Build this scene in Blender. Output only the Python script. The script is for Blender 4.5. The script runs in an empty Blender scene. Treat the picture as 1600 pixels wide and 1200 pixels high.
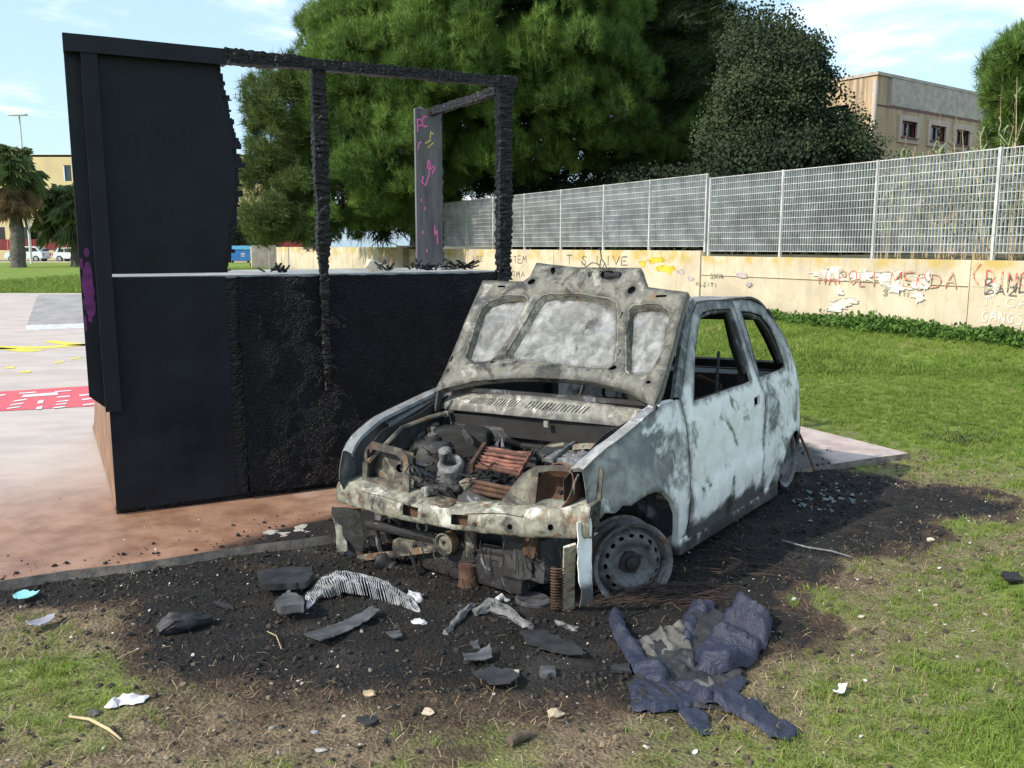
import bpy, bmesh, math, random
import numpy as np
from mathutils import Vector, Matrix, noise as mnoise
from mathutils.geometry import delaunay_2d_cdt

random.seed(7)
RNG = np.random.default_rng(11)
SC = bpy.context.scene
COL = SC.collection

# ------------------------------------------------------------------ camera
FPX, CAM_H, PITCH = 1383.0, 1.5, math.atan(215.0 / 1383.0)
cam_d = bpy.data.cameras.new('camera')
cam = bpy.data.objects.new('camera', cam_d)
COL.objects.link(cam)
cam.location = (0, 0, CAM_H)
cam.rotation_euler = (math.pi / 2 - PITCH, 0, 0)
cam_d.sensor_width = 36.0
cam_d.lens = 36.0 * FPX / 1600.0
cam_d.clip_start = 0.05
cam_d.clip_end = 3000
SC.camera = cam
SC.render.engine = "CYCLES"
SC.cycles.max_bounces = 5
SC.cycles.diffuse_bounces = 3
SC.cycles.glossy_bounces = 2
SC.cycles.transmission_bounces = 2

# ------------------------------------------------------------------ light
SUN_EL = math.radians(38)
SUN_AZ = (-0.86, -0.51)                       # horizontal direction towards the sun
world = bpy.data.worlds.new('World')
SC.world = world
world.use_nodes = True
sun_l = bpy.data.lights.new('sun', 'SUN')
sun_l.energy = 3.7
sun_l.angle = math.radians(0.6)
sun_l.color = (1.0, 0.93, 0.82)
sun = bpy.data.objects.new('sun', sun_l)
COL.objects.link(sun)
_n = math.hypot(*SUN_AZ)
SDIR = Vector((SUN_AZ[0] / _n * math.cos(SUN_EL), SUN_AZ[1] / _n * math.cos(SUN_EL), math.sin(SUN_EL)))
sun.rotation_euler = (-SDIR).to_track_quat('-Z', 'Y').to_euler()
sun.location = SDIR * 60
SC.view_settings.view_transform = 'Standard'
SC.view_settings.look = 'None'
SC.view_settings.gamma = 1
SC.view_settings.exposure = 0.5
SC.view_settings.use_curve_mapping = False

# ------------------------------------------------------------------ node helpers
def nd(nt, typ, ins=None, **props):
    n = nt.nodes.new(typ)
    for k, v in props.items():
        setattr(n, k, v)
    for k, v in (ins or {}).items():
        s = n.inputs[k]
        if isinstance(v, bpy.types.NodeSocket):
            nt.links.new(v, s)
        else:
            s.default_value = v
    return n

def c4(c):
    return (c[0], c[1], c[2], 1.0) if not isinstance(c, (int, float)) else (c, c, c, 1.0)

class Mat:
    def __init__(s, name):
        s.m = bpy.data.materials.new(name)
        s.m.use_nodes = True
        s.nt = s.m.node_tree
        s.b = s.nt.nodes['Principled BSDF']
        s.tc = nd(s.nt, 'ShaderNodeTexCoord')
        s.obj = s.tc.outputs['Object']
    def vec(s, scale=(1, 1, 1), loc=(0, 0, 0), src=None, rot=(0, 0, 0)):
        return nd(s.nt, 'ShaderNodeMapping', {'Vector': src or s.obj, 'Scale': scale, 'Location': loc, 'Rotation': rot}).outputs[0]
    def noise(s, scale, detail=5, rough=0.55, dist=0.0, vec=None):
        return nd(s.nt, 'ShaderNodeTexNoise', {'Vector': vec or s.obj, 'Scale': scale, 'Detail': detail, 'Roughness': rough, 'Distortion': dist}).outputs[0]
    def voro(s, scale, vec=None, feature='F1', out='Distance', rnd=1.0):
        n = nd(s.nt, 'ShaderNodeTexVoronoi', {'Vector': vec or s.obj, 'Scale': scale, 'Randomness': rnd}, feature=feature)
        return n.outputs[out]
    def ramp(s, fac, stops, interp='LINEAR'):
        n = nd(s.nt, 'ShaderNodeValToRGB', {'Fac': fac})
        n.color_ramp.interpolation = interp
        e = n.color_ramp.elements
        while len(e) < len(stops):
            e.new(0.5)
        for i, (p, c) in enumerate(stops):
            e[i].position = p
            e[i].color = c4(c)
        return n.outputs[0]
    def mr(s, v, a, b, c=0.0, d=1.0, smooth=True):
        n = nd(s.nt, 'ShaderNodeMapRange', {'Value': v, 'From Min': a, 'From Max': b, 'To Min': c, 'To Max': d})
        n.interpolation_type = 'SMOOTHSTEP' if smooth else 'LINEAR'
        return n.outputs[0]
    def mix(s, fac, a, b, mode='MIX'):
        n = nd(s.nt, 'ShaderNodeMix', None, data_type='RGBA', blend_type=mode)
        for k, v in ((0, fac), (6, a), (7, b)):
            if isinstance(v, bpy.types.NodeSocket):
                s.nt.links.new(v, n.inputs[k])
            else:
                n.inputs[k].default_value = v if k == 0 else c4(v)
        return n.outputs[2]
    def math(s, op, a, b=0.0, clamp=False):
        n = nd(s.nt, 'ShaderNodeMath', None, operation=op, use_clamp=clamp)
        for k, v in ((0, a), (1, b)):
            if isinstance(v, bpy.types.NodeSocket):
                s.nt.links.new(v, n.inputs[k])
            else:
                n.inputs[k].default_value = v
        return n.outputs[0]
    def xyz(s, src=None):
        return nd(s.nt, 'ShaderNodeSeparateXYZ', {0: src or s.obj}).outputs
    def attr(s, name, typ='GEOMETRY'):
        n = nd(s.nt, 'ShaderNodeAttribute', None, attribute_type=typ, attribute_name=name)
        return n.outputs['Fac']
    def bump(s, h, strength=0.5, dist=0.01, normal=None):
        i = {'Height': h, 'Strength': strength, 'Distance': dist}
        if normal is not None:
            i['Normal'] = normal
        return nd(s.nt, 'ShaderNodeBump', i).outputs[0]
    def out(s, col=None, rough=0.8, metal=0.0, bump=None, spec=None, **kw):
        for k, v in (('Base Color', col), ('Roughness', rough), ('Metallic', metal), ('Normal', bump), ('Specular IOR Level', spec)):
            if v is None:
                continue
            if isinstance(v, bpy.types.NodeSocket):
                s.nt.links.new(v, s.b.inputs[k])
            elif k == 'Base Color':
                s.b.inputs[k].default_value = c4(v)
            else:
                s.b.inputs[k].default_value = v
        return s.m

def simple(name, col, rough=0.7, var=0.25, scale=8.0, metal=0.0, bs=0.2, bd=0.004, spec=None):
    m = Mat(name)
    f = m.noise(scale, 6, 0.6)
    c = m.mix(m.mr(f, 0.3, 0.7), tuple(x * (1 - var) for x in col), tuple(min(1, x * (1 + var)) for x in col))
    return m.out(c, rough, metal, m.bump(m.noise(scale * 6, 5, 0.65), bs, bd), spec)

# ------------------------------------------------------------------ sky
wn = world.node_tree
for n in list(wn.nodes):
    wn.nodes.remove(n)
sky = nd(wn, 'ShaderNodeTexSky', None, sky_type='NISHITA', sun_disc=False, sun_elevation=SUN_EL,
         sun_rotation=math.atan2(SUN_AZ[0], SUN_AZ[1]), air_density=1.0, dust_density=1.6, ozone_density=1.2, altitude=20)
tc = nd(wn, 'ShaderNodeTexCoord')
sep = nd(wn, 'ShaderNodeSeparateXYZ', {0: tc.outputs['Generated']})
zz = nd(wn, 'ShaderNodeMath', {0: sep.outputs[2], 1: 0.16}, operation='ADD')
ux = nd(wn, 'ShaderNodeMath', {0: sep.outputs[0], 1: zz.outputs[0]}, operation='DIVIDE')
uy = nd(wn, 'ShaderNodeMath', {0: sep.outputs[1], 1: zz.outputs[0]}, operation='DIVIDE')
uv = nd(wn, 'ShaderNodeCombineXYZ', {0: ux.outputs[0], 1: uy.outputs[0], 2: 0.37})
cn = nd(wn, 'ShaderNodeTexNoise', {'Vector': uv.outputs[0], 'Scale': 1.35, 'Detail': 9.0, 'Roughness': 0.56, 'Distortion': 0.35})
cr = nd(wn, 'ShaderNodeMapRange', {'Value': cn.outputs[0], 'From Min': 0.54, 'From Max': 0.72, 'To Max': 0.9})
cr.interpolation_type = 'SMOOTHSTEP'
cl = nd(wn, 'ShaderNodeMix', None, data_type='RGBA')
wn.links.new(cr.outputs[0], cl.inputs[0])
pale = nd(wn, 'ShaderNodeMix', None, data_type='RGBA')
pale.inputs[0].default_value = 0.5
wn.links.new(sky.outputs[0], pale.inputs[6])
pale.inputs[7].default_value = (4.1, 5.9, 7.4, 1)
wn.links.new(pale.outputs[2], cl.inputs[6])
cl.inputs[7].default_value = (8.6, 8.7, 8.8, 1)
bg = nd(wn, 'ShaderNodeBackground', {'Color': cl.outputs[2], 'Strength': 0.14})
wo = nd(wn, 'ShaderNodeOutputWorld', {'Surface': bg.outputs[0]})

# ------------------------------------------------------------------ pixel -> ray
_cp, _sp = math.cos(PITCH), math.sin(PITCH)
CAM = Vector((0, 0, CAM_H))
def ray(px, py):
    x = (px - 800.0) / FPX
    y = (600.0 - py) / FPX
    return Vector((x, _cp + y * _sp, -_sp + y * _cp))
def gp(px, py, z=0.0):
    d = ray(px, py)
    return CAM + d * ((z - CAM_H) / d.z)
def at_d(px, py, D):
    d = ray(px, py)
    return CAM + d * (D / d.y)
def on_plane(px, py, P, n):
    d = ray(px, py)
    return CAM + d * ((Vector(P) - CAM).dot(n) / d.dot(n))

# ------------------------------------------------------------------ object helpers
def link(o, parent=None):
    COL.objects.link(o)
    if parent is not None:
        o.parent = parent
    return o
def tag(o, label=None, cat=None, group=None, kind=None):
    if label: o['label'] = label
    if cat: o['category'] = cat
    if group: o['group'] = group
    if kind: o['kind'] = kind
    return o
def thing(name, label, cat, loc=(0, 0, 0), rz=0.0, group=None):
    o = bpy.data.objects.new(name, None)
    o.empty_display_size = 0.1
    o.location = loc
    o.rotation_euler = (0, 0, rz)
    link(o)
    return tag(o, label, cat, group)
def finish(me, mat=None, smooth=None):
    if mat is not None:
        me.materials.append(mat)
    if smooth is not None:
        me.polygons.foreach_set('use_smooth', [True] * len(me.polygons))
        if smooth < 179:
            me.set_sharp_from_angle(angle=math.radians(smooth))
    me.update()
    return me
def from_bm(name, bm, mat, parent=None, smooth=35, loc=None):
    bmesh.ops.recalc_face_normals(bm, faces=bm.faces[:])
    me = bpy.data.meshes.new(name)
    bm.to_mesh(me)
    bm.free()
    finish(me, mat, smooth)
    o = bpy.data.objects.new(name, me)
    if loc is not None:
        o.location = loc
    return link(o, parent)
def from_np(name, V, F, mat, parent=None, smooth=None, loc=None):
    me = bpy.data.meshes.new(name)
    me.from_pydata([tuple(v) for v in V], [], [tuple(f) for f in F])
    finish(me, mat, smooth)
    o = bpy.data.objects.new(name, me)
    if loc is not None:
        o.location = loc
    return link(o, parent)
def share(name, me, parent=None, M=None):
    o = bpy.data.objects.new(name, me)
    link(o, parent)
    if M is not None:
        o.matrix_local = M
    return o

class B:
    """collects shapes into one bmesh"""
    def __init__(s):
        s.bm = bmesh.new()
    def box(s, c, d, M=None, bev=0.0):
        r = bmesh.ops.create_cube(s.bm, size=1.0)
        vs = r['verts']
        for v in vs:
            v.co = Vector((v.co.x * d[0], v.co.y * d[1], v.co.z * d[2]))
        if bev > 0:
            es = list({e for v in vs for e in v.link_edges})
            rr = bmesh.ops.bevel(s.bm, geom=es, offset=bev, segments=2, affect='EDGES', profile=0.6)
            vs = list({v for f in rr['faces'] for v in f.verts} | {v for v in vs if v.is_valid})
            fs = set()
            st = list(vs)
            seen = set(st)
            while st:
                v = st.pop()
                for e in v.link_edges:
                    w = e.other_vert(v)
                    if w not in seen:
                        seen.add(w); st.append(w)
            vs = list(seen)
        T = Matrix.Translation(Vector(c)) @ (M.to_4x4() if M is not None else Matrix.Identity(4))
        for v in vs:
            v.co = T @ v.co
        return s
    def beam(s, a, b, w, h, up=(0, 0, 1), bev=0.0):
        a, b = Vector(a), Vector(b)
        x = (b - a).normalized()
        u = Vector(up)
        if abs(x.dot(u)) > 0.98:
            u = Vector((1, 0, 0))
        y = u.cross(x).normalized()
        z = x.cross(y)
        M = Matrix((x, y, z)).transposed()
        return s.box((a + b) / 2, ((b - a).length, w, h), M, bev)
    def tube(s, pts, r, seg=8, cap=True, close=False):
        pts = [Vector(p) for p in pts]
        n = len(pts)
        rs = r if isinstance(r, (list, tuple)) else [r] * n
        rings = []
        ref = None
        for i, p in enumerate(pts):
            if close:
                t = (pts[(i + 1) % n] - pts[i - 1]).normalized()
            else:
                t = (pts[min(i + 1, n - 1)] - pts[max(i - 1, 0)]).normalized()
            if ref is None:
                ref = Vector((0, 0, 1)) if abs(t.z) < 0.9 else Vector((1, 0, 0))
            a = t.cross(ref).normalized()
            b = a.cross(t).normalized()
            ref = b
            rings.append([s.bm.verts.new(p + (a * math.cos(k * 2 * math.pi / seg) + b * math.sin(k * 2 * math.pi / seg)) * rs[i]) for k in range(seg)])
        for i in range(n if close else n - 1):
            A, Bq = rings[i], rings[(i + 1) % n]
            for k in range(seg):
                s.bm.faces.new((A[k], A[(k + 1) % seg], Bq[(k + 1) % seg], Bq[k]))
        if cap and not close:
            s.bm.faces.new(rings[0][::-1])
            s.bm.faces.new(rings[-1])
        return s
    def lathe(s, prof, M=None, seg=24):
        """prof: (radius, height) along local z"""
        M = M or Matrix.Identity(4)
        rings = []
        for r, z in prof:
            if r < 1e-6:
                rings.append([s.bm.verts.new(M @ Vector((0, 0, z)))])
            else:
                rings.append([s.bm.verts.new(M @ Vector((r * math.cos(k * 2 * math.pi / seg), r * math.sin(k * 2 * math.pi / seg), z))) for k in range(seg)])
        for A, Bq in zip(rings, rings[1:]):
            for k in range(seg):
                q = [A[k % len(A)], A[(k + 1) % len(A)], Bq[(k + 1) % len(Bq)], Bq[k % len(Bq)]]
                q = list(dict.fromkeys(q))
                if len(q) > 2:
                    try:
                        s.bm.faces.new(q)
                    except ValueError:
                        pass
        return s
    def prism(s, poly, a, b, M=None):
        """poly in local xy, extruded local z from a to b"""
        M = M or Matrix.Identity(4)
        lo = [s.bm.verts.new(M @ Vector((x, y, a))) for x, y in poly]
        hi = [s.bm.verts.new(M @ Vector((x, y, b))) for x, y in poly]
        s.bm.faces.new(lo[::-1])
        s.bm.faces.new(hi)
        for i in range(len(poly)):
            j = (i + 1) % len(poly)
            s.bm.faces.new((lo[i], lo[j], hi[j], hi[i]))
        return s
    def quad(s, *ps):
        s.bm.faces.new([s.bm.verts.new(Vector(p)) for p in ps])
        return s
    def jitter(s, amt, sc, seed=0.0, cuts=0):
        if cuts:
            bmesh.ops.subdivide_edges(s.bm, edges=s.bm.edges[:], cuts=cuts, use_grid_fill=True)
        for v in s.bm.verts:
            n = mnoise.noise_vector(v.co * sc + Vector((seed, seed * 1.7, 3.1)))
            v.co += n * amt
        return s
    def done(s, name, mat, parent=None, smooth=35, loc=None):
        return from_bm(name, s.bm, mat, parent, smooth, loc)

def pip(P, poly):
    """points in polygon, vectorised"""
    P = np.asarray(P, float)
    poly = np.asarray(poly, float)
    x, y = P[:, 0], P[:, 1]
    r = np.zeros(len(P), bool)
    j = len(poly) - 1
    for i in range(len(poly)):
        xi, yi = poly[i]
        xj, yj = poly[j]
        c = ((yi > y) != (yj > y)) & (x < (xj - xi) * (y - yi) / (yj - yi + 1e-12) + xi)
        r ^= c
        j = i
    return r
def seg_dist(P, poly):
    P = np.asarray(P, float)
    poly = np.asarray(poly, float)
    best = np.full(len(P), 1e9)
    for i in range(len(poly)):
        a, b = poly[i - 1], poly[i]
        ab = b - a
        t = np.clip(((P - a) @ ab) / (ab @ ab + 1e-12), 0, 1)
        best = np.minimum(best, np.linalg.norm(P - (a + t[:, None] * ab), axis=1))
    return best
def dens(poly, h):
    o = []
    for i in range(len(poly)):
        a, b = np.array(poly[i], float), np.array(poly[(i + 1) % len(poly)], float)
        n = max(1, int(np.ceil(np.linalg.norm(b - a) / h)))
        for k in range(n):
            o.append(a + (b - a) * k / n)
    return o
def ell(cx, cy, rx, ry, n=10, rot=0.0):
    return [(cx + rx * math.cos(2 * math.pi * k / n) * math.cos(rot) - ry * math.sin(2 * math.pi * k / n) * math.sin(rot),
             cy + rx * math.cos(2 * math.pi * k / n) * math.sin(rot) + ry * math.sin(2 * math.pi * k / n) * math.cos(rot)) for k in range(n)]
def thicken(bm, t):
    bm.normal_update()
    fs = bm.faces[:]
    cp = {v: bm.verts.new(v.co - v.normal * t) for v in bm.verts[:]}
    ly = bm.verts.layers.float.get('seam')
    if ly:
        for v, w in cp.items(): w[ly] = v[ly]
    be = [e for e in bm.edges if len(e.link_faces) == 1]
    for e in be:
        f = e.link_faces[0]
        for l in f.loops:
            if l.edge is e:
                a, b = l.vert, l.link_loop_next.vert
        bm.faces.new((b, a, cp[a], cp[b]))
    for f in fs:
        bm.faces.new([cp[v] for v in reversed(f.verts)])
def sheet_bm(outline, holes, h, fn, thick=0.0, jit=0.25, hh=None, seams=None):
    """sheet with real openings: flat outline and holes meshed, then mapped by fn(u, v) -> xyz and given thickness"""
    rr = random.Random(5)
    pts, edges = [], []
    for poly, hs in [(outline, h)] + [(q, hh or h) for q in holes]:
        d = dens(poly, hs)
        s0 = len(pts)
        pts += [tuple(p) for p in d]
        edges += [(s0 + i, s0 + (i + 1) % len(d)) for i in range(len(d))]
    o = np.array(outline, float)
    lo, hi = o.min(0), o.max(0)
    gx = np.arange(lo[0] + h / 2, hi[0], h)
    gy = np.arange(lo[1] + h / 2, hi[1], h)
    G = np.array([(x + rr.uniform(-jit, jit) * h, y + rr.uniform(-jit, jit) * h) for x in gx for y in gy]) if len(gx) and len(gy) else np.zeros((0, 2))
    if len(G):
        ok = pip(G, outline) & (seg_dist(G, outline) > 0.45 * h)
        for q in holes:
            ok &= ~pip(G, q) & (seg_dist(G, q) > 0.35 * (hh or h))
        pts += [tuple(p) for p in G[ok]]
    V, E, F, _, _, _ = delaunay_2d_cdt([Vector(p) for p in pts], edges, [], 0, 1e-6)
    A = np.array([(v.x, v.y) for v in V])
    F = [tuple(f) for f in F]
    C = np.array([A[list(f)].mean(0) for f in F])
    ok = pip(C, outline)
    for q in holes:
        ok &= ~pip(C, q)
    bm = bmesh.new()
    ly = bm.verts.layers.float.new('seam')
    sd = seg_dist(A, outline)
    for q in (seams if seams is not None else [q for q in holes if len(q) > 4]):
        sd = np.minimum(sd, seg_dist(A, q))
    vs = [bm.verts.new(Vector(fn(p[0], p[1]))) for p in A]
    for v, d in zip(vs, sd): v[ly] = max(0.0, 1 - d / .07)
    for f, k in zip(F, ok):
        if k:
            try:
                bm.faces.new([vs[i] for i in f])
            except ValueError:
                pass
    for v in [v for v in bm.verts if not v.link_faces]:
        bm.verts.remove(v)
    bmesh.ops.recalc_face_normals(bm, faces=bm.faces[:])
    if thick:
        thicken(bm, thick)
    return bm
def sheet(name, outline, holes, h, fn, mat, parent=None, thick=0.003, smooth=35, hh=None, seams=None):
    return from_bm(name, sheet_bm(outline, holes, h, fn, thick, hh=hh, seams=seams), mat, parent, smooth)

# scatter: a point mesh whose points carry copies of one small source mesh (for leaves, needles, grass)
def source(name, V, F, mat, smooth=None):
    me = bpy.data.meshes.new(name)
    me.from_pydata([tuple(v) for v in V], [], [tuple(f) for f in F])
    finish(me, mat, smooth)
    return bpy.data.objects.new(name, me)
def scatter(name, P, D, S, T, src, parent=None):
    P = np.asarray(P, np.float32)
    n = len(P)
    D = np.asarray(D, np.float32)
    me = bpy.data.meshes.new(name)
    me.vertices.add(n)
    me.vertices.foreach_set('co', P.ravel())
    L = np.linalg.norm(D, axis=1) + 1e-9
    th = np.arccos(np.clip(D[:, 2] / L, -1, 1))
    ph = np.arctan2(D[:, 1], D[:, 0])
    flat = th < 0.05
    ph = np.where(flat, RNG.uniform(0, 6.28, n), ph)
    R = np.stack([np.zeros(n), th, ph], 1).astype(np.float32)
    a = me.attributes.new('rot', 'FLOAT_VECTOR', 'POINT'); a.data.foreach_set('vector', R.ravel())
    S = np.asarray(S, np.float32)
    if S.ndim == 1:
        S = np.stack([S, S, S], 1)
    a = me.attributes.new('scl', 'FLOAT_VECTOR', 'POINT'); a.data.foreach_set('vector', S.ravel())
    a = me.attributes.new('tint', 'FLOAT', 'POINT'); a.data.foreach_set('value', np.asarray(T, np.float32))
    me.materials.append(src.data.materials[0])
    me.update()
    o = bpy.data.objects.new(name, me)
    link(o, parent)
    g = bpy.data.node_groups.new(name + '_scatter', 'GeometryNodeTree')
    g.interface.new_socket('Geometry', in_out='INPUT', socket_type='NodeSocketGeometry')
    g.interface.new_socket('Geometry', in_out='OUTPUT', socket_type='NodeSocketGeometry')
    gi, go = g.nodes.new('NodeGroupInput'), g.nodes.new('NodeGroupOutput')
    ip = g.nodes.new('GeometryNodeInstanceOnPoints')
    oi = g.nodes.new('GeometryNodeObjectInfo')
    oi.inputs['Object'].default_value = src
    na = g.nodes.new('GeometryNodeInputNamedAttribute'); na.data_type = 'FLOAT_VECTOR'; na.inputs[0].default_value = 'rot'
    nb = g.nodes.new('GeometryNodeInputNamedAttribute'); nb.data_type = 'FLOAT_VECTOR'; nb.inputs[0].default_value = 'scl'
    g.links.new(gi.outputs[0], ip.inputs['Points'])
    g.links.new(oi.outputs['Geometry'], ip.inputs['Instance'])
    g.links.new(na.outputs[0], ip.inputs['Rotation'])
    g.links.new(nb.outputs[0], ip.inputs['Scale'])
    g.links.new(ip.outputs[0], go.inputs[0])
    md = o.modifiers.new('scatter', 'NODES')
    md.node_group = g
    return o

# ================================================================== materials of the setting
def fbm(x, y, s, seed=0.0, o=4):
    return mnoise.fractal(Vector((x * s + seed, y * s - seed * 1.3, seed * 0.7)), 1.0, 2.0, o)

PAD_A = Vector((-2.322, 3.829, 0)); PAD_C = Vector((2.914, 6.345, 0))
PAD_D = (PAD_C - PAD_A).normalized(); PAD_N = Vector((-PAD_D.y, PAD_D.x, 0))

def m_ground():
    m = Mat('ground_soil_and_grass')
    burn = m.attr('burn'); dry = m.attr('dry')
    n1 = m.noise(9, 8, 0.65); n2 = m.noise(60, 6, 0.7); n3 = m.noise(1.3, 5, 0.6); n4 = m.noise(0.35, 4, 0.5)
    far = m.mix(m.mr(n3, 0.35, 0.65), (0.15, 0.235, 0.028), (0.24, 0.32, 0.055))
    far = m.mix(m.mr(n4, 0.45, 0.7, 0, 0.55), far, (0.25, 0.265, 0.07))
    far = m.mix(m.mr(m.noise(28, 5, 0.75), 0.42, 0.62, 0, 0.6), far, (0.08, 0.13, 0.02))
    soil = m.mix(m.mr(n1, 0.35, 0.68), (0.095, 0.066, 0.04), (0.24, 0.18, 0.115))
    soil = m.mix(m.mr(n2, 0.5, 0.72, 0, 0.7), soil, (0.33, 0.26, 0.17))
    char = m.mix(m.mr(n1, 0.3, 0.7), (0.009, 0.0085, 0.0085), (0.022, 0.019, 0.018))
    char = m.mix(m.mr(m.noise(2.6, 6, 0.6, 0.5), 0.52, 0.72, 0, 0.8), char, (0.052, 0.047, 0.044))
    char = m.mix(m.mr(m.noise(3.4, 6, 0.65, 0.3, m.vec((1, 1, 1), (7, 3, 0))), 0.54, 0.70, 0, 0.7), char, (0.045, 0.030, 0.021))
    char = m.mix(m.mr(n2, 0.56, 0.75, 0, 0.75), char, (0.06, 0.05, 0.042))
    brown = m.mix(m.mr(n2, 0.35, 0.7), (0.045, 0.028, 0.018), (0.11, 0.075, 0.05))
    c = m.mix(dry, far, soil)
    c = m.mix(m.mr(m.math('ADD', burn, m.math('MULTIPLY', m.math('SUBTRACT', n1, 0.5), 0.5)), 0.18, 0.42), c, brown)
    c = m.mix(m.mr(m.math('ADD', burn, m.math('MULTIPLY', m.math('SUBTRACT', n1, 0.5), 0.7)), 0.45, 0.66), c, char)
    v = m.voro(70, m.vec((1, 1, 1), (0, 0, 0)), 'F1')
    h = m.math('ADD', m.math('MULTIPLY', n1, 1.0), m.math('MULTIPLY', m.math('ADD', n2, v), 0.35))
    return m.out(c, 0.95, 0, m.bump(h, 0.9, 0.035), 0.25)

def m_concrete_pad():
    m = Mat('tinted_concrete')
    x, y, z = m.xyz()
    # distance from the front edge of the slab, along its normal
    d = m.math('ADD', m.math('MULTIPLY', x, PAD_N.x), m.math('MULTIPLY', y, PAD_N.y))
    d = m.math('SUBTRACT', d, PAD_A.dot(PAD_N))
    n = m.noise(1.1, 6, 0.6, 0.4); n2 = m.noise(5, 7, 0.65); n3 = m.noise(40, 5, 0.7)
    st = m.noise(2.2, 6, 0.6, 0.6, m.vec((0.6, 1.3, 1), (0, 0, 0), None, (0, 0, -0.44)))
    base = m.mix(m.mr(st, 0.35, 0.65), (0.43, 0.35, 0.305), (0.52, 0.44, 0.39))
    base = m.mix(m.mr(n, 0.5, 0.75, 0, 0.5), base, (0.45, 0.37, 0.345))
    red = m.mix(m.mr(n2, 0.3, 0.7), (0.20, 0.098, 0.06), (0.34, 0.195, 0.128))
    red = m.mix(m.mr(n, 0.52, 0.72, 0, 0.6), red, (0.46, 0.34, 0.27))
    k = m.math('ADD', d, m.math('MULTIPLY', m.math('SUBTRACT', n, 0.5), 1.6))
    c = m.mix(m.mr(k, 0.6, 2.6, 1.0, 0.0), base, red)
    # right of the ramp the slab is plain pinkish grey
    u = m.math('ADD', m.math('MULTIPLY', x, PAD_D.x), m.math('MULTIPLY', y, PAD_D.y))
    c = m.mix(m.mr(u, 2.6, 3.6), c, m.mix(m.mr(n2, 0.35, 0.65), (0.36, 0.27, 0.24), (0.50, 0.40, 0.36)))
    s = m.attr('soot')
    c = m.mix(m.mr(m.math('ADD', s, m.math('MULTIPLY', m.math('SUBTRACT', n2, 0.5), 0.9)), 0.35, 0.75), c, (0.022, 0.019, 0.018))
    c = m.mix(m.mr(n3, 0.6, 0.78, 0, 0.35), c, (0.20, 0.13, 0.10))
    r = m.mr(n, 0.35, 0.65, 0.42, 0.7)
    return m.out(c, r, 0, m.bump(m.math('ADD', n3, m.math('MULTIPLY', n2, 1.5)), 0.25, 0.006), 0.4)

M_ground = m_ground()
M_pad = m_concrete_pad()
M_edge = simple('slab_edge_concrete', (0.20, 0.17, 0.145), 0.9, 0.4, 12, bs=0.6, bd=0.01)

# ================================================================== ground sheet
BURN = [gp(*p, -0.035) for p in [(-60, 925), (60, 925), (190, 950), (255, 1010), (290, 1060), (390, 1095), (520, 1110), (640, 1115), (760, 1110), (860, 1110), (960, 1085),
        (1060, 1100), (1130, 1075), (1215, 1000), (1260, 925), (1345, 880), (1420, 835), (1500, 822), (1575, 800), (1580, 785), (1520, 766), (1460, 762), (1395, 757), (1350, 742), (1300, 733), (1260, 700), (1180, 690), (700, 780), (420, 838), (120, 890), (-60, 915)]]
BURN2 = np.array([(p.x, p.y) for p in BURN])
def burn_at(P):
    P = np.asarray(P, float)
    sd = seg_dist(P, BURN2)
    sd = np.where(pip(P, BURN2), -sd, sd)
    w = 0.16 + 0.20 * np.clip(3.9 - P[:, 1], 0, 2.0)
    n = np.array([fbm(x, y, 1.6, 3.0) * 0.22 + fbm(x, y, 6.0, 8.0) * 0.14 for x, y in P]) if len(P) < 200000 else 0
    return np.clip(0.5 - (sd + n) / (2 * w), 0, 1), sd
def dry_at(P, sd):
    P = np.asarray(P, float)
    n = np.array([fbm(x, y, 1.3, 21.0) for x, y in P])
    n2 = np.array([fbm(x, y, 4.0, 5.0) for x, y in P])
    left = np.clip((0.9 - P[:, 0]) / 0.9, 0, 1) * np.clip((4.6 - P[:, 1]) / 0.8, 0, 1)
    r = np.clip(0.72 + 0.30 * left - sd * (0.50 - 0.27 * left) + n * (0.38 + 0.45 * left) + n2 * 0.38 + 0.10 * np.clip((5.4 - P[:, 1]) / 1.4, 0, 1) * (1 - left), 0, 1)
    return r
def axis(a, b, step, lo, hi, g=1.22):
    c = list(np.arange(a, b + 1e-6, step))
    s, v = step, b
    while v < hi:
        s *= g; v += s; c.append(v)
    s, v, l = step, a, []
    while v > lo:
        s *= g; v -= s; l.append(v)
    return np.array(l[::-1] + c)
gx = axis(-4.6, 5.8, 0.06, -1500, 1500)
gy = axis(1.2, 8.2, 0.06, -1500, 1800)
XX, YY = np.meshgrid(gx, gy)
GPts = np.stack([XX.ravel(), YY.ravel()], 1)
near = (np.abs(GPts[:, 0]) < 16) & (GPts[:, 1] > -3) & (GPts[:, 1] < 26)
b_ = np.zeros(len(GPts)); d_ = np.zeros(len(GPts)); z_ = np.full(len(GPts), -0.04)
bn, sdn = burn_at(GPts[near])
b_[near] = bn
d_[near] = dry_at(GPts[near], sdn)
zn = np.array([fbm(x, y, 1.7, 2.0) * 0.014 + fbm(x, y, 9.0, 4.0) * 0.010 for x, y in GPts[near]])
fade = np.clip((14 - np.abs(GPts[near][:, 0])) / 6, 0, 1) * np.clip((24 - GPts[near][:, 1]) / 8, 0, 1)
z_[near] += zn * fade
NX, NY = len(gx), len(gy)
me = bpy.data.meshes.new('ground')
ids = np.arange(NX * NY).reshape(NY, NX)
Fq = np.stack([ids[:-1, :-1], ids[:-1, 1:], ids[1:, 1:], ids[1:, :-1]], -1).reshape(-1, 4)
me.from_pydata(np.column_stack([GPts, z_]).tolist(), [], Fq.tolist())
for nm, arr in (('burn', b_), ('dry', d_)):
    a = me.attributes.new(nm, 'FLOAT', 'POINT'); a.data.foreach_set('value', arr.astype(np.float32))
finish(me, M_ground, 180)
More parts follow.
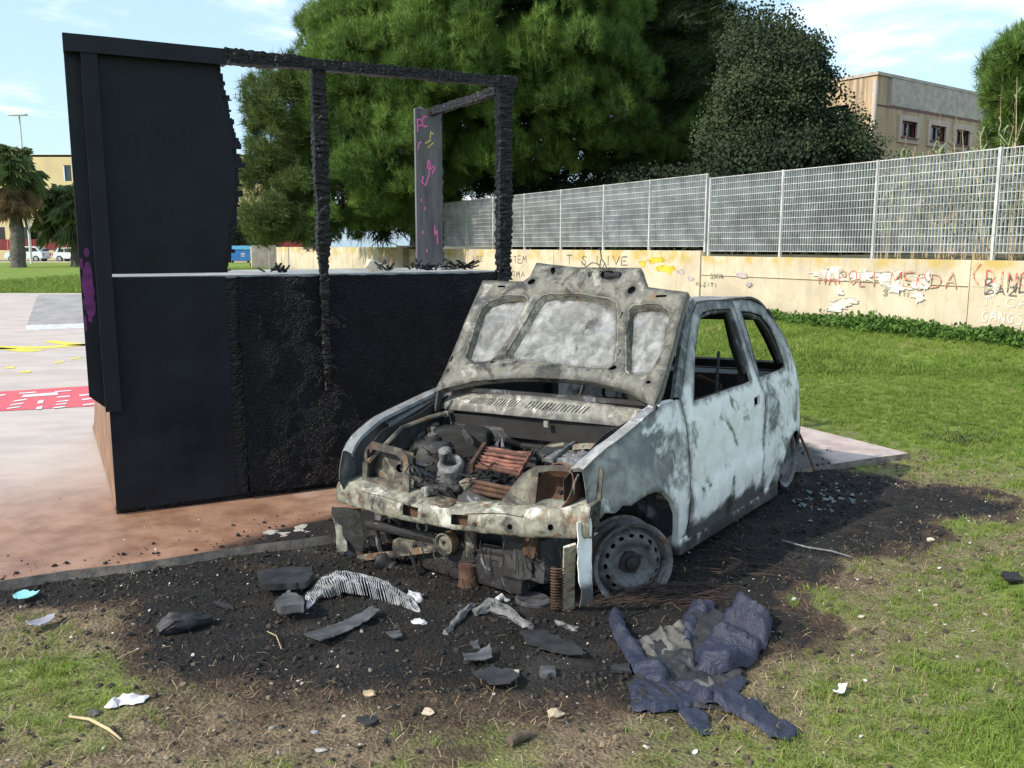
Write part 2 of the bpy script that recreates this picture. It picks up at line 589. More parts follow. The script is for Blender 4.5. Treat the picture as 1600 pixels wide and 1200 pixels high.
ground = link(bpy.data.objects.new('ground', me))
tag(ground, kind='structure')
def gz(x, y):
    return -0.04 + (fbm(x, y, 1.7, 2.0) * 0.014 + fbm(x, y, 9.0, 4.0) * 0.010)

# ================================================================== concrete slab of the skate park
def pad_edge(u):
    return PAD_A + PAD_D * u + PAD_N * (mnoise.noise(Vector((u * 2.3, 1.1, 0))) * 0.03 + mnoise.noise(Vector((u * 9, 4.1, 0))) * 0.012)
ring = [pad_edge(u) for u in np.arange(-14, 5.8, 0.12)] + [PAD_C]
s_ = PAD_C + PAD_N * 25.5
ring += [PAD_C + PAD_N * k for k in (1, 2, 4, 8, 14, 20)] + [Vector((s_.x, 28.9, 0)), Vector((-34, 28.9, 0)), Vector((-34, -6, 0))]
def pad_bm():
    poly = [(p.x, p.y) for p in ring]
    pts, edges = [tuple(p) for p in poly], [(i, (i + 1) % len(poly)) for i in range(len(poly))]
    G = np.array([(x, y) for x in np.arange(-3.6, 3.6, 0.09) for y in np.arange(3.0, 8.6, 0.09)])
    ok = pip(G, poly) & (seg_dist(G, poly) > 0.06)
    pts += [tuple(p) for p in G[ok]]
    V, E, F, _, _, _ = delaunay_2d_cdt([Vector(p) for p in pts], edges, [], 0, 1e-6)
    A = np.array([(v.x, v.y) for v in V]); F = [tuple(f) for f in F]
    C = np.array([A[list(f)].mean(0) for f in F]); ok = pip(C, poly)
    return A, [f for f, k in zip(F, ok) if k], poly
A_, F_, poly_ = pad_bm()
n0 = len(A_)
me = bpy.data.meshes.new('concrete_slab')
lowv = [(x, y, -0.16) for x, y in poly_]
V_ = [(x, y, 0.0) for x, y in A_] + lowv
# outline vertices come first and in order
Fs = [(i, n0 + i, n0 + (i + 1) % len(poly_), (i + 1) % len(poly_)) for i in range(len(poly_))]
me.from_pydata(V_, [], F_ + Fs)
me.materials.append(M_pad); me.materials.append(M_edge)
for p in me.polygons:
    if p.index >= len(F_): p.material_index = 1
sd_ = seg_dist(A_, BURN2); sd_ = np.where(pip(A_, BURN2), -sd_, sd_)
soot = np.clip(0.62 - sd_ / 0.30, 0, 1) * np.clip((A_[:, 0] + 1.9) / 0.8, 0, 1)
a = me.attributes.new('soot', 'FLOAT', 'POINT'); a.data.foreach_set('value', np.concatenate([soot, np.ones(len(lowv)) * 0.5]).astype(np.float32))
me.update()
slab = link(bpy.data.objects.new('concrete_slab', me)); tag(slab, kind='structure')
bm = bmesh.new(); bm.from_mesh(me); bmesh.ops.recalc_face_normals(bm, faces=bm.faces[:]); bm.to_mesh(me); bm.free()

def m_paint(name, col, wear=0.5):
    m = Mat(name)
    n = m.noise(14, 7, 0.7)
    c = m.mix(m.mr(n, 0.3, 0.7), tuple(x * 0.85 for x in col), col)
    m.out(m.mix(m.mr(n, wear, wear + 0.1), c, (0.52, 0.46, 0.42)), 0.7)
    return m.m
M_redp = m_paint('red_floor_paint', (0.62, 0.10, 0.12), 0.66)
M_yelp = m_paint('yellow_floor_paint', (0.72, 0.60, 0.06), 0.62)
M_whip = m_paint('white_floor_paint', (0.72, 0.66, 0.64), 0.72)
def marking(name, px, mat, z):
    b = B()
    ps = [gp(*p) for p in px]
    vs = [b.bm.verts.new((p.x, p.y, z)) for p in ps]
    b.bm.faces.new(vs)
    bmesh.ops.recalc_face_normals(b.bm, faces=b.bm.faces[:])
    for f in b.bm.faces:
        if f.normal.z < 0: f.normal_flip()
    me = bpy.data.meshes.new(name); b.bm.to_mesh(me); b.bm.free(); finish(me, mat)
    return link(bpy.data.objects.new(name, me), slab)
marking('red_floor_marking', [(-60, 616), (145, 603), (156, 603), (230, 598), (230, 628), (165, 634), (0, 643), (-60, 647)], M_redp, 0.004)
for q in [[(33, 622), (37, 618), (90, 614), (91, 618)], [(60, 627), (69, 626), (67, 631), (58, 632)], [(58, 637), (67, 635), (65, 640), (56, 641)],
          [(30, 615), (56, 613), (57, 614.5), (29, 616.5)], [(22, 627), (43, 624), (41, 626), (20, 629)], [(17, 633), (38, 630), (36, 632), (15, 635)], [(12, 638.5), (33, 635.5), (31, 637.5), (10, 640.5)], [(-2, 618), (9, 617), (8, 619), (-3, 620)],
          [(88, 621), (110, 619), (109, 621), (90, 622.5)], [(90, 628), (108, 626), (106, 628), (88, 629.5)], [(88, 632.5), (105, 630.5), (103, 632.5), (86, 634)], [(84, 637.5), (103, 635.5), (101, 637.5), (82, 639.5)],
          [(86, 612.5), (111, 610.5), (111, 612), (85, 614)], [(124, 618), (145, 615.5), (145, 618), (124, 620)], [(128, 624.5), (150, 622), (150, 624), (128, 626.5)], [(130, 633), (154, 630), (154, 632), (129, 635)]]:
    marking('white_floor_marking', q, M_whip, 0.008)
for q in [[(-40, 543), (0, 541), (60, 542), (140, 537), (140, 540), (70, 545), (20, 546), (-40, 546)], [(66, 534), (85, 532), (104, 535), (140, 538), (140, 541), (104, 540)], [(0, 543), (35, 546), (72, 547), (50, 550), (30, 550), (0, 546)],
          [(30, 581), (50, 579), (48, 582), (32, 583)], [(8, 574), (24, 573), (22, 576), (10, 576)], [(84, 566), (100, 564), (100, 566), (86, 568)], [(110, 560), (128, 558), (127, 560), (111, 562)]]:
    marking('yellow_floor_marking', q, M_yelp, 0.004)

# low skate bank far across the slab
def m_grey_conc(name, a, b_):
    m = Mat(name)
    n = m.noise(3, 7, 0.6)
    return m.out(m.mix(m.mr(n, 0.3, 0.7), a, b_), 0.75, 0, m.bump(m.noise(40, 4), 0.2, 0.004))
M_bank = m_grey_conc('bank_ramp_skin', (0.25, 0.23, 0.222), (0.34, 0.31, 0.30))
M_lip = simple('steel_lip', (0.55, 0.53, 0.53), 0.45, 0.15, 9)
q0, q1 = gp(40, 516), gp(190, 511)
bk = thing('bank_ramp', 'low grey wedge-shaped skate bank far across the slab beside the lawn', 'skate ramp', q0, math.atan2(q1.y - q0.y, q1.x - q0.x))
Lb = (q1 - q0).length
b = B()
b.prism([(0, 0.0), (0.22, 0.06), (3.0, 0.46), (3.6, 0.46), (3.6, 0.0)], 0, Lb, Matrix(((0, 0, 1, 0), (1, 0, 0, 0), (0, 1, 0, 0), (0, 0, 0, 1))))
b.done('ramp_body', M_bank, bk)
B().box((Lb / 2, 0.10, 0.034), (Lb, 0.26, 0.012), Matrix.Rotation(math.atan2(0.06, 0.22), 3, 'X')).done('steel_lip', M_lip, bk)

# ================================================================== burnt quarter pipe (the black structure)
def m_char(name, col=(0.009, 0.0098, 0.0135), scale=1.0, st=0.6, bricky=True, rough=0.62, ash=0.15, bdist=0.008, spec=0.2):
    m = Mat(name)
    n = m.noise(3.2 * scale, 7, 0.65); n2 = m.noise(70 * scale, 5, 0.7)
    c = m.mix(m.mr(n, 0.3, 0.7), tuple(x * 0.6 for x in col), tuple(x * 1.5 for x in col))
    c = m.mix(m.mr(n2, 0.56, 0.8, 0, ash), c, (0.085, 0.085, 0.092))
    h = m.math('MULTIPLY', n2, 0.5)
    if bricky:
        v = m.voro(42 * scale, m.vec((0.7, 0.7, 1.5), (0, 0, 0), None), 'DISTANCE_TO_EDGE')
        w = m.voro(17 * scale, m.vec((0.8, 0.8, 1.4), (3, 1, 2), None), 'DISTANCE_TO_EDGE')
        h = m.math('ADD', h, m.math('ADD', m.mr(v, 0, 0.22), m.mr(w, 0, 0.12)))
        c = m.mix(m.mr(v, 0.0, 0.12, 0.6, 0.0), c, (0.004, 0.004, 0.005))
    return m.out(c, m.mr(n, 0.3, 0.7, rough - 0.12, rough + 0.12), 0, m.bump(h, st, bdist), spec)
M_char_rough = m_char('alligator_char', (0.012, 0.0128, 0.0165), scale=1.35, st=1.0, bdist=.010, rough=.62, ash=.4, spec=.22)
M_char_flat = m_char('scorched_black_panel', (0.0095, 0.0105, 0.0155), 1.0, 0.35, False, 0.55, 0.06)
M_char_post = m_char('charred_timber', (0.011, 0.0105, 0.012), 0.7, 0.6, True, 0.5, 0.3, .008, .3)
M_ply = simple('plywood_edge', (0.20, 0.115, 0.07), 0.8, 0.3, 6, bs=0.3)
M_deck = simple('grey_ramp_surface', (0.27, 0.26, 0.25), 0.6, 0.4, 4)
def m_board():
    m = Mat('smoked_grey_board')
    n = m.noise(4, 7, 0.65, 0, m.vec((3, 3, 0.5)))
    c = m.mix(m.mr(n, 0.3, 0.7), (0.06, 0.054, 0.057), (0.14, 0.125, 0.128))
    z = m.xyz()[2]
    c = m.mix(m.mr(z, 2.5, 1.3, 0, 0.0), c, (0.1, 0.08, 0.08))
    return m.out(c, 0.5, 0, m.bump(n, 0.2, 0.005), 0.5)
M_board = m_board()
M_pink = m_paint('pink_spray_paint', (0.72, 0.16, 0.42), 0.8)
M_magenta = simple('magenta_spray_paint', (0.13, 0.015, 0.12), 0.7, 0.5, 14)
M_yelspray = m_paint('yellow_green_spray_paint', (0.50, 0.45, 0.10), 0.8)

RAMP_ANG = math.radians(27.7)
ramp = thing('burnt_quarter_pipe', 'black charred skate ramp with burnt-out guard frame standing beside the car', 'skate ramp', (-2.225, 4.813, 0), RAMP_ANG)
RW, RH, RT = 2.5, 1.335, 2.572
# lower wall: smooth left panel, rough right panel, each with an own edge
def wall_fn(amp, seed):
    def f(u, v):
        n = mnoise.noise(Vector((u * 5, v * 5, seed))) * amp + mnoise.noise(Vector((u * 22, v * 22, seed))) * amp * 0.7
        return (u, -n, v)
    return f
sheet('wall_panel', [(0.0, 0.03), (0.655, 0.035), (0.655, RH - 0.006), (0.0, RH - 0.002)], [], 0.05, wall_fn(0.002, 1), M_char_flat, ramp, 0.018)
def rough_fn(u, v):
    n = mnoise.noise(Vector((u * 6, v * 6, 7))) * 0.006 + mnoise.noise(Vector((u * 25, v * 25, 3))) * 0.005
    p = mnoise.noise(Vector((u * 2.2, v * 3.0, 11)))
    step = 0.007 if p > 0.12 else 0.0
    return (u, -n - step + 0.006, v)
top = [(0.715 + k * 0.05, RH - 0.006 - abs(mnoise.noise(Vector((k * 0.7, 0, 5)))) * 0.018) for k in range(36)]
bot = [(2.485 - k * 0.05, 0.035 + abs(mnoise.noise(Vector((k * 0.9, 3, 5)))) * 0.02) for k in range(36)]
sheet('wall_panel', top + [(2.485, RH - 0.01), (2.485, 0.04)] + bot, [], 0.022, rough_fn, M_char_rough, ramp, 0.016)
B().box((0.685, 0.012, RH / 2 + 0.01), (0.09, 0.01, RH - 0.05)).jitter(0.004, 6, 2, 2).done('seam_batten', M_char_post, ramp)
# frame behind the panels and the plywood ends
b = B()
for u in (0.03, 0.685, 1.22, 1.85, 2.46):
    b.box((u, 0.075, RH / 2), (0.05, 0.10, RH - 0.03))
b.box((RW / 2, 0.075, 0.02), (RW, 0.09, 0.036))
b.done('inner_frame', M_char_post, ramp)
prof = [(0.028, 0.012), (0.028, RH - 0.012)] + [(1.25, RH - 0.012)]
R_ = 2.2
for k in range(0, 13):
    a_ = math.radians(6 + (64 * (1 - k / 12.0)))
    prof.append((1.25 + (math.sin(math.radians(70)) - math.sin(a_)) * R_ * 0.84, (1 - math.cos(a_)) / (1 - math.cos(math.radians(70))) * (RH - 0.02) ))
prof[-1] = (prof[-1][0], 0.012)
MX = Matrix(((0, 0, 1, 0), (1, 0, 0, 0), (0, 1, 0, 0), (0, 0, 0, 1)))
for u0, u1 in ((-0.0, 0.018), (RW - 0.018, RW)):
    B().prism(prof, u0, u1, MX).done('end_panel', M_ply, ramp)
b = B()
pts = prof[1:]
for (y0, z0), (y1, z1) in zip(pts, pts[1:]):
    b.quad((0.0, y0, z0 + 0.012), (RW, y0, z0 + 0.012), (RW, y1, z1 + 0.012), (0.0, y1, z1 + 0.012))
bmesh.ops.remove_doubles(b.bm, verts=b.bm.verts[:], dist=1e-4)
bmesh.ops.recalc_face_normals(b.bm, faces=b.bm.faces[:]); thicken(b.bm, 0.014)
b.done('riding_surface', M_deck, ramp)

def charred_bar(name, a, b_, w, h, amp, parent, seed, taper=None, up=(0, 0, 1), mat=None):
    """square timber with scaly blocks of char raised on it"""
    a, b_ = Vector(a), Vector(b_)
    L = (b_ - a).length
    x = (b_ - a).normalized(); u = Vector(up)
    if abs(x.dot(u)) > 0.98: u = Vector((0, 1, 0))
    y = u.cross(x).normalized(); z = x.cross(y)
    n, m_ = int(L / 0.009), 40
    bm = bmesh.new(); rows = []
    for i in range(n + 1):
        t = i / n; k = taper(t) if taper else 1.0; row = []
        for j in range(m_):
            th = 2 * math.pi * j / m_
            c, s = math.cos(th), math.sin(th)
            q = max(abs(c), abs(s)); rr = 1.0 / q * (0.90 + 0.10 * q)
            p0 = Vector((t * L, c * rr * w / 2 * k, s * rr * h / 2 * k))
            sp = Vector((p0.x * 30, p0.y * 9, p0.z * 9)) + Vector((seed, seed, seed))
            d = mnoise.voronoi(sp)[0]
            e = min(1.0, (d[1] - d[0]) * 2.2)
            g = amp * 1.25 * (e ** .6 - 0.6) + mnoise.noise(Vector((t * L * 5, seed, j * 0.05))) * amp * 0.8
            p0.y += c * g; p0.z += s * g
            row.append(bm.verts.new(a + x * p0.x + y * p0.y + z * p0.z))
        rows.append(row)
    for r0, r1 in zip(rows, rows[1:]):
        for j in range(m_):
            bm.faces.new((r0[j], r0[(j + 1) % m_], r1[(j + 1) % m_], r1[j]))
    bm.faces.new(rows[0][::-1]); bm.faces.new(rows[-1])
    return from_bm(name, bm, mat or M_char_post, parent, 50)
# guard frame
B().box((0.018, -0.034, (2.49 + 0.605) / 2), (0.078, 0.05, 2.49 - 0.605)).jitter(0.0015, 8, 1, 3).done('guard_post', M_char_flat, ramp)
b = B()
b.prism([(-0.096, 0.69), (-0.001, 0.605), (-0.001, 2.49), (-0.096, 2.49)], -0.0085, 0.028, Matrix(((1, 0, 0, 0), (0, 0, 1, 0), (0, 1, 0, 0), (0, 0, 0, 1))))
b.done('side_trim_board', M_char_flat, ramp)
marks = B()
for k in range(26):
    zc = 1.28 + random.gauss(0, 0.10); r_ = random.uniform(0.008, 0.03)
    xx = min(-0.045, max(-0.088, -0.046 - abs(random.gauss(0, 0.02))))
    pts = ell(xx, zc, min(r_, xx + 0.094, -0.032 - xx), r_ * 1.8, 8)
    marks.bm.faces.new([marks.bm.verts.new((p[0], -0.0105 - 0.0003 * k / 26, p[1])) for p in pts])
marks.done('magenta_spray', M_magenta, ramp, None)
charred_bar('top_rail', (0.70, -0.03, 2.537), (2.52, -0.03, 2.545), 0.075, 0.064, 0.008, ramp, 1.0, lambda t: 1.3 - .3 * min(1, t * 3.5))
B().box((0.302, -0.03, 2.53), (0.80, 0.075, 0.086)).jitter(0.002, 7, 3, 3).done('top_rail', M_char_flat, ramp)
charred_bar('guard_post', (1.222, -0.03, 0.63), (1.222, -0.03, 2.51), 0.074, 0.062, 0.013, ramp, 5.0, lambda t: min(1.0, 0.42 + 1.15 * t) * (1.0 - 0.10 * math.sin(t * 6)))
charred_bar('guard_post', (2.437, -0.02, 1.28), (2.445, -0.02, 2.52), 0.092, 0.078, 0.014, ramp, 9.0)
# remaining sheet of the guard with a ragged burnt edge, two plies
rr = random.Random(3)
def ragged(base, amp, seed):
    pts = []
    z = 1.352
    while z < 2.492:
        w = base + 0.085 * math.sin((z - 1.35) * 2.72) + 0.03 * mnoise.noise(Vector((z * 6, seed, 0)))
        st = rr.choice((0, 0.3, 0.5, 1.0)) * amp * rr.random() * (0.3 + 1.4 * abs(mnoise.noise(Vector((z * 9, seed + 3, 0)))))
        hgt = rr.uniform(0.005, 0.03)
        pts += [(w + st, z), (w + st, z + hgt)]
        z += hgt + 0.0005
    return pts
e1 = ragged(0.665, 0.085, 1); e2 = ragged(0.640, 0.07, 6)
sheet('guard_sheet', [(0.055, 1.352)] + e1 + [(0.055, 2.492)], [], 0.05, lambda u, v: (u, 0.004 + 0.002 * mnoise.noise(Vector((u * 6, v * 6, 0))), v), M_char_flat, ramp, 0.007)
sheet('guard_sheet', [(0.055, 1.352)] + e2 + [(0.055, 2.492)], [], 0.05, lambda u, v: (u, -0.008 + 0.002 * mnoise.noise(Vector((u * 5, v * 5, 3))), v), M_char_flat, ramp, 0.009)
# faint smoked lettering left on the sheet
M_faint = simple('smoked_lettering', (0.0108, 0.012, 0.0175), 0.6, 0.3, 30, spec=.2)
# rear corner board with pink writing and the burnt side rail
charred_bar('side_rail', (2.44, 0.05, 2.505), (2.425, 1.14, 2.505), 0.05, 0.055, 0.010, ramp, 13.0)
rag = [(2.50 + 0.012 * mnoise.noise(Vector((k * 0.8, 2, 2))) + (0.02 if 0.2 < k / 40 < 0.65 else 0) * abs(mnoise.noise(Vector((k * 1.7, 9, 1)))), 1.36 + k * (1.145 / 40)) for k in range(41)]
brd = sheet('corner_board', [(2.285, 1.36)] + rag + [(2.285, 2.525)], [], 0.05, lambda u, v: (u, 1.16 + 0.002 * mnoise.noise(Vector((u * 4, v * 4, 1))), v), M_board, ramp, 0.03)
charred_bar('charred_edge', (2.505, 1.175, 1.37), (2.500, 1.175, 2.50), 0.03, 0.05, 0.012, ramp, 17.0)
B().box((2.40, 1.19, 1.353), (0.14, 0.06, 0.02)).done('board_foot', M_char_post, ramp)

# ------------------------------------------------------------------ hand-drawn writing as thin ribbons
SF = {'A': [[(0, 0), (.5, 1), (1, 0)], [(.2, .4), (.8, .4)]], 'B': [[(0, 0), (0, 1), (.7, .95), (.8, .75), (.1, .52), (.9, .4), (.85, .1), (0, 0)]], 'C': [[(.9, .9), (.4, 1), (0, .6), (.05, .25), (.4, 0), (.9, .1)]],
      'D': [[(0, 0), (0, 1), (.7, .85), (1, .5), (.7, .12), (0, 0)]], 'E': [[(.9, 1), (0, 1), (0, 0), (.9, 0)], [(0, .5), (.7, .5)]], 'G': [[(.9, .85), (.45, 1), (0, .55), (.3, 0), (.85, .1), (.9, .45), (.5, .45)]],
      'H': [[(0, 0), (0, 1)], [(1, 0), (1, 1)], [(0, .5), (1, .5)]], 'I': [[(.5, 0), (.5, 1)]], 'L': [[(.1, 1), (0, 0), (.8, 0)]], 'M': [[(0, 0), (.1, 1), (.5, .35), (.9, 1), (1, 0)]], 'N': [[(0, 0), (.05, 1), (.9, 0), (1, 1)]],
      'O': [[(.5, 1), (.05, .7), (.1, .2), (.5, 0), (.95, .3), (.9, .8), (.5, 1)]], 'P': [[(0, 0), (0, 1), (.8, .9), (.8, .6), (0, .45)]], 'R': [[(0, 0), (0, 1), (.8, .9), (.75, .6), (0, .5), (.9, 0)]],
      'S': [[(.9, .85), (.5, 1), (.1, .78), (.8, .4), (.7, .05), (0, .1)]], 'T': [[(0, 1), (1, 1)], [(.5, 1), (.5, 0)]], 'U': [[(0, 1), (.1, .1), (.5, 0), (.9, .15), (1, 1)]], 'V': [[(0, 1), (.5, 0), (1, 1)]], 'Z': [[(0, 1), (.9, 1), (.05, 0), (1, 0)]],
      'Y': [[(0, 1), (.5, .5), (1, 1)], [(.5, .5), (.5, 0)]], 'X': [[(0, 1), (1, 0)], [(0, 0), (1, 1)]], '(': [[(.8, 1), (.2, .6), (.15, .3), (.7, 0)]], '1': [[(.2, .8), (.5, 1), (.5, 0)]], '!': [[(.5, 1), (.5, .3)], [(.5, .1), (.5, 0)]], '.': [[(.4, .0), (.6, .05)]], ' ': []}
def strokes(text, u0, v0, w, h, gap=0.35, slant=0.0, wob=0.06, seed=0):
    r_ = random.Random(seed)
    out = []
    u = u0
    for ch in text:
        dz = r_.uniform(-0.08, 0.08) * h; sc = r_.uniform(0.88, 1.1)
        for st in SF.get(ch, []):
            out.append([(u + (x + slant * y + r_.uniform(-wob, wob)) * w * sc, v0 + dz + (y + r_.uniform(-wob, wob)) * h * sc) for x, y in st])
        u += w * (1 + gap) * (0.6 if ch in 'I1!.' else 1.0)
    return out
def ribbon(name, lines, width, fn, mat, parent, seed=0):
    """spray lines: flat ribbons laid on a surface; fn(u, v, lift) -> xyz"""
    bm = bmesh.new()
    lift = 0.0
    for ln in lines:
        P = [np.array(p, float) for p in ln]
        # smooth the polyline a little
        Q = []
        for i in range(len(P) - 1):
            p0, p1, p2, p3 = P[max(i - 1, 0)], P[i], P[i + 1], P[min(i + 2, len(P) - 1)]
            for k in range(5):
                t = k / 5.0
                Q.append(0.5 * ((2 * p1) + (-p0 + p2) * t * 0.8 + (2 * p0 * 0.8 - 4.2 * p1 + 3.4 * p2 - p3 * 0.8 + 0.8 * p1 * 0) * t * t * 0 + 0 * p3) + 0 if False else p1 + (p2 - p1) * (t * t * (3 - 2 * t) * 0.35 + t * 0.65))
        Q.append(P[-1])
        row = []
        for i, q in enumerate(Q):
            t = Q[min(i + 1, len(Q) - 1)] - Q[max(i - 1, 0)]
            n = np.array([-t[1], t[0]]); n = n / (np.linalg.norm(n) + 1e-9)
            w = width * (0.85 + 0.3 * abs(mnoise.noise(Vector((i * 0.4, seed, len(row))))))
            row.append((bm.verts.new(fn(*(q + n * w / 2), lift)), bm.verts.new(fn(*(q - n * w / 2), lift))))
        for (a1, a2), (b1, b2) in zip(row, row[1:]):
            bm.faces.new((a1, a2, b2, b1))
        lift += 0.0004
    me = bpy.data.meshes.new(name); bm.to_mesh(me); bm.free(); finish(me, mat)
    return link(bpy.data.objects.new(name, me), parent)
bf = lambda u, v, k: (u, 1.1255 - k, v)
for ln_ in ( strokes('P', 2.30, 2.36, 0.05, 0.085, seed=1) + strokes('C', 2.335, 2.39, 0.05, 0.07, seed=2) + [[(2.34, 2.03), (2.33, 1.98), (2.36, 1.96), (2.385, 2.03), (2.40, 2.12), (2.385, 2.15), (2.375, 2.09), (2.40, 2.08), (2.43, 2.11)], [(2.415, 2.05), (2.44, 2.10)]] +
       [[(2.32 + 0.03 * k % 0.05, z_0), (2.322 + 0.03 * k % 0.05, z_0 - 0.025)] for k, z_0 in enumerate((1.86, 1.80, 1.62, 1.48))] + [[(2.43, 1.66), (2.43, 1.58), (2.45, 1.63), (2.45, 1.52)], [(2.30, 2.22), (2.31, 2.27), (2.33, 2.28)]]):
    ribbon('pink_stroke', [ln_], 0.012, bf, M_pink, ramp)
for ln_ in [[(2.36, 2.27), (2.41, 2.30)], [(2.38, 2.24), (2.43, 2.28)], [(2.40, 2.31), (2.41, 2.36), (2.43, 2.34)]]:
    ribbon('yellow_stroke', [ln_], 0.012, bf, M_yelspray, ramp)
rf = lambda u, v, k: (u, -0.0195 - k, v)
for t_, u_, v_, s_0 in (('BSN', 0.17, 1.98, 4), ('FAC', 0.16, 1.58, 8)):
    for i_, c_ in enumerate(t_):
        for ln_ in strokes(c_, u_ + i_ * .105, v_, 0.08, 0.14, seed=s_0 + i_):
            ribbon('smoked_letter', [ln_], 0.016, rf, M_faint, ramp)
# charred scraps on the platform
for k, (u, y, s0) in enumerate([(1.92, 0.10, 0.10), (2.15, 0.16, 0.16), (2.24, 0.12, 0.12), (0.98, 0.10, 0.06), (1.70, 0.2, 0.06)]):
    b = B()
    for j in range(14):
        a_ = random.uniform(0, 6.28)
        p = Vector((u + random.gauss(0, s0 * 0.45), y + random.gauss(0, 0.03), RH + 0.012 + abs(random.gauss(0, 0.02))))
        b.beam(p, p + Vector((math.cos(a_) * s0 * 0.6, math.sin(a_) * 0.05, random.uniform(0.0, 0.045))), 0.012, 0.008)
    b.jitter(0.006, 20, k)
    o = b.done('charred_scrap', M_char_post, None, 40)
    o.matrix_world = Matrix.Translation((-2.225, 4.813, 0)) @ Matrix.Rotation(RAMP_ANG, 4, 'Z')
    o['kind'] = 'stuff'
    tag(o, ['small black heap of char lying on the ramp deck near the middle', 'largest black heap of charred scraps on the ramp deck beside the right post', 'black charred scraps on the ramp deck touching the right post', 'tiny black crumb of char on the ramp deck left of the middle post', 'small flat charred crumb on the deck edge right of the middle post'][k], 'charred scrap')
b = B().box((0, 0, 0), (0.13, 0.07, 0.062), None, 0.008).jitter(0.012, 14, 4, 2)
o = b.done('broken_concrete_lump', simple('pale_lump', (0.6, 0.52, 0.42), 0.9, 0.2, 12), None, 40)
o.matrix_world = Matrix.Translation((-2.225, 4.813, 0)) @ Matrix.Rotation(RAMP_ANG, 4, 'Z') @ Matrix.Translation((1.70, 0.42, RH + 0.030)) @ Matrix.Rotation(0.35, 4, 'Y')
tag(o, 'pale broken lump lying on the ramp deck left of the standing grey board', 'rubble')

# ================================================================== perimeter wall with fence
W0 = Vector((8.08, 13.9, 0)); WD = Vector((-0.458, 0.889, 0)).normalized(); WB = Vector((WD.y, -WD.x, 0))   # WB points behind the wall
def wpt(t, back=0.0, z=0.0):
    return W0 + WD * t + WB * back + Vector((0, 0, z))
def wall_t(px):
    k = (px - 800.0) / FPX * _cp   # near the horizon
    k = (px - 800.0) / FPX
    return (W0.x - k * W0.y * 1.012) / (-WD.x + k * WD.y)
def m_wall():
    m = Mat('beige_rendered_wall')
    x, y, z = m.xyz()
    n = m.noise(1.2, 7, 0.62); n2 = m.noise(9, 7, 0.7); n3 = m.noise(50, 5, 0.65)
    c = m.mix(m.mr(n, 0.3, 0.7), (0.49, 0.415, 0.295), (0.60, 0.525, 0.395))
    c = m.mix(m.mr(n2, 0.55, 0.72, 0, 0.6), c, (0.37, 0.30, 0.205))
    drip = m.noise(2.2, 6, 0.6, 0, m.vec((4.5, 4.5, 0.35)))
    c = m.mix(m.math('MULTIPLY', m.mr(drip, 0.5, 0.75), m.mr(z, 0.1, 1.25, 0.25, 0.75)), c, (0.36, 0.29, 0.18))
    c = m.mix(m.mr(m.noise(0.55, 7, 0.62, 0.6), 0.46, 0.68, 0, 0.55), c, (0.34, 0.29, 0.215))
    moss = m.math('MULTIPLY', m.mr(m.noise(1.7, 6, 0.65), 0.42, 0.62), m.mr(z, 1.0, 1.22))
    c = m.mix(m.math('MULTIPLY', moss, 0.8), c, (0.42, 0.30, 0.06))
    c = m.mix(m.math('MULTIPLY', m.mr(n2, 0.4, 0.6), m.mr(z, 0.32, 0.0, 0, 0.8)), c, (0.40, 0.31, 0.20))
    c = m.mix(m.mr(n3, 0.66, 0.8, 0, 0.5), c, (0.25, 0.2, 0.14))
    return m.out(c, 0.92, 0, m.bump(m.math('ADD', n3, n2), 0.35, 0.008), 0.2)
M_wall = m_wall()
wall = thing('perimeter_wall', 'long beige rendered wall with graffiti below the steel grating fence', 'wall', wpt(0))
MW = Matrix.Translation(-wpt(0))
def wall_box(name, t0, t1, z0, z1, f0, f1, mat, parent, bev=0.0):
    b = B()
    b.beam(wpt((t0), (f0 + f1) / 2, (z0 + z1) / 2) - wpt(0), wpt(t1, (f0 + f1) / 2, (z0 + z1) / 2) - wpt(0), abs(f1 - f0), z1 - z0, (0, 0, 1), bev)
    return b.done(name, mat, parent, 30)
joints = [-9, -5.9, 1.03, 7.98, 14.9, 21.2, 27.3]
for i, (a, c) in enumerate(zip(joints, joints[1:])):
    wall_box('wall_panel', a + 0.012, c - 0.012, -0.2, 1.275 if c < 8 else 1.40, 0.0 + (0.02 if i == 2 else 0), 0.28, M_wall, wall, 0.012)
for i, (a, c) in enumerate(zip([27.34, 34.5, 42, 50], [34.46, 41.96, 49.9, 60])):
    wall_box('wall_panel', a, c, -0.2, 1.46, -0.25, 0.1, M_wall, wall, 0.012)
wall_box('pier_cap', 26.6, 27.9, 1.465, 1.53, -0.32, 0.2, simple('pale_cap', (0.6, 0.58, 0.52), 0.8, 0.2), wall, 0.01)
# graffiti
def m_paint(name, col, wear=0.5):
    m = Mat(name)
    n = m.noise(9, 8, 0.75)
    c = m.mix(m.mr(m.noise(3, 5), 0.3, 0.7), tuple(x * 0.8 for x in col), col)
    m.out(m.mix(m.mr(n, wear - 0.06, wear + 0.06), c, (0.52, 0.435, 0.30)), 0.85)
    return m.m
M_gred = m_paint('red_graffiti', (0.55, 0.15, 0.10), 0.52)
M_gblk = m_paint('black_graffiti', (0.10, 0.085, 0.08), 0.54)
M_gwht = m_paint('white_graffiti', (0.72, 0.68, 0.60), 0.56)
M_gyel = m_paint('yellow_graffiti', (0.70, 0.50, 0.05), 0.70)
M_glil = m_paint('lilac_graffiti', (0.45, 0.38, 0.42), 0.58)
for _m in (M_gred, M_gblk, M_gwht, M_gyel, M_glil):
    pass
def wfn(t_right, lift0):
    # u runs to the viewer's right
    def f(u, v, k):
        p = wpt(t_right - u, -0.004 - lift0 - k, v) - wpt(0)
        return p
    return f
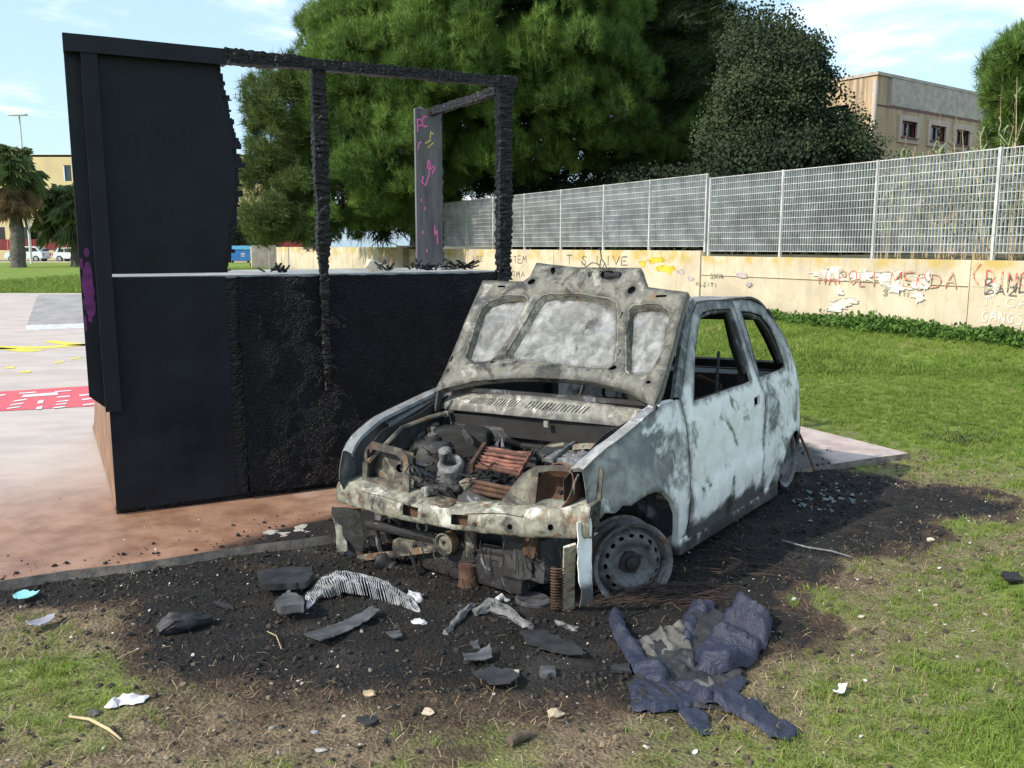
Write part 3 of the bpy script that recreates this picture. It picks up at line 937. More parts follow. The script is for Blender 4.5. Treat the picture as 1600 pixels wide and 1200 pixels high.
def px_uv(px, py):
    p = on_plane(px, py, wpt(0), WB)
    return (p - wpt(0)).dot(WD), p.z
def wtext(name, text, px0, py0, px1, py1, width, mat, lift=0.002, seed=0, slant=0.0):
    t0, z1 = px_uv(px0, py0); t1, z0 = px_uv(px1, py1)
    L = t0 - t1; n = len(text)
    w = L / (n + (n - 1) * 0.35)
    for i, ch in enumerate(text):
        if ch == ' ': continue
        s = strokes(ch, i * w * 1.35, z0, w, z1 - z0, 0.35, slant, 0.05, seed + i)
        ribbon(name, s, width, wfn(t0, lift + 0.0012 * (i % 2)), mat, wall, seed + i)
def wblob(name, px, py, rx, ry, mat, lift=0.001, seed=0, n=60):
    t, z = px_uv(px, py)
    pts = []
    for k in range(n):
        a = 2 * math.pi * k / n
        r = 1 + 0.75 * mnoise.noise(Vector((math.cos(a) * 1.6, math.sin(a) * 1.6, seed * 3.3)))
        r *= 1 + 0.6 * mnoise.noise(Vector((math.cos(a) * 6, math.sin(a) * 6, seed)))
        pts.append((rx * r * math.cos(a), ry * r * math.sin(a)))
    bm = bmesh.new()
    f = wfn(t, lift)
    bm.faces.new([bm.verts.new(f(u, z + v, 0)) for u, v in pts])
    bmesh.ops.triangulate(bm, faces=bm.faces[:])
    me = bpy.data.meshes.new(name); bm.to_mesh(me); bm.free(); finish(me, mat)
    return link(bpy.data.objects.new(name, me), wall)
for i, a in enumerate([(1300, 428, .42, .10), (1345, 430, .35, .09), (1385, 432, .25, .10), (1402, 446, .28, .10), (1440, 440, .20, .12), (1435, 462, .14, .09), (1312, 455, .10, .07), (1310, 478, .24, .09), (1330, 470, .2, .05), (1548, 448, .10, .16), (1316, 500, .08, .03), (1416, 508, .10, .025), (1340, 503, .08, .03), (1486, 518, .05, .02)]):
    wblob('white_paint_patch', *a, M_gwht, 0.001 + 0.0003 * i, i)
for i, a in enumerate([(1025, 406, .34, .07), (1040, 421, .34, .09), (1005, 412, .15, .08)]):
    wblob('yellow_paint_patch', *a, M_gyel, 0.001 + 0.0003 * i, i + 30)
for i, a in enumerate([(1065, 425, .12, .06), (1160, 430, .16, .06), (1170, 444, .10, .05), (1080, 436, .12, .05)]):
    wblob('lilac_paint_patch', *a, M_glil, 0.001 + 0.0003 * i, i + 40)
wtext('red_letter', 'NAPOLI', 1281, 422, 1372, 447, 0.028, M_gred, 0.006, 3)
wtext('red_letter', 'MERDA', 1392, 424, 1493, 450, 0.028, M_gred, 0.006, 13, 0.1)
wtext('red_letter', '(', 1520, 416, 1533, 446, 0.030, M_gred, 0.006, 20)
wtext('red_letter', 'DINO', 1543, 424, 1606, 448, 0.030, M_gred, 0.006, 24)
wtext('black_letter', 'BIND', 1541, 430, 1606, 458, 0.022, M_gblk, 0.009, 31, 0.12)
wtext('black_letter', 'BAZ', 1540, 446, 1590, 462, 0.02, M_gblk, 0.011, 36, 0.1)
wtext('white_letter', 'T.CA', 1536, 463, 1606, 481, 0.022, M_gwht, 0.005, 41)
wtext('white_letter', 'GANGST', 1536, 484, 1612, 508, 0.028, M_gwht, 0.005, 45)
wtext('black_letter', 'SKIN', 1380, 452, 1420, 463, 0.018, M_gblk, 0.007, 51)
wtext('black_letter', 'ALZITI', 1088, 440, 1120, 448, 0.02, M_gblk, 0.005, 61)
wtext('black_letter', 'SAVA', 1110, 427, 1130, 435, 0.02, M_gblk, 0.005, 66)
wtext('black_letter', 'T S LIVE', 886, 399, 982, 415, 0.03, M_gblk, 0.005, 71)
wtext('black_letter', 'STEM', 796, 400, 822, 411, 0.03, M_gblk, 0.005, 81)
wtext('black_letter', 'OMA', 800, 422, 820, 433, 0.03, M_gblk, 0.005, 86)
wtext('black_letter', 'SGEW', 738, 400, 762, 408, 0.03, M_gblk, 0.005, 91)
def far_scrib(t0, z, mat, seed):
    ribbon('red_scribble', strokes('RO', 0, z, 0.35, 0.42, seed=seed), 0.06, lambda u, v, k: wpt(t0 - u, -0.256 - k, v) - wpt(0), mat, wall, seed)
far_scrib(29.0, 0.75, M_gred, 3)
far_scrib(30.4, 0.55, M_gred, 5)
far_scrib(39.0, 0.7, M_gred, 9)
# hairline ledge shadows: formwork joint along the wall
for a, c in ((1.06, 7.95), (-5.8, 1.0)):
    wall_box('formwork_ridge', a, c, 0.842, 0.850, -0.006, 0.05, M_wall, wall)

M_galv = simple('galvanised_steel', (0.47, 0.47, 0.46), 0.55, 0.3, 2, 0.2)
fence = thing('grating_fence', 'tall galvanised steel grating fence standing along the top of the beige wall', 'fence', wpt(0, 0.14, 1.27))
F0 = wpt(0, 0.14, 1.27)
def grating(L, H, step_v, step_h):
    """vertical flat bars, round cross rods, framed; local x along, z up, y depth"""
    V, F = [], []
    def bx(c, d):
        i = len(V)
        for sx in (-1, 1):
            for sy in (-1, 1):
                for sz in (-1, 1):
                    V.append((c[0] + sx * d[0] / 2, c[1] + sy * d[1] / 2, c[2] + sz * d[2] / 2))
        F.extend([(i, i + 1, i + 3, i + 2), (i + 4, i + 6, i + 7, i + 5), (i, i + 4, i + 5, i + 1), (i + 2, i + 3, i + 7, i + 6), (i, i + 2, i + 6, i + 4), (i + 1, i + 5, i + 7, i + 3)])
    n = int(L / step_v)
    for k in range(n + 1):
        bx((L * k / n, 0, H / 2), (0.009, 0.038, H))
    m_ = int(H / step_h)
    for k in range(m_ + 1):
        bx((L / 2, 0.016, 0.005 + (H - 0.01) * k / m_), (L, 0.010, 0.011))
    bx((L / 2, -0.003, H + 0.004), (L, 0.036, 0.008)); bx((L / 2, -0.003, -0.004), (L, 0.036, 0.008))
    return V, F
PS = [-5.6, -3.25, -0.9, 0.745, 3.144, 5.54, 7.85]
PS2 = [7.98, 10.2, 12.34, 14.67, 17.0, 19.3, 21.6, 23.9, 26.2, 27.3]
RZ = math.atan2(WD.y, WD.x)
mesh_cache = {}
def fence_run(ps, zb, H):
    for a, c in zip(ps, ps[1:]):
        L = round(c - a - 0.07, 2)
        k = (L, H)
        if k not in mesh_cache:
            V, F = grating(L, H, 0.066, 0.132)
            me = bpy.data.meshes.new('grating_panel'); me.from_pydata(V, [], F); finish(me, M_galv); mesh_cache[k] = me
        o = bpy.data.objects.new('grating_panel', mesh_cache[k]); link(o, fence)
        p = wpt(a + 0.035, 0.14, zb) - F0
        o.location = p; o.rotation_euler = (0, 0, RZ); o['kind'] = 'stuff'
    for a in ps:
        p = wpt(a, 0.13, 0) - F0
        b = B().beam(p + Vector((0, 0, zb - 0.13)), p + Vector((0, 0, zb + H + 0.02)), 0.06, 0.05, WD)
        b.done('fence_post', M_galv, fence, None)
fence_run(PS, 1.395, 1.66)
fence_run(PS2, 1.50, 1.66)

# raised ground behind the wall
M_back = Mat('dry_bank_soil')
_n1 = M_back.noise(0.8, 7, 0.65)
M_back = M_back.out(M_back.mix(M_back.mr(_n1, 0.35, 0.65), (0.05, 0.055, 0.022), (0.13, 0.11, 0.06)), 0.95, 0, M_back.bump(M_back.noise(12, 6, 0.7), 0.8, 0.05))
bpts = []
nT, nB = 60, 24
V, F = [], []
for i in range(nT + 1):
    t = -60 + i * (130.0 / nT)
    for j in range(nB + 1):
        s = (j / nB) ** 1.8 * 90
        p = wpt(t, 0.29 + s, 0)
        z = 1.18 + 0.5 * min(1, s / 30.0) + 0.10 * fbm(p.x, p.y, 0.3, 4)
        V.append((p.x, p.y, z if t < 62 else -0.1))
for i in range(nT):
    for j in range(nB):
        a = i * (nB + 1) + j
        F.append((a, a + nB + 1, a + nB + 2, a + 1))
bank = from_np('raised_bank_ground', V, F, M_back, None, 180)
tag(bank, kind='structure')

# ================================================================== building behind the fence
def m_build():
    m = Mat('ochre_render')
    x, y, z = m.xyz()
    n = m.noise(0.8, 7, 0.6); n2 = m.noise(6, 6, 0.7)
    drip = m.noise(1.5, 7, 0.62, 0, m.vec((2.6, 2.6, 0.16)))
    c = m.mix(m.mr(n, 0.3, 0.7), (0.50, 0.365, 0.225), (0.58, 0.435, 0.28))
    c = m.mix(m.mr(n2, 0.55, 0.75, 0, 0.3), c, (0.40, 0.30, 0.2))
    c = m.mix(m.math('MULTIPLY', m.mr(drip, 0.42, 0.62), m.mr(z, 5.2, 8.2, 0.0, 0.9)), c, (0.20, 0.165, 0.13))
    c = m.mix(m.mr(drip, 0.55, 0.75, 0, 0.35), c, (0.36, 0.28, 0.2))
    return m.out(c, 0.9, 0, m.bump(n2, 0.2, 0.01), 0.2)
M_build = m_build()
M_greyr = simple('grey_parapet_render', (0.46, 0.40, 0.335), 0.9, 0.2, 3)
M_trim = simple('window_surround', (0.55, 0.44, 0.35), 0.9, 0.1, 6)
M_fr = simple('maroon_window_frame', (0.16, 0.035, 0.04), 0.5, 0.2, 9)
mg = Mat('dark_window_glass'); M_glass = mg.out((0.015, 0.018, 0.02), 0.08, 0, None, 0.8)
CD = 36.0
cc = at_d(1355, 385, CD); cc.z = 0
RD = Vector((0.80, 0.60, 0)); LD = Vector((-0.60, 0.80, 0))
top_z = at_d(1355, 115, CD).z
bld = thing('ochre_building', 'two-storey flat-roofed ochre building with three small windows behind the fence', 'building', cc, math.atan2(RD.y, RD.x))
def bwin(px0, py0, px1, py1):
    n = Vector((RD.y, -RD.x, 0))
    a = on_plane(px0, py0, cc, n) - cc; c = on_plane(px1, py1, cc, n) - cc
    return a.dot(RD), c.dot(RD), c.z, a.z
wins = [bwin(1408, 188, 1430, 217), bwin(1453, 195, 1475, 223), bwin(1493, 202, 1512, 229)]
holes = [[(a, z0), (c, z0), (c, z1), (a, z1)] for a, c, z0, z1 in wins]
WR = 16.0
sheet('wall', [(0, 0.8), (WR, 0.8), (WR, top_z), (0, top_z)], holes, 1.2, lambda u, v: (u, 0.0, v), M_build, bld, 0.0, None)
# left face with a recessed loggia and its own opening
lfp = lambda px, py: on_plane(px, py, cc, Vector((0.8, 0.6, 0))) - cc
lo = lfp(1322, 200); hi_ = lfp(1290, 165)
WL = 14.0
l0, l1 = lfp(1325, 180).dot(LD), 9.5
zA, zB = lfp(1325, 202).z, lfp(1325, 163).z
sheet('wall', [(0, 0.8), (WL, 0.8), (WL, top_z), (0, top_z)], [[(l0, zA), (l1, zA), (l1, zB), (l0, zB)]], 1.4, lambda u, v: (0.0, u, v), M_build, bld, 0.0, None)
b = B(); b.quad((2.5, l0 - 1, zA - 1), (2.5, l1 + 1, zA - 1), (2.5, l1 + 1, zB + 1), (2.5, l0 - 1, zB + 1)); b.done('loggia_back', M_glass, bld, None)
b = B(); b.box((1.25, (l0 + l1) / 2, zA - 0.05), (2.5, l1 - l0, 0.1)); b.done('loggia_floor', M_build, bld, None)
B().box((-0.06, (l0 + l1) / 2, zA + 0.55), (0.12, l1 - l0 - 0.02, 0.35)).done('loggia_parapet', M_trim, bld, None)
b = B(); b.box((WR / 2, WL / 2, top_z + 0.02), (WR + 0.12, WL + 0.12, 0.12)); b.done('roof_coping', M_greyr, bld, None)
b = B(); b.box((WR / 2 + 0.02, WL, (top_z + 0.8) / 2), (WR - 0.1, 0.2, top_z - 0.8)); b.box((WR, WL / 2, (top_z + 0.8) / 2), (0.2, WL - 0.3, top_z - 0.8)); b.done('back_wall', M_build, bld, None)
n_ = Vector((RD.y, -RD.x, 0))
zb0 = (on_plane(1362, 160, cc, n_) - cc).z
B().box((WR / 2 + 0.5, -0.02, (zb0 + top_z) / 2 - 0.02), (WR - 1.0, 0.05, top_z - zb0 - 0.06)).done('parapet_band', M_greyr, bld, None)
B().box((WR / 2, -0.012, zb0 - 0.05), (WR, 0.04, 0.05)).done('string_course', M_fr, bld, None)
pu = (on_plane(1362, 150, cc, n_) - cc).dot(RD)
B().tube([(pu, -0.12, top_z - 0.3), (pu, -0.12, 1.0)], 0.11, 12).done('downpipe', simple('pale_pipe', (0.55, 0.47, 0.4), 0.6, 0.1), bld)
for a, c, z0, z1 in wins:
    w = bpy.data.objects.new('window', None); w.empty_display_size = 0.1; link(w, bld); w.location = ((a + c) / 2, 0, z0)
    hw, hz = (c - a) / 2, z1 - z0
    b = B()
    for s in (-1, 1): b.box((s * (hw + 0.11), -0.03, hz / 2), (0.22, 0.08, hz + 0.44))
    b.box((0, -0.031, hz + 0.11), (2 * hw, 0.08, 0.22)); b.box((0, -0.031, -0.11), (2 * hw, 0.08, 0.22))
    b.done('surround', M_trim, w, None)
    b = B()
    for s in (-1, 1): b.box((s * (hw - 0.035), 0.10, hz / 2), (0.07, 0.06, hz))
    for z0_ in (0.035, hz - 0.035): b.box((0, 0.10, z0_), (2 * hw - 0.14, 0.06, 0.07))
    b.box((0.02, 0.10, hz / 2), (0.05, 0.06, hz - 0.14)); b.done('frame', M_fr, w, None)
    b = B().box((0, 0.14, hz / 2), (2 * hw, 0.02, hz)); b.done('pane', M_glass, w, None)
    b = B().box((0, -0.06, -0.02), (2 * hw + 0.1, 0.16, 0.05)); b.done('sill', M_fr, w, None)

# ================================================================== far side of the park on the left
def far(px, py, D): return at_d(px, py, D)
BD = 112.0
M_lb = simple('cream_facade', (0.62, 0.49, 0.27), 0.9, 0.08, 0.4)
lb = thing('cream_apartment_block', 'cream apartment block with dark ground floor beyond the palms', 'building', (0, BD, 0))
X = lambda px: (px - 800) / FPX * BD * 1.0
Z = lambda py, D=BD: at_d(800, py, D).z
zr, zp = Z(242), Z(354)
def xw(px): return at_d(px, 385, BD).x
lh = []
for px0, px1, py0, py1 in [(108, 120, 258, 283), (46, 53, 312, 326), (60, 76, 312, 322), (150, 165, 258, 283), (190, 205, 312, 326), (250, 262, 258, 280), (330, 345, 300, 318), (405, 425, 268, 288), (-40, -25, 258, 280)]:
    lh.append((xw(px0), xw(px1), Z(py1), Z(py0)))
sheet('wall', [(xw(-500), zp), (xw(470), zp), (xw(470), zr), (xw(-500), zr)], [[(a, z0), (c, z0), (c, z1), (a, z1)] for a, c, z0, z1 in lh], 4.0, lambda u, v: (u, 0, v), M_lb, lb, 0.0, None)
for a, c, z0, z1 in lh:
    B().box(((a + c) / 2, 0.3, (z0 + z1) / 2), (c - a, 0.05, z1 - z0)).done('window', M_glass, lb, None)
b = B().box(((xw(-500) + xw(470)) / 2, 6, zr - 0.1), (xw(470) - xw(-500), 12, 0.3)); b.done('roof', M_lb, lb, None)
for px in (-60, 15, 150, 260, 380):
    B().box((xw(px), 0.4, zp / 2), (0.8, 0.8, zp)).done('column', M_lb, lb, None)
B().box(((xw(-500) + xw(470)) / 2, 3.2, zp / 2), (xw(470) - xw(-500), 0.2, zp)).done('ground_floor_front', M_glass, lb, None)
for px0, px1, py in [(60, 82, 302), (58, 84, 336)]:
    B().box(((xw(px0) + xw(px1)) / 2, -0.6, Z(py)), (xw(px1) - xw(px0), 1.2, 0.5)).done('balcony', M_trim, lb, None)
RDD = 100.0
M_redf = simple('red_fence_paint', (0.24, 0.02, 0.02), 0.6, 0.2, 3)
rfz0, rfz1 = at_d(0, 391, RDD).z, at_d(0, 374, RDD).z
rfx0, rfx1 = at_d(-80, 385, RDD).x, at_d(480, 385, RDD).x
rfence = thing('red_railing', 'dark red railing fence in front of the cream apartment block', 'fence', (rfx0, RDD, 0))
V, F = [], []
b = B()
xx = 0.0
while xx < rfx1 - rfx0:
    b.box((xx, 0, (rfz0 + rfz1) / 2), (0.22, 0.04, rfz1 - rfz0)); xx += 0.28
o = b.done('pickets', M_redf, rfence, None); o['kind'] = 'stuff'
B().box(((rfx1 - rfx0) / 2, 0.05, rfz1 - 0.1), (rfx1 - rfx0, 0.06, 0.1)).done('top_rail', M_redf, rfence, None)
B().box(((rfx1 - rfx0) / 2, 0.1, rfz0 / 2 - 0.1), (rfx1 - rfx0, 0.3, rfz0 + 0.2)).done('plinth', M_lb, rfence, None)
# road strip
M_asph = simple('asphalt', (0.10, 0.10, 0.10), 0.9, 0.2, 2)
b = B().box((-30, 93, -0.02), (180, 12, 0.04)); o = b.done('road', M_asph, None, None); tag(o, kind='structure')
b = B().box((-30, 86.6, 0.0), (180, 0.3, 0.14)); o = b.done('kerb', M_trim, None, None); tag(o, kind='structure')

M_carw = simple('white_car_paint', (0.72, 0.73, 0.74), 0.3, 0.04, 2)
M_tyre = simple('tyre_rubber', (0.02, 0.02, 0.02), 0.8, 0.2, 9)
M_hub = simple('wheel_cover', (0.35, 0.35, 0.36), 0.4, 0.1, 9)
M_tail = simple('tail_light', (0.4, 0.02, 0.02), 0.3, 0.1)
def parked_car(label, loc, rz, kind):
    c = thing('parked_car', label, 'car', loc, rz, 'cars parked along the far road')
    if kind == 0:
        body = [(-1.85, .28), (-1.92, .55), (-1.88, .85), (-1.62, 1.05), (-1.25, 1.48), (.35, 1.50), (1.0, 1.05), (1.75, .88), (1.92, .6), (1.9, .28)]
        wn_ = [[(-1.5, 1.02), (-1.2, 1.38), (-.75, 1.40), (-.75, 1.0)], [(-.68, 1.0), (-.68, 1.41), (.05, 1.41), (.05, .98)], [(.12, .98), (.12, 1.41), (.32, 1.40), (.8, 1.02)]]
    else:
        body = [(-1.8, .28), (-1.88, .55), (-1.82, .88), (-1.55, .95), (-1.35, 1.36), (.15, 1.40), (.85, .92), (1.7, .80), (1.86, .55), (1.84, .28)]
        wn_ = [[(-1.4, .95), (-1.22, 1.28), (-.75, 1.30), (-.75, .93)], [(-.68, .93), (-.68, 1.31), (.12, 1.31), (.65, .93)]]
    MY = Matrix(((1, 0, 0, 0), (0, 0, 1, 0), (0, 1, 0, 0), (0, 0, 0, 1)))
    bb = B().prism(body, -.8, .8, MY)
    bmesh.ops.bevel(bb.bm, geom=bb.bm.edges[:], offset=0.05, segments=2, affect='EDGES')
    bb.done('body', M_carw, c, 40)
    for s in (-1, 1):
        for wq in wn_:
            B().prism(wq, s * .802 - .004, s * .802 + .004, MY).done('window', M_glass, c, None)
        for x0 in (-1.22, 1.2):
            Mw = Matrix.Translation((x0, s * .74, .30)) @ Matrix.Rotation(math.pi / 2, 4, 'X')
            w = B().lathe([(0.0, -.09), (.30, -.09), (.30, .09), (0, .09)], Mw, 20).done('wheel', M_tyre, c, 30)
            B().lathe([(0.0, -.1), (.19, -.1), (.19, .1), (0, .1)], Mw, 16).done('rim', M_hub, w, 30)
    B().box((-1.86, 0, 1.15 if kind == 0 else 1.12), (.02, 1.2, .3), Matrix.Rotation(-0.7, 3, 'Y')).done('rear_window', M_glass, c, None)
    for s in (-1, 1):
        B().box((-1.93, s * .68, .72), (.05, .16, .22)).done('tail_light', M_tail, c, None)
    return c
p = at_d(42, 385, 89); parked_car('white minivan parked behind the palm trunk and the lamp post', (p.x, 89, 0), math.pi, 0)
p = at_d(117, 385, 89); parked_car('white hatchback parked between the minivan and the black ramp', (p.x, 89, 0), 0, 1)
p = at_d(376, 385, 84)
dm = thing('blue_dumpster', 'blue waste container seen past the ragged edge of the burnt panel', 'dumpster', (p.x, 84, -0.04), 0.15)
M_blue = simple('blue_plastic', (0.03, 0.16, 0.45), 0.5, 0.15, 4); M_blue2 = simple('light_blue_lid', (0.12, 0.42, 0.72), 0.4, 0.1, 4)
B().prism([(-.85, .25), (.85, .25), (1.0, 1.25), (-1.0, 1.25)], -.55, .55, Matrix(((1, 0, 0, 0), (0, 0, 1, 0), (0, 1, 0, 0), (0, 0, 0, 1)))).done('bin_body', M_blue, dm, None)
B().prism([(-1.02, 1.26), (1.02, 1.26), (.9, 1.6), (-.9, 1.6)], -.6, .6, Matrix(((1, 0, 0, 0), (0, 0, 1, 0), (0, 1, 0, 0), (0, 0, 0, 1)))).done('lid', M_blue2, dm, None)
for s in (-.7, .7): B().lathe([(0, -.06), (.12, -.06), (.12, .06), (0, .06)], Matrix.Translation((s, -.45, .13)) @ Matrix.Rotation(math.pi / 2, 4, 'X'), 12).done('wheel', M_tyre, dm)
B().box((.25, -.56, .85), (.35, .01, .12)).done('white_sticker', M_gwht, dm, None)
B().box((.25, -.561, .65), (.35, .01, .08)).done('white_sticker', M_gwht, dm, None)
p = at_d(416, 385, 60)
B().box((0, 0, 0.78), (1.7, 1.2, 1.70), None, 0.03).done('concrete_block', simple('grey_block', (0.22, 0.20, 0.18), 0.9, 0.2, 2), None, 30, (p.x, 60, -0.05))
tag(bpy.data.objects['concrete_block'], 'grey concrete block under the left edge of the big pine', 'concrete block')
for i, (px, D, ht, lab) in enumerate([(420, 55, 1.9, 'thin grey stake in front of the grey concrete block'), (450, 52, 1.5, 'thin stake right of the grey concrete block')]):
    p = at_d(px, 385, D)
    o = B().tube([(0, 0, 0), (0.02, 0, ht)], 0.035, 6).done('stake', M_hub, None, 30, (p.x, D, -0.05)); tag(o, lab, 'stake')
M_pole = simple('pale_pole_paint', (0.6, 0.6, 0.6), 0.5, 0.05, 3)
p = at_d(47, 385, 80)
lp = thing('street_lamp', 'tall pale street lamp rising behind the palm', 'street lamp', (p.x, 80, -0.05))
zt = at_d(30, 180, 80).z
B().tube([(0, 0, 0), (0, 0, zt * .5), (0, 0, zt)], [.12, .10, .07], 8).done('pole', M_pole, lp)
B().box((0, -.3, zt + .05), (1.6, .5, .16), None, .03).done('lamp_head', M_pole, lp, 30)

# ================================================================== vegetation
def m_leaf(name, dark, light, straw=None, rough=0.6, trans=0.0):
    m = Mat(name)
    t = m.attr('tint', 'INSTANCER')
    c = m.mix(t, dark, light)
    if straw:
        c = m.mix(m.mr(t, 0.82, 0.95), c, straw)
    r = nd(m.nt, 'ShaderNodeObjectInfo').outputs['Random']
    c = m.mix(m.math('MULTIPLY', r, 0.22), c, tuple(x * 0.55 for x in dark))
    m.out(c, rough, 0, None, 0.3)
    if trans:
        tr = nd(m.nt, 'ShaderNodeBsdfTranslucent', {'Color': c})
        mx = nd(m.nt, 'ShaderNodeMixShader', {0: trans, 1: m.b.outputs[0], 2: tr.outputs[0]})
        m.nt.links.new(mx.outputs[0], m.nt.nodes['Material Output'].inputs[0])
    return m.m
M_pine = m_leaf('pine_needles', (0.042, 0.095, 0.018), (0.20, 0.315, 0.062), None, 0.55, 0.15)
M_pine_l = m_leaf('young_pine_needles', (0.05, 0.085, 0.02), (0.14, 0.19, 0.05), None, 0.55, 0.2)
M_pine_d = m_leaf('shaded_pine_needles', (0.020, 0.042, 0.012), (0.062, 0.105, 0.028), None, 0.6, 0.1)  # darker needle copy: shade painted into the inner crown, also for the darker pine
M_oak = m_leaf('holm_oak_leaves', (0.010, 0.020, 0.009), (0.062, 0.088, 0.038), None, 0.9)
M_bark = simple('bark', (0.09, 0.065, 0.045), 0.95, 0.4, 8, bs=0.8, bd=0.03)

def needle_src(name, mat, n=30, spread=75, w=0.022, seed=1):
    r_ = random.Random(seed)
    V, F = [], []
    for k in range(n):
        th = math.radians(spread) * math.sqrt(r_.random()); ph = r_.uniform(0, 6.283)
        d = Vector((math.sin(th) * math.cos(ph), math.sin(th) * math.sin(ph), math.cos(th)))
        s = d.cross(Vector((r_.uniform(-1, 1), r_.uniform(-1, 1), r_.uniform(-1, 1)))).normalized() * w
        L = r_.uniform(0.6, 1.0); o = d * r_.uniform(-0.25, 0.15) + Vector((0, 0, r_.uniform(-0.35, 0.25)))
        i = len(V)
        V += [o + s, o - s, o + d * L]
        F.append((i, i + 1, i + 2))
    return source(name, V, F, mat)
def leaf_src(name, mat, n=12, size=0.16, spread=1.0, seed=1, asp=0.5):
    r_ = random.Random(seed)
    V, F = [], []
    for k in range(n):
        o = Vector((r_.gauss(0, .33), r_.gauss(0, .33), r_.gauss(0, .28))) * spread
        d = Vector((r_.gauss(0, 1), r_.gauss(0, 1), r_.gauss(0.3, .8))).normalized()
        s = d.cross(Vector((r_.gauss(0, 1), r_.gauss(0, 1), r_.gauss(0, 1)))).normalized() * size * asp
        u = d.cross(s).normalized() * size * 0.12
        L = size * r_.uniform(0.8, 1.3)
        i = len(V)
        V += [o, o + d * L * 0.5 + s + u, o + d * L, o + d * L * 0.5 - s + u]
        F.append((i, i + 1, i + 2)); F.append((i, i + 2, i + 3))
    return source(name, V, F, mat)

def in_poly_px(poly, n, rng):
    poly = np.array(poly, float)
    lo, hi = poly.min(0), poly.max(0)
    out = np.zeros((0, 2))
    while len(out) < n:
        q = rng.uniform(lo, hi, (n * 3, 2))
        out = np.vstack([out, q[pip(q, poly)]])
    return out[:n]
def fence_D(px):
    t = wall_t(px)
    return W0.y + WD.y * t
def crown_points(poly, D0, depth, n_pl, n_t, r0, r1, tuft, rng, back=0.3, elong=1.3, cond=None, up=0.5, edge_small=True, fuzz=0.06, rag=0.0):
    """poly: outline of the crown as seen; plumes sit on a rounded body of that outline and of the given depth, each plume carries tufts"""
    q = in_poly_px(poly, n_pl, rng)
    sd = seg_dist(q, poly)
    if rag:
        k_ = np.array([mnoise.noise(Vector((a * .028, c_ * .028, 7.7))) for a, c_ in q])
        ok = (sd > 26) | (k_ > -0.12)
        q, sd, k_ = q[ok], sd[ok], k_[ok]
        q = q + np.stack([k_ * rag, k_ * -rag * .8], 1)
    smax = sd.max()
    P, Dn, S, T = [], [], [], []
    for (px, py), s in zip(q, sd):
        e = min(1.0, s / (smax * 0.75))
        bulge = math.sqrt(max(0.0, 1 - (1 - e) ** 2))
        front = rng.random() > back
        D = D0 + (-1 if front else 1) * depth * bulge * rng.uniform(0.72, 1.0) + rng.normal(0, 0.4)
        if cond: D = cond(px, py, D)
        c = np.array(at_d(px, py, D))
        ppm = FPX / D
        r = rng.uniform(r0, r1)
        if edge_small: r = min(r, max(0.35, s / ppm * 1.0 + 0.18))
        pt = rng.uniform(0.0, 0.8)
        n = max(6, int(n_t * (r / r1) ** 2))
        d = rng.normal(0, 1, (n, 3)); d[:, 2] = np.abs(d[:, 2]) * 0.9 + d[:, 2] * 0.35
        d /= np.linalg.norm(d, axis=1)[:, None]
        rad = r * rng.uniform(0.55, 1.0, n) ** 0.6
        p = c + d * rad[:, None] * np.array([1, 1, elong]) + rng.normal(0, fuzz, (n, 3))
        P.append(p)
        Dn.append(d * np.array([1, 1, 1]) + np.array([0, 0, up]))
        S.append(tuft * rng.uniform(0.75, 1.25, n))
        T.append(np.clip(pt + 0.30 * d[:, 2] + rng.normal(0, 0.12, n), 0, 1))  # upward tufts tinted lighter: top light painted into the leaf colour
    return np.vstack(P), np.vstack(Dn), np.concatenate(S), np.concatenate(T)
def make_tree(name, label, cat_group, base, trunk, limbs, crowns):
    """crowns: list of (part name, P, D, S, T, src)"""
    t = thing(name, label, 'tree', base, 0, cat_group)
    b = B()
    b.tube([Vector(p) - Vector(base) for p in trunk[0]], trunk[1], 10)
    for pts, rad in limbs:
        b.tube([Vector(p) - Vector(base) for p in pts], rad, 6)
    b.done('trunk', M_bark, t, 60)
    for nm, P, Dn, S, T, src in crowns:
        o = scatter(nm, P - np.array(base), Dn, S, T, src, t)
        o['kind'] = 'stuff'
    return t
rg = np.random.default_rng(5)
src_pine = needle_src('pine_tuft', M_pine, 30, 78, 0.024, 1)
src_pine_l = needle_src('young_pine_tuft', M_pine_l, 26, 70, 0.024, 2)
src_pine_d = needle_src('shaded_pine_tuft', M_pine_d, 30, 85, 0.028, 3)
src_oak = leaf_src('oak_spray', M_oak, 20, 0.17, 1.1, 4)

def limbs_to(c0, targets, r):
    out = []
    for tq in targets:
        tq = Vector(tq); c = Vector(c0)
        m_ = (c + tq) / 2 + Vector((random.uniform(-.3, .3), random.uniform(-.3, .3), random.uniform(0.1, .6)))
        out.append(([c, m_, tq], [r, r * .6, r * .2]))
    return out
# big pine
def cond1(px, py, D):
    f = fence_D(px) + 1.2
    if px > 660 and py > 150: D = max(D, f)
    return D
polyA = [(505, -150), (470, 40), (445, 100), (425, 150), (440, 230), (430, 330), (470, 385), (560, 398), (640, 392), (690, 360), (730, 325), (800, 305), (900, 288), (985, 275), (1015, 230), (1028, 130), (1012, 40), (985, -60), (950, -150)]
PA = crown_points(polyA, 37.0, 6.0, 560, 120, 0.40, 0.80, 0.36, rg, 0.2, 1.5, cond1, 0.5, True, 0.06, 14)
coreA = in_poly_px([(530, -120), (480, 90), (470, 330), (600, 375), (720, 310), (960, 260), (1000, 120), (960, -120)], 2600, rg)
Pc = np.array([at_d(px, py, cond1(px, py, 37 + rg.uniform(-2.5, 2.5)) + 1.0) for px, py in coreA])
coreS = (Pc, rg.normal(0, 1, (len(Pc), 3)), np.full(len(Pc), 1.0), rg.uniform(0, 0.3, len(Pc)))
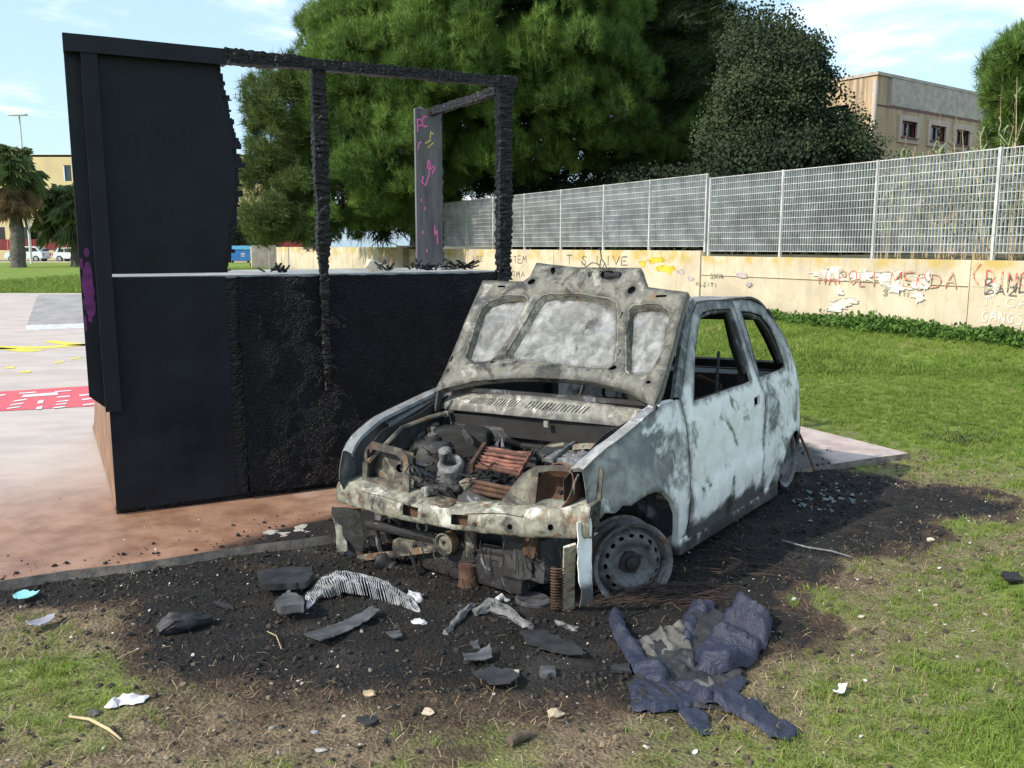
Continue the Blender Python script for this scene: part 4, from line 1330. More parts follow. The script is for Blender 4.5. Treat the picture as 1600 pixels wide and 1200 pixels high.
polyB = [(440, 105), (400, 118), (385, 150), (392, 235), (378, 290), (372, 340), (385, 378), (425, 388), (470, 395), (505, 400), (505, 330), (480, 230), (465, 130)]
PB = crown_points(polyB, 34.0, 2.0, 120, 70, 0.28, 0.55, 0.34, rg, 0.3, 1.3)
base = at_d(650, 385, 38.5); base.z = 1.1
top = at_d(690, -60, 38)
T0 = [base, base + Vector((0.3, 0, 3)), base + Vector((0.1, 0.2, 6)), Vector((top.x, 38, 11))]
lim = limbs_to(T0[1], [at_d(470, 300, 35), at_d(560, 330, 34), at_d(820, 250, 36), at_d(950, 230, 37)], 0.14) + limbs_to(T0[2], [at_d(520, 100, 35), at_d(700, 120, 33), at_d(900, 60, 36), at_d(440, 250, 34.2)], 0.12) + limbs_to(at_d(470, 300, 34.6), [at_d(400, 150, 34), at_d(390, 250, 34), at_d(385, 350, 34)], 0.04)
make_tree('pine_tree', 'huge dense green pine rising behind the burnt ramp and the fence', 'trees behind the fence', base, (T0, [0.34, 0.28, 0.22, 0.1]), lim,
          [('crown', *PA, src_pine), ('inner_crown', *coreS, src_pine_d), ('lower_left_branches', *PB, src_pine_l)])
# darker pine behind on the right
polyC = [(980, -120), (985, 60), (1000, 200), (960, 260), (900, 300), (1000, 290), (1090, 275), (1150, 262), (1140, 200), (1175, 120), (1150, 40), (1110, -60)]
PC = crown_points(polyC, 41.0, 3.5, 240, 90, 0.5, 0.95, 0.46, rg, 0.25, 1.4, lambda px, py, D: max(D, fence_D(px) + 1.5))
base = at_d(1060, 385, 42); base.z = 1.3
make_tree('pine_tree', 'darker pine standing between the huge pine and the holm oak', 'trees behind the fence', base, ([base, base + Vector((0, 0, 5)), base + Vector((0.3, 0, 10))], [0.28, 0.2, 0.07]),
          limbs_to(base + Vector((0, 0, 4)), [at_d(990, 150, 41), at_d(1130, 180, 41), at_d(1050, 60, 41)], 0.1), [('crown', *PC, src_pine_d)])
polyC2 = [(965, 262), (1010, 225), (1040, 218), (1085, 190), (1100, 165), (1120, 170), (1148, 158), (1148, 178), (1138, 205), (1120, 230), (1080, 250), (1020, 270)]
PC2 = crown_points(polyC2, 37.5, 1.0, 70, 60, 0.3, 0.6, 0.36, rg, 0.2, 1.2)
base = at_d(1060, 385, 38); base.z = 1.3
make_tree('pine_tree', 'lighter low pine bough in front of the dark holm oak', 'trees behind the fence', base, ([base, at_d(1060, 300, 38), at_d(1060, 235, 37.6)], [0.14, 0.1, 0.05]),
          limbs_to(at_d(1060, 260, 37.8), [at_d(1140, 180, 37.5), at_d(1000, 245, 37.5)], 0.05), [('crown', *PC2, src_pine)])
# holm oak
polyD = [(1120, 300), (1095, 250), (1130, 200), (1150, 120), (1140, 60), (1165, 38), (1190, 60), (1235, 45), (1262, 70), (1278, 92), (1275, 125), (1292, 152), (1288, 182), (1275, 198), (1315, 205), (1340, 192), (1362, 212), (1370, 235), (1352, 258), (1320, 280), (1260, 296)]
PD = crown_points(polyD, 30.0, 3.0, 300, 90, 0.28, 0.70, 0.50, rg, 0.3, 1.0, lambda px, py, D: max(D, fence_D(px) + 1.2), 0.2, True, 0.22, 22)
base = at_d(1225, 385, 30.5); base.z = 1.2
make_tree('holm_oak_tree', 'dark holm oak in front of the ochre building', 'trees behind the fence', base, ([base, base + Vector((0, 0, 3)), base + Vector((-.2, 0, 6.5))], [0.26, 0.2, 0.07]),
          limbs_to(base + Vector((0, 0, 2.2)), [at_d(1360, 230, 30), at_d(1130, 250, 30), at_d(1250, 100, 30), at_d(1300, 200, 30)], 0.1), [('crown', *PD, src_oak)])
# pine at the right edge
polyE = [(1560, 75), (1545, 100), (1540, 140), (1552, 180), (1548, 230), (1580, 250), (1700, 250), (1720, 100), (1650, 40)]
PE = crown_points(polyE, 30.0, 2.0, 120, 80, 0.4, 0.75, 0.42, rg, 0.3, 1.3)
base = at_d(1640, 385, 30); base.z = 1.3
make_tree('pine_tree', 'pine at the right edge of the picture above the reeds', 'trees behind the fence', base, ([base, base + Vector((0, 0, 5)), base + Vector((0, 0, 7))], [0.2, 0.15, 0.05]),
          limbs_to(base + Vector((0, 0, 4)), [at_d(1570, 140, 30), at_d(1680, 150, 30)], 0.08), [('crown', *PE, src_pine)])
# dark low shrubs behind the fence
for i, (px0, px1, D, ht, lab) in enumerate([(1105, 1230, 27, 3.0, 'dark shrub behind the fence under the holm oak'), (800, 960, 36, 2.6, 'dark shrub behind the fence under the huge pine'), (960, 1110, 33, 2.8, 'dark shrub behind the fence under the darker pine'), (1225, 1340, 26, 2.0, 'dark shrub behind the fence right of the holm oak trunk')]):
    a, c = at_d(px0, 385, D), at_d(px1, 385, D)
    n = 1500
    P = np.stack([rg.uniform(a.x, c.x, n), D + rg.normal(0, 0.8, n), 1.3 + ht * rg.random(n) ** 0.8], 1)
    mid = (a + c) / 2
    t = thing('shrub', lab, 'shrub', (mid.x, D, 1.2), 0, 'shrubs behind the fence')
    o = scatter('foliage', P - np.array((mid.x, D, 1.2)), rg.normal(0, 1, (n, 3)) + np.array([0, 0, .6]), np.full(n, 0.62), rg.uniform(0, 0.5, n), src_oak, t); o['kind'] = 'stuff'
    b = B()
    for k in range(7):
        x0 = rg.uniform(a.x, c.x) - mid.x
        b.tube([(x0, 0, 0), (x0 + rg.normal(0, .2), rg.normal(0, .2), ht * .8)], [.04, .015], 5)
    b.done('stems', M_bark, t)['kind'] = 'stuff'
# hedge far left
p = at_d(368, 385, 92)
t = thing('hedge', 'small dark hedge above the blue waste container', 'hedge', (p.x, 92, 0), 0)
n = 700
P = np.stack([rg.uniform(-2.6, 2.6, n), rg.normal(0, .5, n), 1.6 + 2.2 * rg.random(n)], 1)
o = scatter('foliage', P, rg.normal(0, 1, (n, 3)), np.full(n, 0.9), rg.uniform(0, .6, n), src_oak, t); o['kind'] = 'stuff'
b = B()
for k in range(5): b.tube([(k - 2, 0, 0), (k - 2, 0, 2.6)], .05, 5)
b.done('stems', M_bark, t)

# reeds behind the fence at the right
M_reed = simple('reed_leaf', (0.14, 0.19, 0.075), 0.6, 0.45, 3)
M_reedd = simple('dry_reed_cane', (0.42, 0.33, 0.18), 0.7, 0.3, 5)
def reed_clump(px0, px1, D, n, hlo, hhi, label):
    a, c = at_d(px0, 385, D), at_d(px1, 385, D)
    mid = Vector(((a.x + c.x) / 2, D, 1.2))
    t = thing('reed_clump', label, 'reeds', mid, 0, 'reeds behind the fence')
    b = B(); lv = B(); pl = B()
    for k in range(n):
        x = random.uniform(a.x, c.x) - mid.x; y = random.gauss(0, 0.5); h = random.uniform(hlo, hhi)
        lx, ly = random.gauss(0, .25), random.gauss(0, .2)
        P = [Vector((x + lx * s * s, y + ly * s * s, h * s)) for s in (0, .35, .7, 1)]
        b.tube(P, [.014, .013, .010, .004], 5, False)
        for j in range(random.randint(8, 13)):
            s = random.uniform(.15, .97); o = P[0].lerp(P[-1], s)
            o = Vector((x + lx * s * s, y + ly * s * s, h * s))
            az = random.uniform(0, 6.28); L = random.uniform(.35, .75); d = Vector((math.cos(az), math.sin(az), 0)); w = d.cross(Vector((0, 0, 1))) * random.uniform(.014, .026)
            q = [o, o + d * L * .45 + Vector((0, 0, L * .38)), o + d * L * .8 + Vector((0, 0, L * .25)), o + d * L + Vector((0, 0, -L * .1))]
            r_ = [lv.bm.verts.new(z + w * f) for z, f in zip(q, (.6, 1, .7, 0.02))]; l_ = [lv.bm.verts.new(z - w * f) for z, f in zip(q, (.6, 1, .7, 0.02))]
            for i in range(3): lv.bm.faces.new((r_[i], r_[i + 1], l_[i + 1], l_[i]))
        if h > hlo + 0.62 * (hhi - hlo) and random.random() < .5:
            tip = P[-1]
            for j in range(26):
                s = random.random(); o = tip + Vector((0, 0, s * .7 - .1)); d = Vector((random.gauss(0, 1), random.gauss(0, 1), 1.5)).normalized() * random.uniform(.06, .16) * (1.1 - s * .7); w = Vector((.008, .004, 0))
                vs = [pl.bm.verts.new(o + w), pl.bm.verts.new(o - w), pl.bm.verts.new(o + d)]; pl.bm.faces.new(vs)
    b.done('canes', M_reedd, t, 60)['kind'] = 'stuff'
    lv.done('leaves', M_reed, t, None)['kind'] = 'stuff'
    if pl.bm.verts: pl.done('plumes', M_reedd, t, None)['kind'] = 'stuff'
    else: pl.bm.free()
reed_clump(1490, 1640, 17.6, 46, 1.5, 2.6, 'tall reed clump with dry plumes behind the fence at the right edge')
reed_clump(1385, 1500, 20.5, 30, 1.6, 2.7, 'lower reed clump behind the fence below the three windows')
reed_clump(1570, 1680, 21.5, 12, 2.4, 4.4, 'tallest reeds with pale dry plumes beside the right-hand pine')

# palms
M_palm = simple('palm_frond', (0.12, 0.16, 0.06), 0.5, 0.35, 2)
M_palmd = simple('dead_palm_frond', (0.27, 0.19, 0.105), 0.9, 0.35, 2)
M_palmt = simple('palm_trunk', (0.12, 0.105, 0.092), 0.95, 0.4, 4, bs=1.0, bd=0.06)
def palm(label, loc, trunk_h, r, n, rad, dead, seed):
    r_ = random.Random(seed)
    t = thing('palm_tree', label, 'palm tree', loc, 0, 'palms at the far edge of the lawn')
    b = B()
    hs = [k / 14 for k in range(15)]
    b.tube([(0.15 * math.sin(h * 2), 0, h * trunk_h) for h in hs], [r * (1.35 - .5 * h + .09 * (-1) ** i) for i, h in enumerate(hs)], 12)
    b.done('trunk', M_palmt, t, 30)
    g, d_ = B(), B()
    for k in range(n):
        az = r_.uniform(0, 6.283)
        dd = k < dead
        el = r_.uniform(-1.35, -.5) if dd else r_.uniform(-.75, 1.35)
        L = rad * r_.uniform(.45, .62)
        o = Vector((0.15 * math.sin(2), 0, trunk_h - (r_.uniform(0, 1.3) if dd else 0)))
        d = Vector((math.cos(az) * math.cos(el), math.sin(az) * math.cos(el), math.sin(el)))
        q = o + d * L
        tgt = d_ if dd else g
        tgt.tube([o, q], [.05, .025], 4, False)
        s = d.cross(Vector((0, 0, 1))).normalized(); u = s.cross(d)
        fan = rad * r_.uniform(.45, .6)
        for j in range(17):
            a = (j / 16 - .5) * (3.6 if not dd else 1.6)
            v = (d * math.cos(a) + s * math.sin(a))
            tip = q + v * fan + Vector((0, 0, -fan * (.25 + .3 * r_.random()) * (1 + abs(a) * .3)))
            midp = q + v * fan * .55 + u * .05
            w = (v.cross(u)).normalized() * fan * .055
            vs = [tgt.bm.verts.new(x) for x in (q, midp + w, tip, midp - w)]
            tgt.bm.faces.new((vs[0], vs[1], vs[2])); tgt.bm.faces.new((vs[0], vs[2], vs[3]))
    g.done('green_fronds', M_palm, t, None)['kind'] = 'stuff'
    if dead: d_.done('dead_fronds', M_palmd, t, None)['kind'] = 'stuff'
    else: d_.bm.free()
p = at_d(26, 385, 66); zc = at_d(26, 268, 66).z
palm('tall palm with a skirt of dead brown fronds at the left edge', (p.x, 66, -0.05), zc, 0.40, 80, 2.25, 36, 2)
p = at_d(116, 385, 70); zc = at_d(100, 330, 70).z
palm('shorter bushy green palm left of the black ramp', (p.x, 70, -0.05), zc - .3, 0.3, 90, 3.0, 0, 5)

# ------------------------------------------------------------------ weeds at the foot of the wall, grass
M_weed = m_leaf('wall_weeds', (0.05, 0.115, 0.018), (0.13, 0.24, 0.04), None, 0.7, 0.2)
src_weed = leaf_src('weed_tuft', M_weed, 26, 0.42, 1.3, 9, 0.42)
n = 5200
tt = rg.uniform(-6, 19, n); bb = -np.abs(rg.normal(0, 0.22, n)) - 0.03
dn = np.array([0.5 + 0.5 * fbm(t, 0, 0.6, 3) for t in tt])
keep = rg.random(n) < np.clip(0.35 + dn, 0.15, 1)
tt, bb, dn = tt[keep], bb[keep], dn[keep]
P = np.array([wpt(t, b_, -0.02 + abs(rg.normal(0, 0.035 + 0.05 * d))) for t, b_, d in zip(tt, bb, dn)])
o = scatter('wall_foot_weeds', P, np.tile([0, 0, 1.0], (len(P), 1)) + rg.normal(0, .4, (len(P), 3)), rg.uniform(.10, .20, len(P)) * (0.6 + dn * 0.8), rg.uniform(0, .8, len(P)), src_weed)
tag(o, 'strip of leafy green weeds along the foot of the beige wall', 'weeds', kind='stuff')

M_grass = m_leaf('lawn_grass', (0.145, 0.225, 0.032), (0.31, 0.39, 0.08), (0.40, 0.33, 0.17), 0.6, 0.4)
def grass_src(name, n, seed, droop=.5, w=.045):
    r_ = random.Random(seed)
    V, F = [], []
    for k in range(n):
        az = r_.uniform(0, 6.28); le = r_.uniform(.15, 1.0) * droop; L = r_.uniform(.5, 1.0)
        o = Vector((r_.gauss(0, .28), r_.gauss(0, .28), 0)); d = Vector((math.cos(az), math.sin(az), 0))
        s = d.cross(Vector((0, 0, 1))) * w * r_.uniform(.6, 1.2)
        m_ = o + d * L * le * .45 + Vector((0, 0, L * .62)); tip = o + d * L * le * 1.3 + Vector((0, 0, L * (1 - .45 * le)))
        i = len(V)
        V += [o - s, o + s, m_ + s * .8, m_ - s * .8, tip]
        F += [(i, i + 1, i + 2, i + 3), (i + 3, i + 2, i + 4)]
    return source(name, V, F, M_grass)
srcs = [grass_src('grass_tuft', 15, k, .6 + .25 * k) for k in range(3)]
padpoly = [(p.x, p.y) for p in ring]
def lawn(xa, xb, ya, yb, dens_, hgt, name, label, thin=None):
    n = int((xb - xa) * (yb - ya) * dens_)
    Q = np.stack([rg.uniform(xa, xb, n), rg.uniform(ya, yb, n)], 1)
    ok = ~pip(Q, padpoly)
    # in view only, with a margin
    ok &= np.abs(Q[:, 0]) < (Q[:, 1] * 0.62 + 0.9)
    # in front of the wall
    ok &= ((Q[:, 0] - W0.x) * WB.x + (Q[:, 1] - W0.y) * WB.y) < -0.05
    Q = Q[ok]
    bu, sd = burn_at(Q)
    dr = dry_at(Q, sd)
    pr = np.clip(1.2 - dr * 1.0, 0.04, 1) * np.clip(1.0 - bu * 2.4, 0, 1)
    if thin: pr = pr * thin(Q)
    k = rg.random(len(Q)) < pr
    Q, dr, bu = Q[k], dr[k], bu[k]
    z = np.array([gz(x, y) if (abs(x) < 8 and y < 16) else -0.04 for x, y in Q])
    P = np.column_stack([Q, z - 0.004])
    sc = hgt * rg.uniform(.55, 1.25, len(Q)) * (1.0 - 0.45 * dr)
    T = np.clip(rg.normal(0.40, 0.2, len(Q)) + dr * 0.42 + np.array([fbm(x, y, .55, 31.0) for x, y in Q]) * .38, 0, 1)
    idx = rg.integers(0, 3, len(Q))
    for j in range(3):
        s = idx == j
        o = scatter(name, P[s], np.tile([0, 0, 1.0], (s.sum(), 1)) + rg.normal(0, .22, (s.sum(), 3)), sc[s], T[s], srcs[j])
        tag(o, label, 'grass', label.split(' in the')[0], 'stuff')
lawn(-3, 5, 1.6, 5.0, 950, 0.042, 'near_grass', 'short patchy grass round the burnt ground in the foreground')
lawn(0.8, 9, 4.6, 11, 480, 0.052, 'mid_grass', 'green lawn to the right of the burnt car')
lawn(1, 14, 10.5, 26, 130, 0.085, 'far_grass', 'bright green lawn between the car and the beige wall')
lawn(-8, 5, 10.5, 40, 60, 0.13, 'far_grass', 'bright green lawn behind the slab and the ramp')
lawn(-22, -2, 28.8, 60, 12, 0.25, 'distant_grass', 'distant lawn beyond the concrete slab')

# ================================================================== the burnt car
CAR_ANG = math.radians(-125.8); CAR_ROLL = math.radians(1.8)
_l = Vector((-math.sin(CAR_ANG), math.cos(CAR_ANG), 0))
CAR_O = Vector((0.526, 3.741, 0)) - _l * 0.70
MCAR = Matrix.Translation(CAR_O) @ Matrix.Rotation(CAR_ANG, 4, 'Z') @ Matrix.Translation((0, .7, 0)) @ Matrix.Rotation(CAR_ROLL, 4, 'X') @ Matrix.Translation((0, -.7, 0))
MCARI = MCAR.inverted()
CL = MCARI @ CAM
def cpx(px, py, ax, val):
    d = MCARI.to_3x3() @ ray(px, py)
    return CL + d * ((val - CL[ax]) / d[ax])

def m_burnt(name, base=(0.26, 0.26, 0.22), white=0.5, blue=0.0, rust=0.7, soot=0.7, seed=0.0, sc=1.0, wcol=(0.70, 0.70, 0.70), sootz=None, crisp=0.03, bs=0.25, front=None, seam=0.85, topgrey=False):
    """burnt-off paint: bare grey primer, white ash, blued steel, rust and soot, each with its own patches. Thresholds: lower = more of it"""
    m = Mat(name)
    v = m.vec((1, 1, 1), (seed, seed * 1.7, -seed))
    n1 = m.noise(3.2 * sc, 7, 0.58, 0.9, v); n2 = m.noise(11 * sc, 7, 0.66, 0.3, v); n3 = m.noise(75, 5, 0.7, 0, v); n4 = m.noise(2.1 * sc, 5, 0.6, 1.4, m.vec((1, 1, 1.3), (seed + 5, 2, seed)))
    c = m.mix(m.mr(n2, 0.3, 0.7), tuple(x * 0.6 for x in base), tuple(min(1, x * 1.35) for x in base))
    if blue > 0:
        c = m.mix(m.mr(n4, 0.62 - blue, 0.72 - blue), c, m.mix(n2, (0.11, 0.115, 0.135), (0.25, 0.255, 0.285)))
    w = m.math('ADD', m.math('MULTIPLY', n1, 0.78), m.math('MULTIPLY', n2, 0.22))
    if front is not None:
        w = m.math('ADD', w, m.mr(m.xyz()[0], front, front - 0.35, -0.12, 0.06))
    wm = m.mr(w, white, white + crisp)
    wc = m.mix(m.mr(n2, 0.35, 0.7), tuple(x * 0.82 for x in wcol), wcol)
    c = m.mix(wm, c, wc)
    # thin dark rim where ash ends
    edge = m.math('MULTIPLY', m.mr(w, white - 0.02, white), m.mr(w, white + 0.02, white, 0, 1))
    c = m.mix(m.math('MULTIPLY', edge, 0.45), c, (0.07, 0.07, 0.065))
    c = m.mix(m.mr(m.noise(4.3 * sc, 7, 0.65, 0.6, m.vec((1, 1, 1), (seed + 9, 1, 4))), rust, rust + 0.12, 0, 0.9), c, m.mix(n2, (0.075, 0.034, 0.016), (0.26, 0.125, 0.05)))
    sm = m.mr(m.noise(2.6 * sc, 7, 0.66, 0.5, m.vec((1, 1, 1.2), (3, seed + 4, 8))), soot, soot + 0.12, 0, 0.92)
    if sootz is not None:
        zz_ = m.math('ADD', m.xyz()[2], m.math('MULTIPLY', m.math('SUBTRACT', n1, 0.5), 0.28))
        sm = m.math('MAXIMUM', sm, m.mr(zz_, sootz + 0.03, sootz - 0.03, 0, 0.93))
    if topgrey:
        zt_ = m.math('ADD', m.xyz()[2], m.math('MULTIPLY', m.math('SUBTRACT', n1, 0.5), 0.30))
        c = m.mix(m.mr(zt_, 0.74, 0.90, 0, 0.85), c, m.mix(m.mr(n2, .35, .65), (0.16, 0.158, 0.155), (0.42, 0.415, 0.41)))
    sp_ = m.attr('seam')
    stn = m.math('ADD', sp_, m.math('MULTIPLY', m.math('SUBTRACT', m.noise(14, 6, 0.65, 0.4, v), 0.5), 1.5))
    sm = m.math('MAXIMUM', sm, m.math('MULTIPLY', m.mr(stn, 0.45, 1.15), seam))
    c = m.mix(sm, c, (0.022, 0.020, 0.020))
    c = m.mix(m.mr(n3, 0.62, 0.76, 0, 0.55), c, (0.06, 0.055, 0.05))
    hgt = m.math('ADD', m.math('MULTIPLY', wm, 0.35), m.math('ADD', m.math('MULTIPLY', n2, 0.5), m.math('MULTIPLY', n3, 0.35)))
    return m.out(c, m.mr(n2, 0.3, 0.7, 0.5, 0.8), 0.0, m.bump(hgt, bs, 0.006), 0.4)
M_door = m_burnt('white_ash_door', (0.30, 0.295, 0.265), 0.37, 0.0, 0.70, 0.68, 2.3, 1.1, (0.95, 0.915, 0.88), 0.17, 0.07, .3, None, .75, True)
M_quarter = m_burnt('ashy_quarter_panel', (0.26, 0.26, 0.255), 0.40, 0.10, 0.68, 0.60, 5.1, 1.3, (0.90, 0.87, 0.84), 0.08, 0.14, .3, None, .8, True)
M_fender = m_burnt('blued_front_wing', (0.29, 0.285, 0.27), 0.455, 0.10, 0.67, 0.68, 7.7, 1.0, (0.90, 0.87, 0.84), 0.10, 0.10, front=0.0, seam=.7)
M_fender_far = m_burnt('sooty_far_wing', (0.17, 0.18, 0.18), 0.60, 0.1, 0.6, 0.62, 1.2, 1.2, (0.5, 0.5, 0.48))
M_hoodf = m_burnt('grey_bonnet_frame', (0.15, 0.146, 0.122), 0.54, 0.03, 0.60, 0.51, 3.4, 2.4, (0.44, 0.43, 0.37), None, 0.18, 0.4, None, .9)
M_hoods = m_burnt('ash_bonnet_skin', (0.16, 0.16, 0.155), 0.44, 0.05, 0.69, 0.57, 8.2, 1.6, (0.36, 0.362, 0.355), None, 0.26, .4, None, .95)
M_beam = m_burnt('pale_front_panel', (0.235, 0.228, 0.18), 0.54, 0.0, 0.56, 0.53, 4.4, 2.2, (0.56, 0.545, 0.49), None, 0.12, 0.5)
M_cowl = m_burnt('pale_scuttle', (0.22, 0.212, 0.18), 0.54, 0.0, 0.66, 0.56, 6.6, 2.6, (0.50, 0.48, 0.43), None, 0.08)
M_rusty = m_burnt('rusty_bracket', (0.17, 0.16, 0.12), 0.62, 0.0, 0.50, 0.48, 9.1, 2.2, (0.6, 0.57, 0.48), None, 0.06)
M_pillar = m_burnt('ashy_pillar', (0.30, 0.31, 0.32), 0.49, 0.1, 0.70, 0.62, 1.9, 1.6, (0.74, 0.74, 0.74), None, 0.14)
M_roof = m_burnt('burnt_roof', (0.24, 0.24, 0.23), 0.58, 0.1, 0.56, 0.60, 2.9, 1.2, (0.5, 0.5, 0.5), None, 0.1)
M_inner = m_burnt('sooty_inner_metal', (0.040, 0.040, 0.039), 0.68, 0.05, 0.62, 0.46, 6.1, 2.0, (0.15, 0.155, 0.155), None, 0.1, 0.5)
M_interior = m_burnt('black_interior_metal', (0.030, 0.028, 0.026), 0.80, 0.0, 0.60, 0.46, 4.1, 2.0, (0.12, 0.12, 0.12), None, 0.1, 0.5)
M_rimm = m_burnt('scorched_wheel_steel', (0.13, 0.128, 0.128), 0.55, 0.05, 0.57, 0.57, 3.3, 3.0, (0.27, 0.275, 0.285), None, 0.2, 0.2, None, 0.0)
M_engine = m_burnt('burnt_engine_casting', (0.026, 0.025, 0.024), 0.66, 0.02, 0.60, 0.42, 5.5, 3.0, (0.12, 0.12, 0.115), None, 0.12, 0.7)
M_alu = m_burnt('melted_aluminium', (0.15, 0.15, 0.15), 0.52, 0.0, 0.70, 0.50, 7.5, 4.0, (0.36, 0.36, 0.36), None, 0.15, 0.8)
M_copper = simple('scorched_copper', (0.15, 0.058, 0.038), 0.7, 0.8, 18, 0.1)
M_rust = simple('brown_rust', (0.075, 0.038, 0.022), 0.9, 0.5, 16, bs=0.6)
M_black = simple('soot_black', (0.012, 0.011, 0.011), 0.8, 0.4, 9)

car = thing('burnt_car', 'burnt-out small hatchback with its bonnet raised, ash white and rusty', 'car')
car.matrix_world = MCAR

def lin(x, xs, ys):
    return float(np.interp(x, xs, ys))
def S(x, z):
    y = .745
    y -= .05 * max(0, (.30 - z) / .30) ** 1.5
    if z > .55: y -= .03 * ((min(z, .77) - .55) / .22) ** 2
    if z > .77: y -= .30 * (z - .77)
    if x > 0: y -= .09 * (x / .45) ** 2
    if x < -1.7: y -= .14 * ((-1.7 - x) / .9) ** 2 * min(1, max(0, (1.15 - z) / .4))
    return y
def dent(x, z, s, a):
    return a * mnoise.noise(Vector((x * 3.1 + s, z * 3.1, s))) + a * .5 * mnoise.noise(Vector((x * 9 + s, z * 9, s * 2)))
def arch_flare(x, z, cx, cz, r):
    d = math.hypot(x - cx, z - cz)
    return .016 * math.exp(-((d - r) / .05) ** 2)
F_OUT = [(.343, .395), (.352, .50), (.367, .61), (.30, .645), (.212, .68), (.032, .723), (-.173, .766), (-.30, .787), (-.449, .787), (-.480, .775), (-.501, .577), (-.522, .346), (-.534, .185), (-.537, .06),
         (-.445, .045), (-.425, .1), (-.409, .175), (-.387, .254), (-.335, .325), (-.27, .375), (-.201, .407), (-.13, .42), (-.061, .425), (.048, .418), (.102, .412), (.15, .425), (.20, .40), (.25, .41), (.30, .385)]
D_OUT = [(-.495, .775), (-.514, .577), (-.535, .346), (-.548, .185), (-.548, .085), (-1.50, .075), (-1.495, .25), (-1.525, .461), (-1.548, .658), (-1.495, .76), (-1.455, .95), (-1.43, 1.10), (-1.42, 1.20), (-1.1, 1.217), (-.95, 1.208), (-.87, 1.160), (-.70, .995), (-.518, .80)]
D_WIN = [(-.62, .754), (-.74, .924), (-.87, 1.07), (-.961, 1.148), (-1.0, 1.164), (-1.126, 1.172), (-1.37, 1.163), (-1.388, 1.06), (-1.40, .9), (-1.384, .759)]
F_OUT2 = [(.40, .36), (.437, .42), (.432, .46), (.384, .551), (.345, .585), (.293, .615), (.108, .677), (-.088, .715), (-.298, .756), (-.449, .775), (-.480, .765)] + F_OUT[10:24] + [(.17, .38), (.28, .35)]
Q_OUT = [(-1.502, .76), (-1.555, .658), (-1.532, .461), (-1.502, .25), (-1.507, .075), (-1.815, .05), (-1.83, .13), (-1.86, .22), (-1.90, .275), (-1.96, .32), (-2.03, .345), (-2.12, .355), (-2.22, .335), (-2.31, .28), (-2.37, .2), (-2.39, .12),
         (-2.50, .12), (-2.52, .317), (-2.50, .404), (-2.42, .608), (-2.30, .773), (-2.12, .957), (-1.95, 1.09), (-1.87, 1.150), (-1.72, 1.187), (-1.477, 1.212), (-1.427, 1.21), (-1.437, 1.10), (-1.462, .95)]
Q_WIN = [(-1.522, .765), (-1.512, 1.140), (-1.65, 1.130), (-1.80, 1.100), (-1.895, 1.02), (-1.96, .899), (-1.995, .778), (-1.9, .77)]
A_OUT = [(-.425, .800), (-.49, .792), (-.69, 1.0), (-.86, 1.168), (-.945, 1.217), (-.93, 1.24), (-.87, 1.225), (-.785, 1.16), (-.60, .985)]
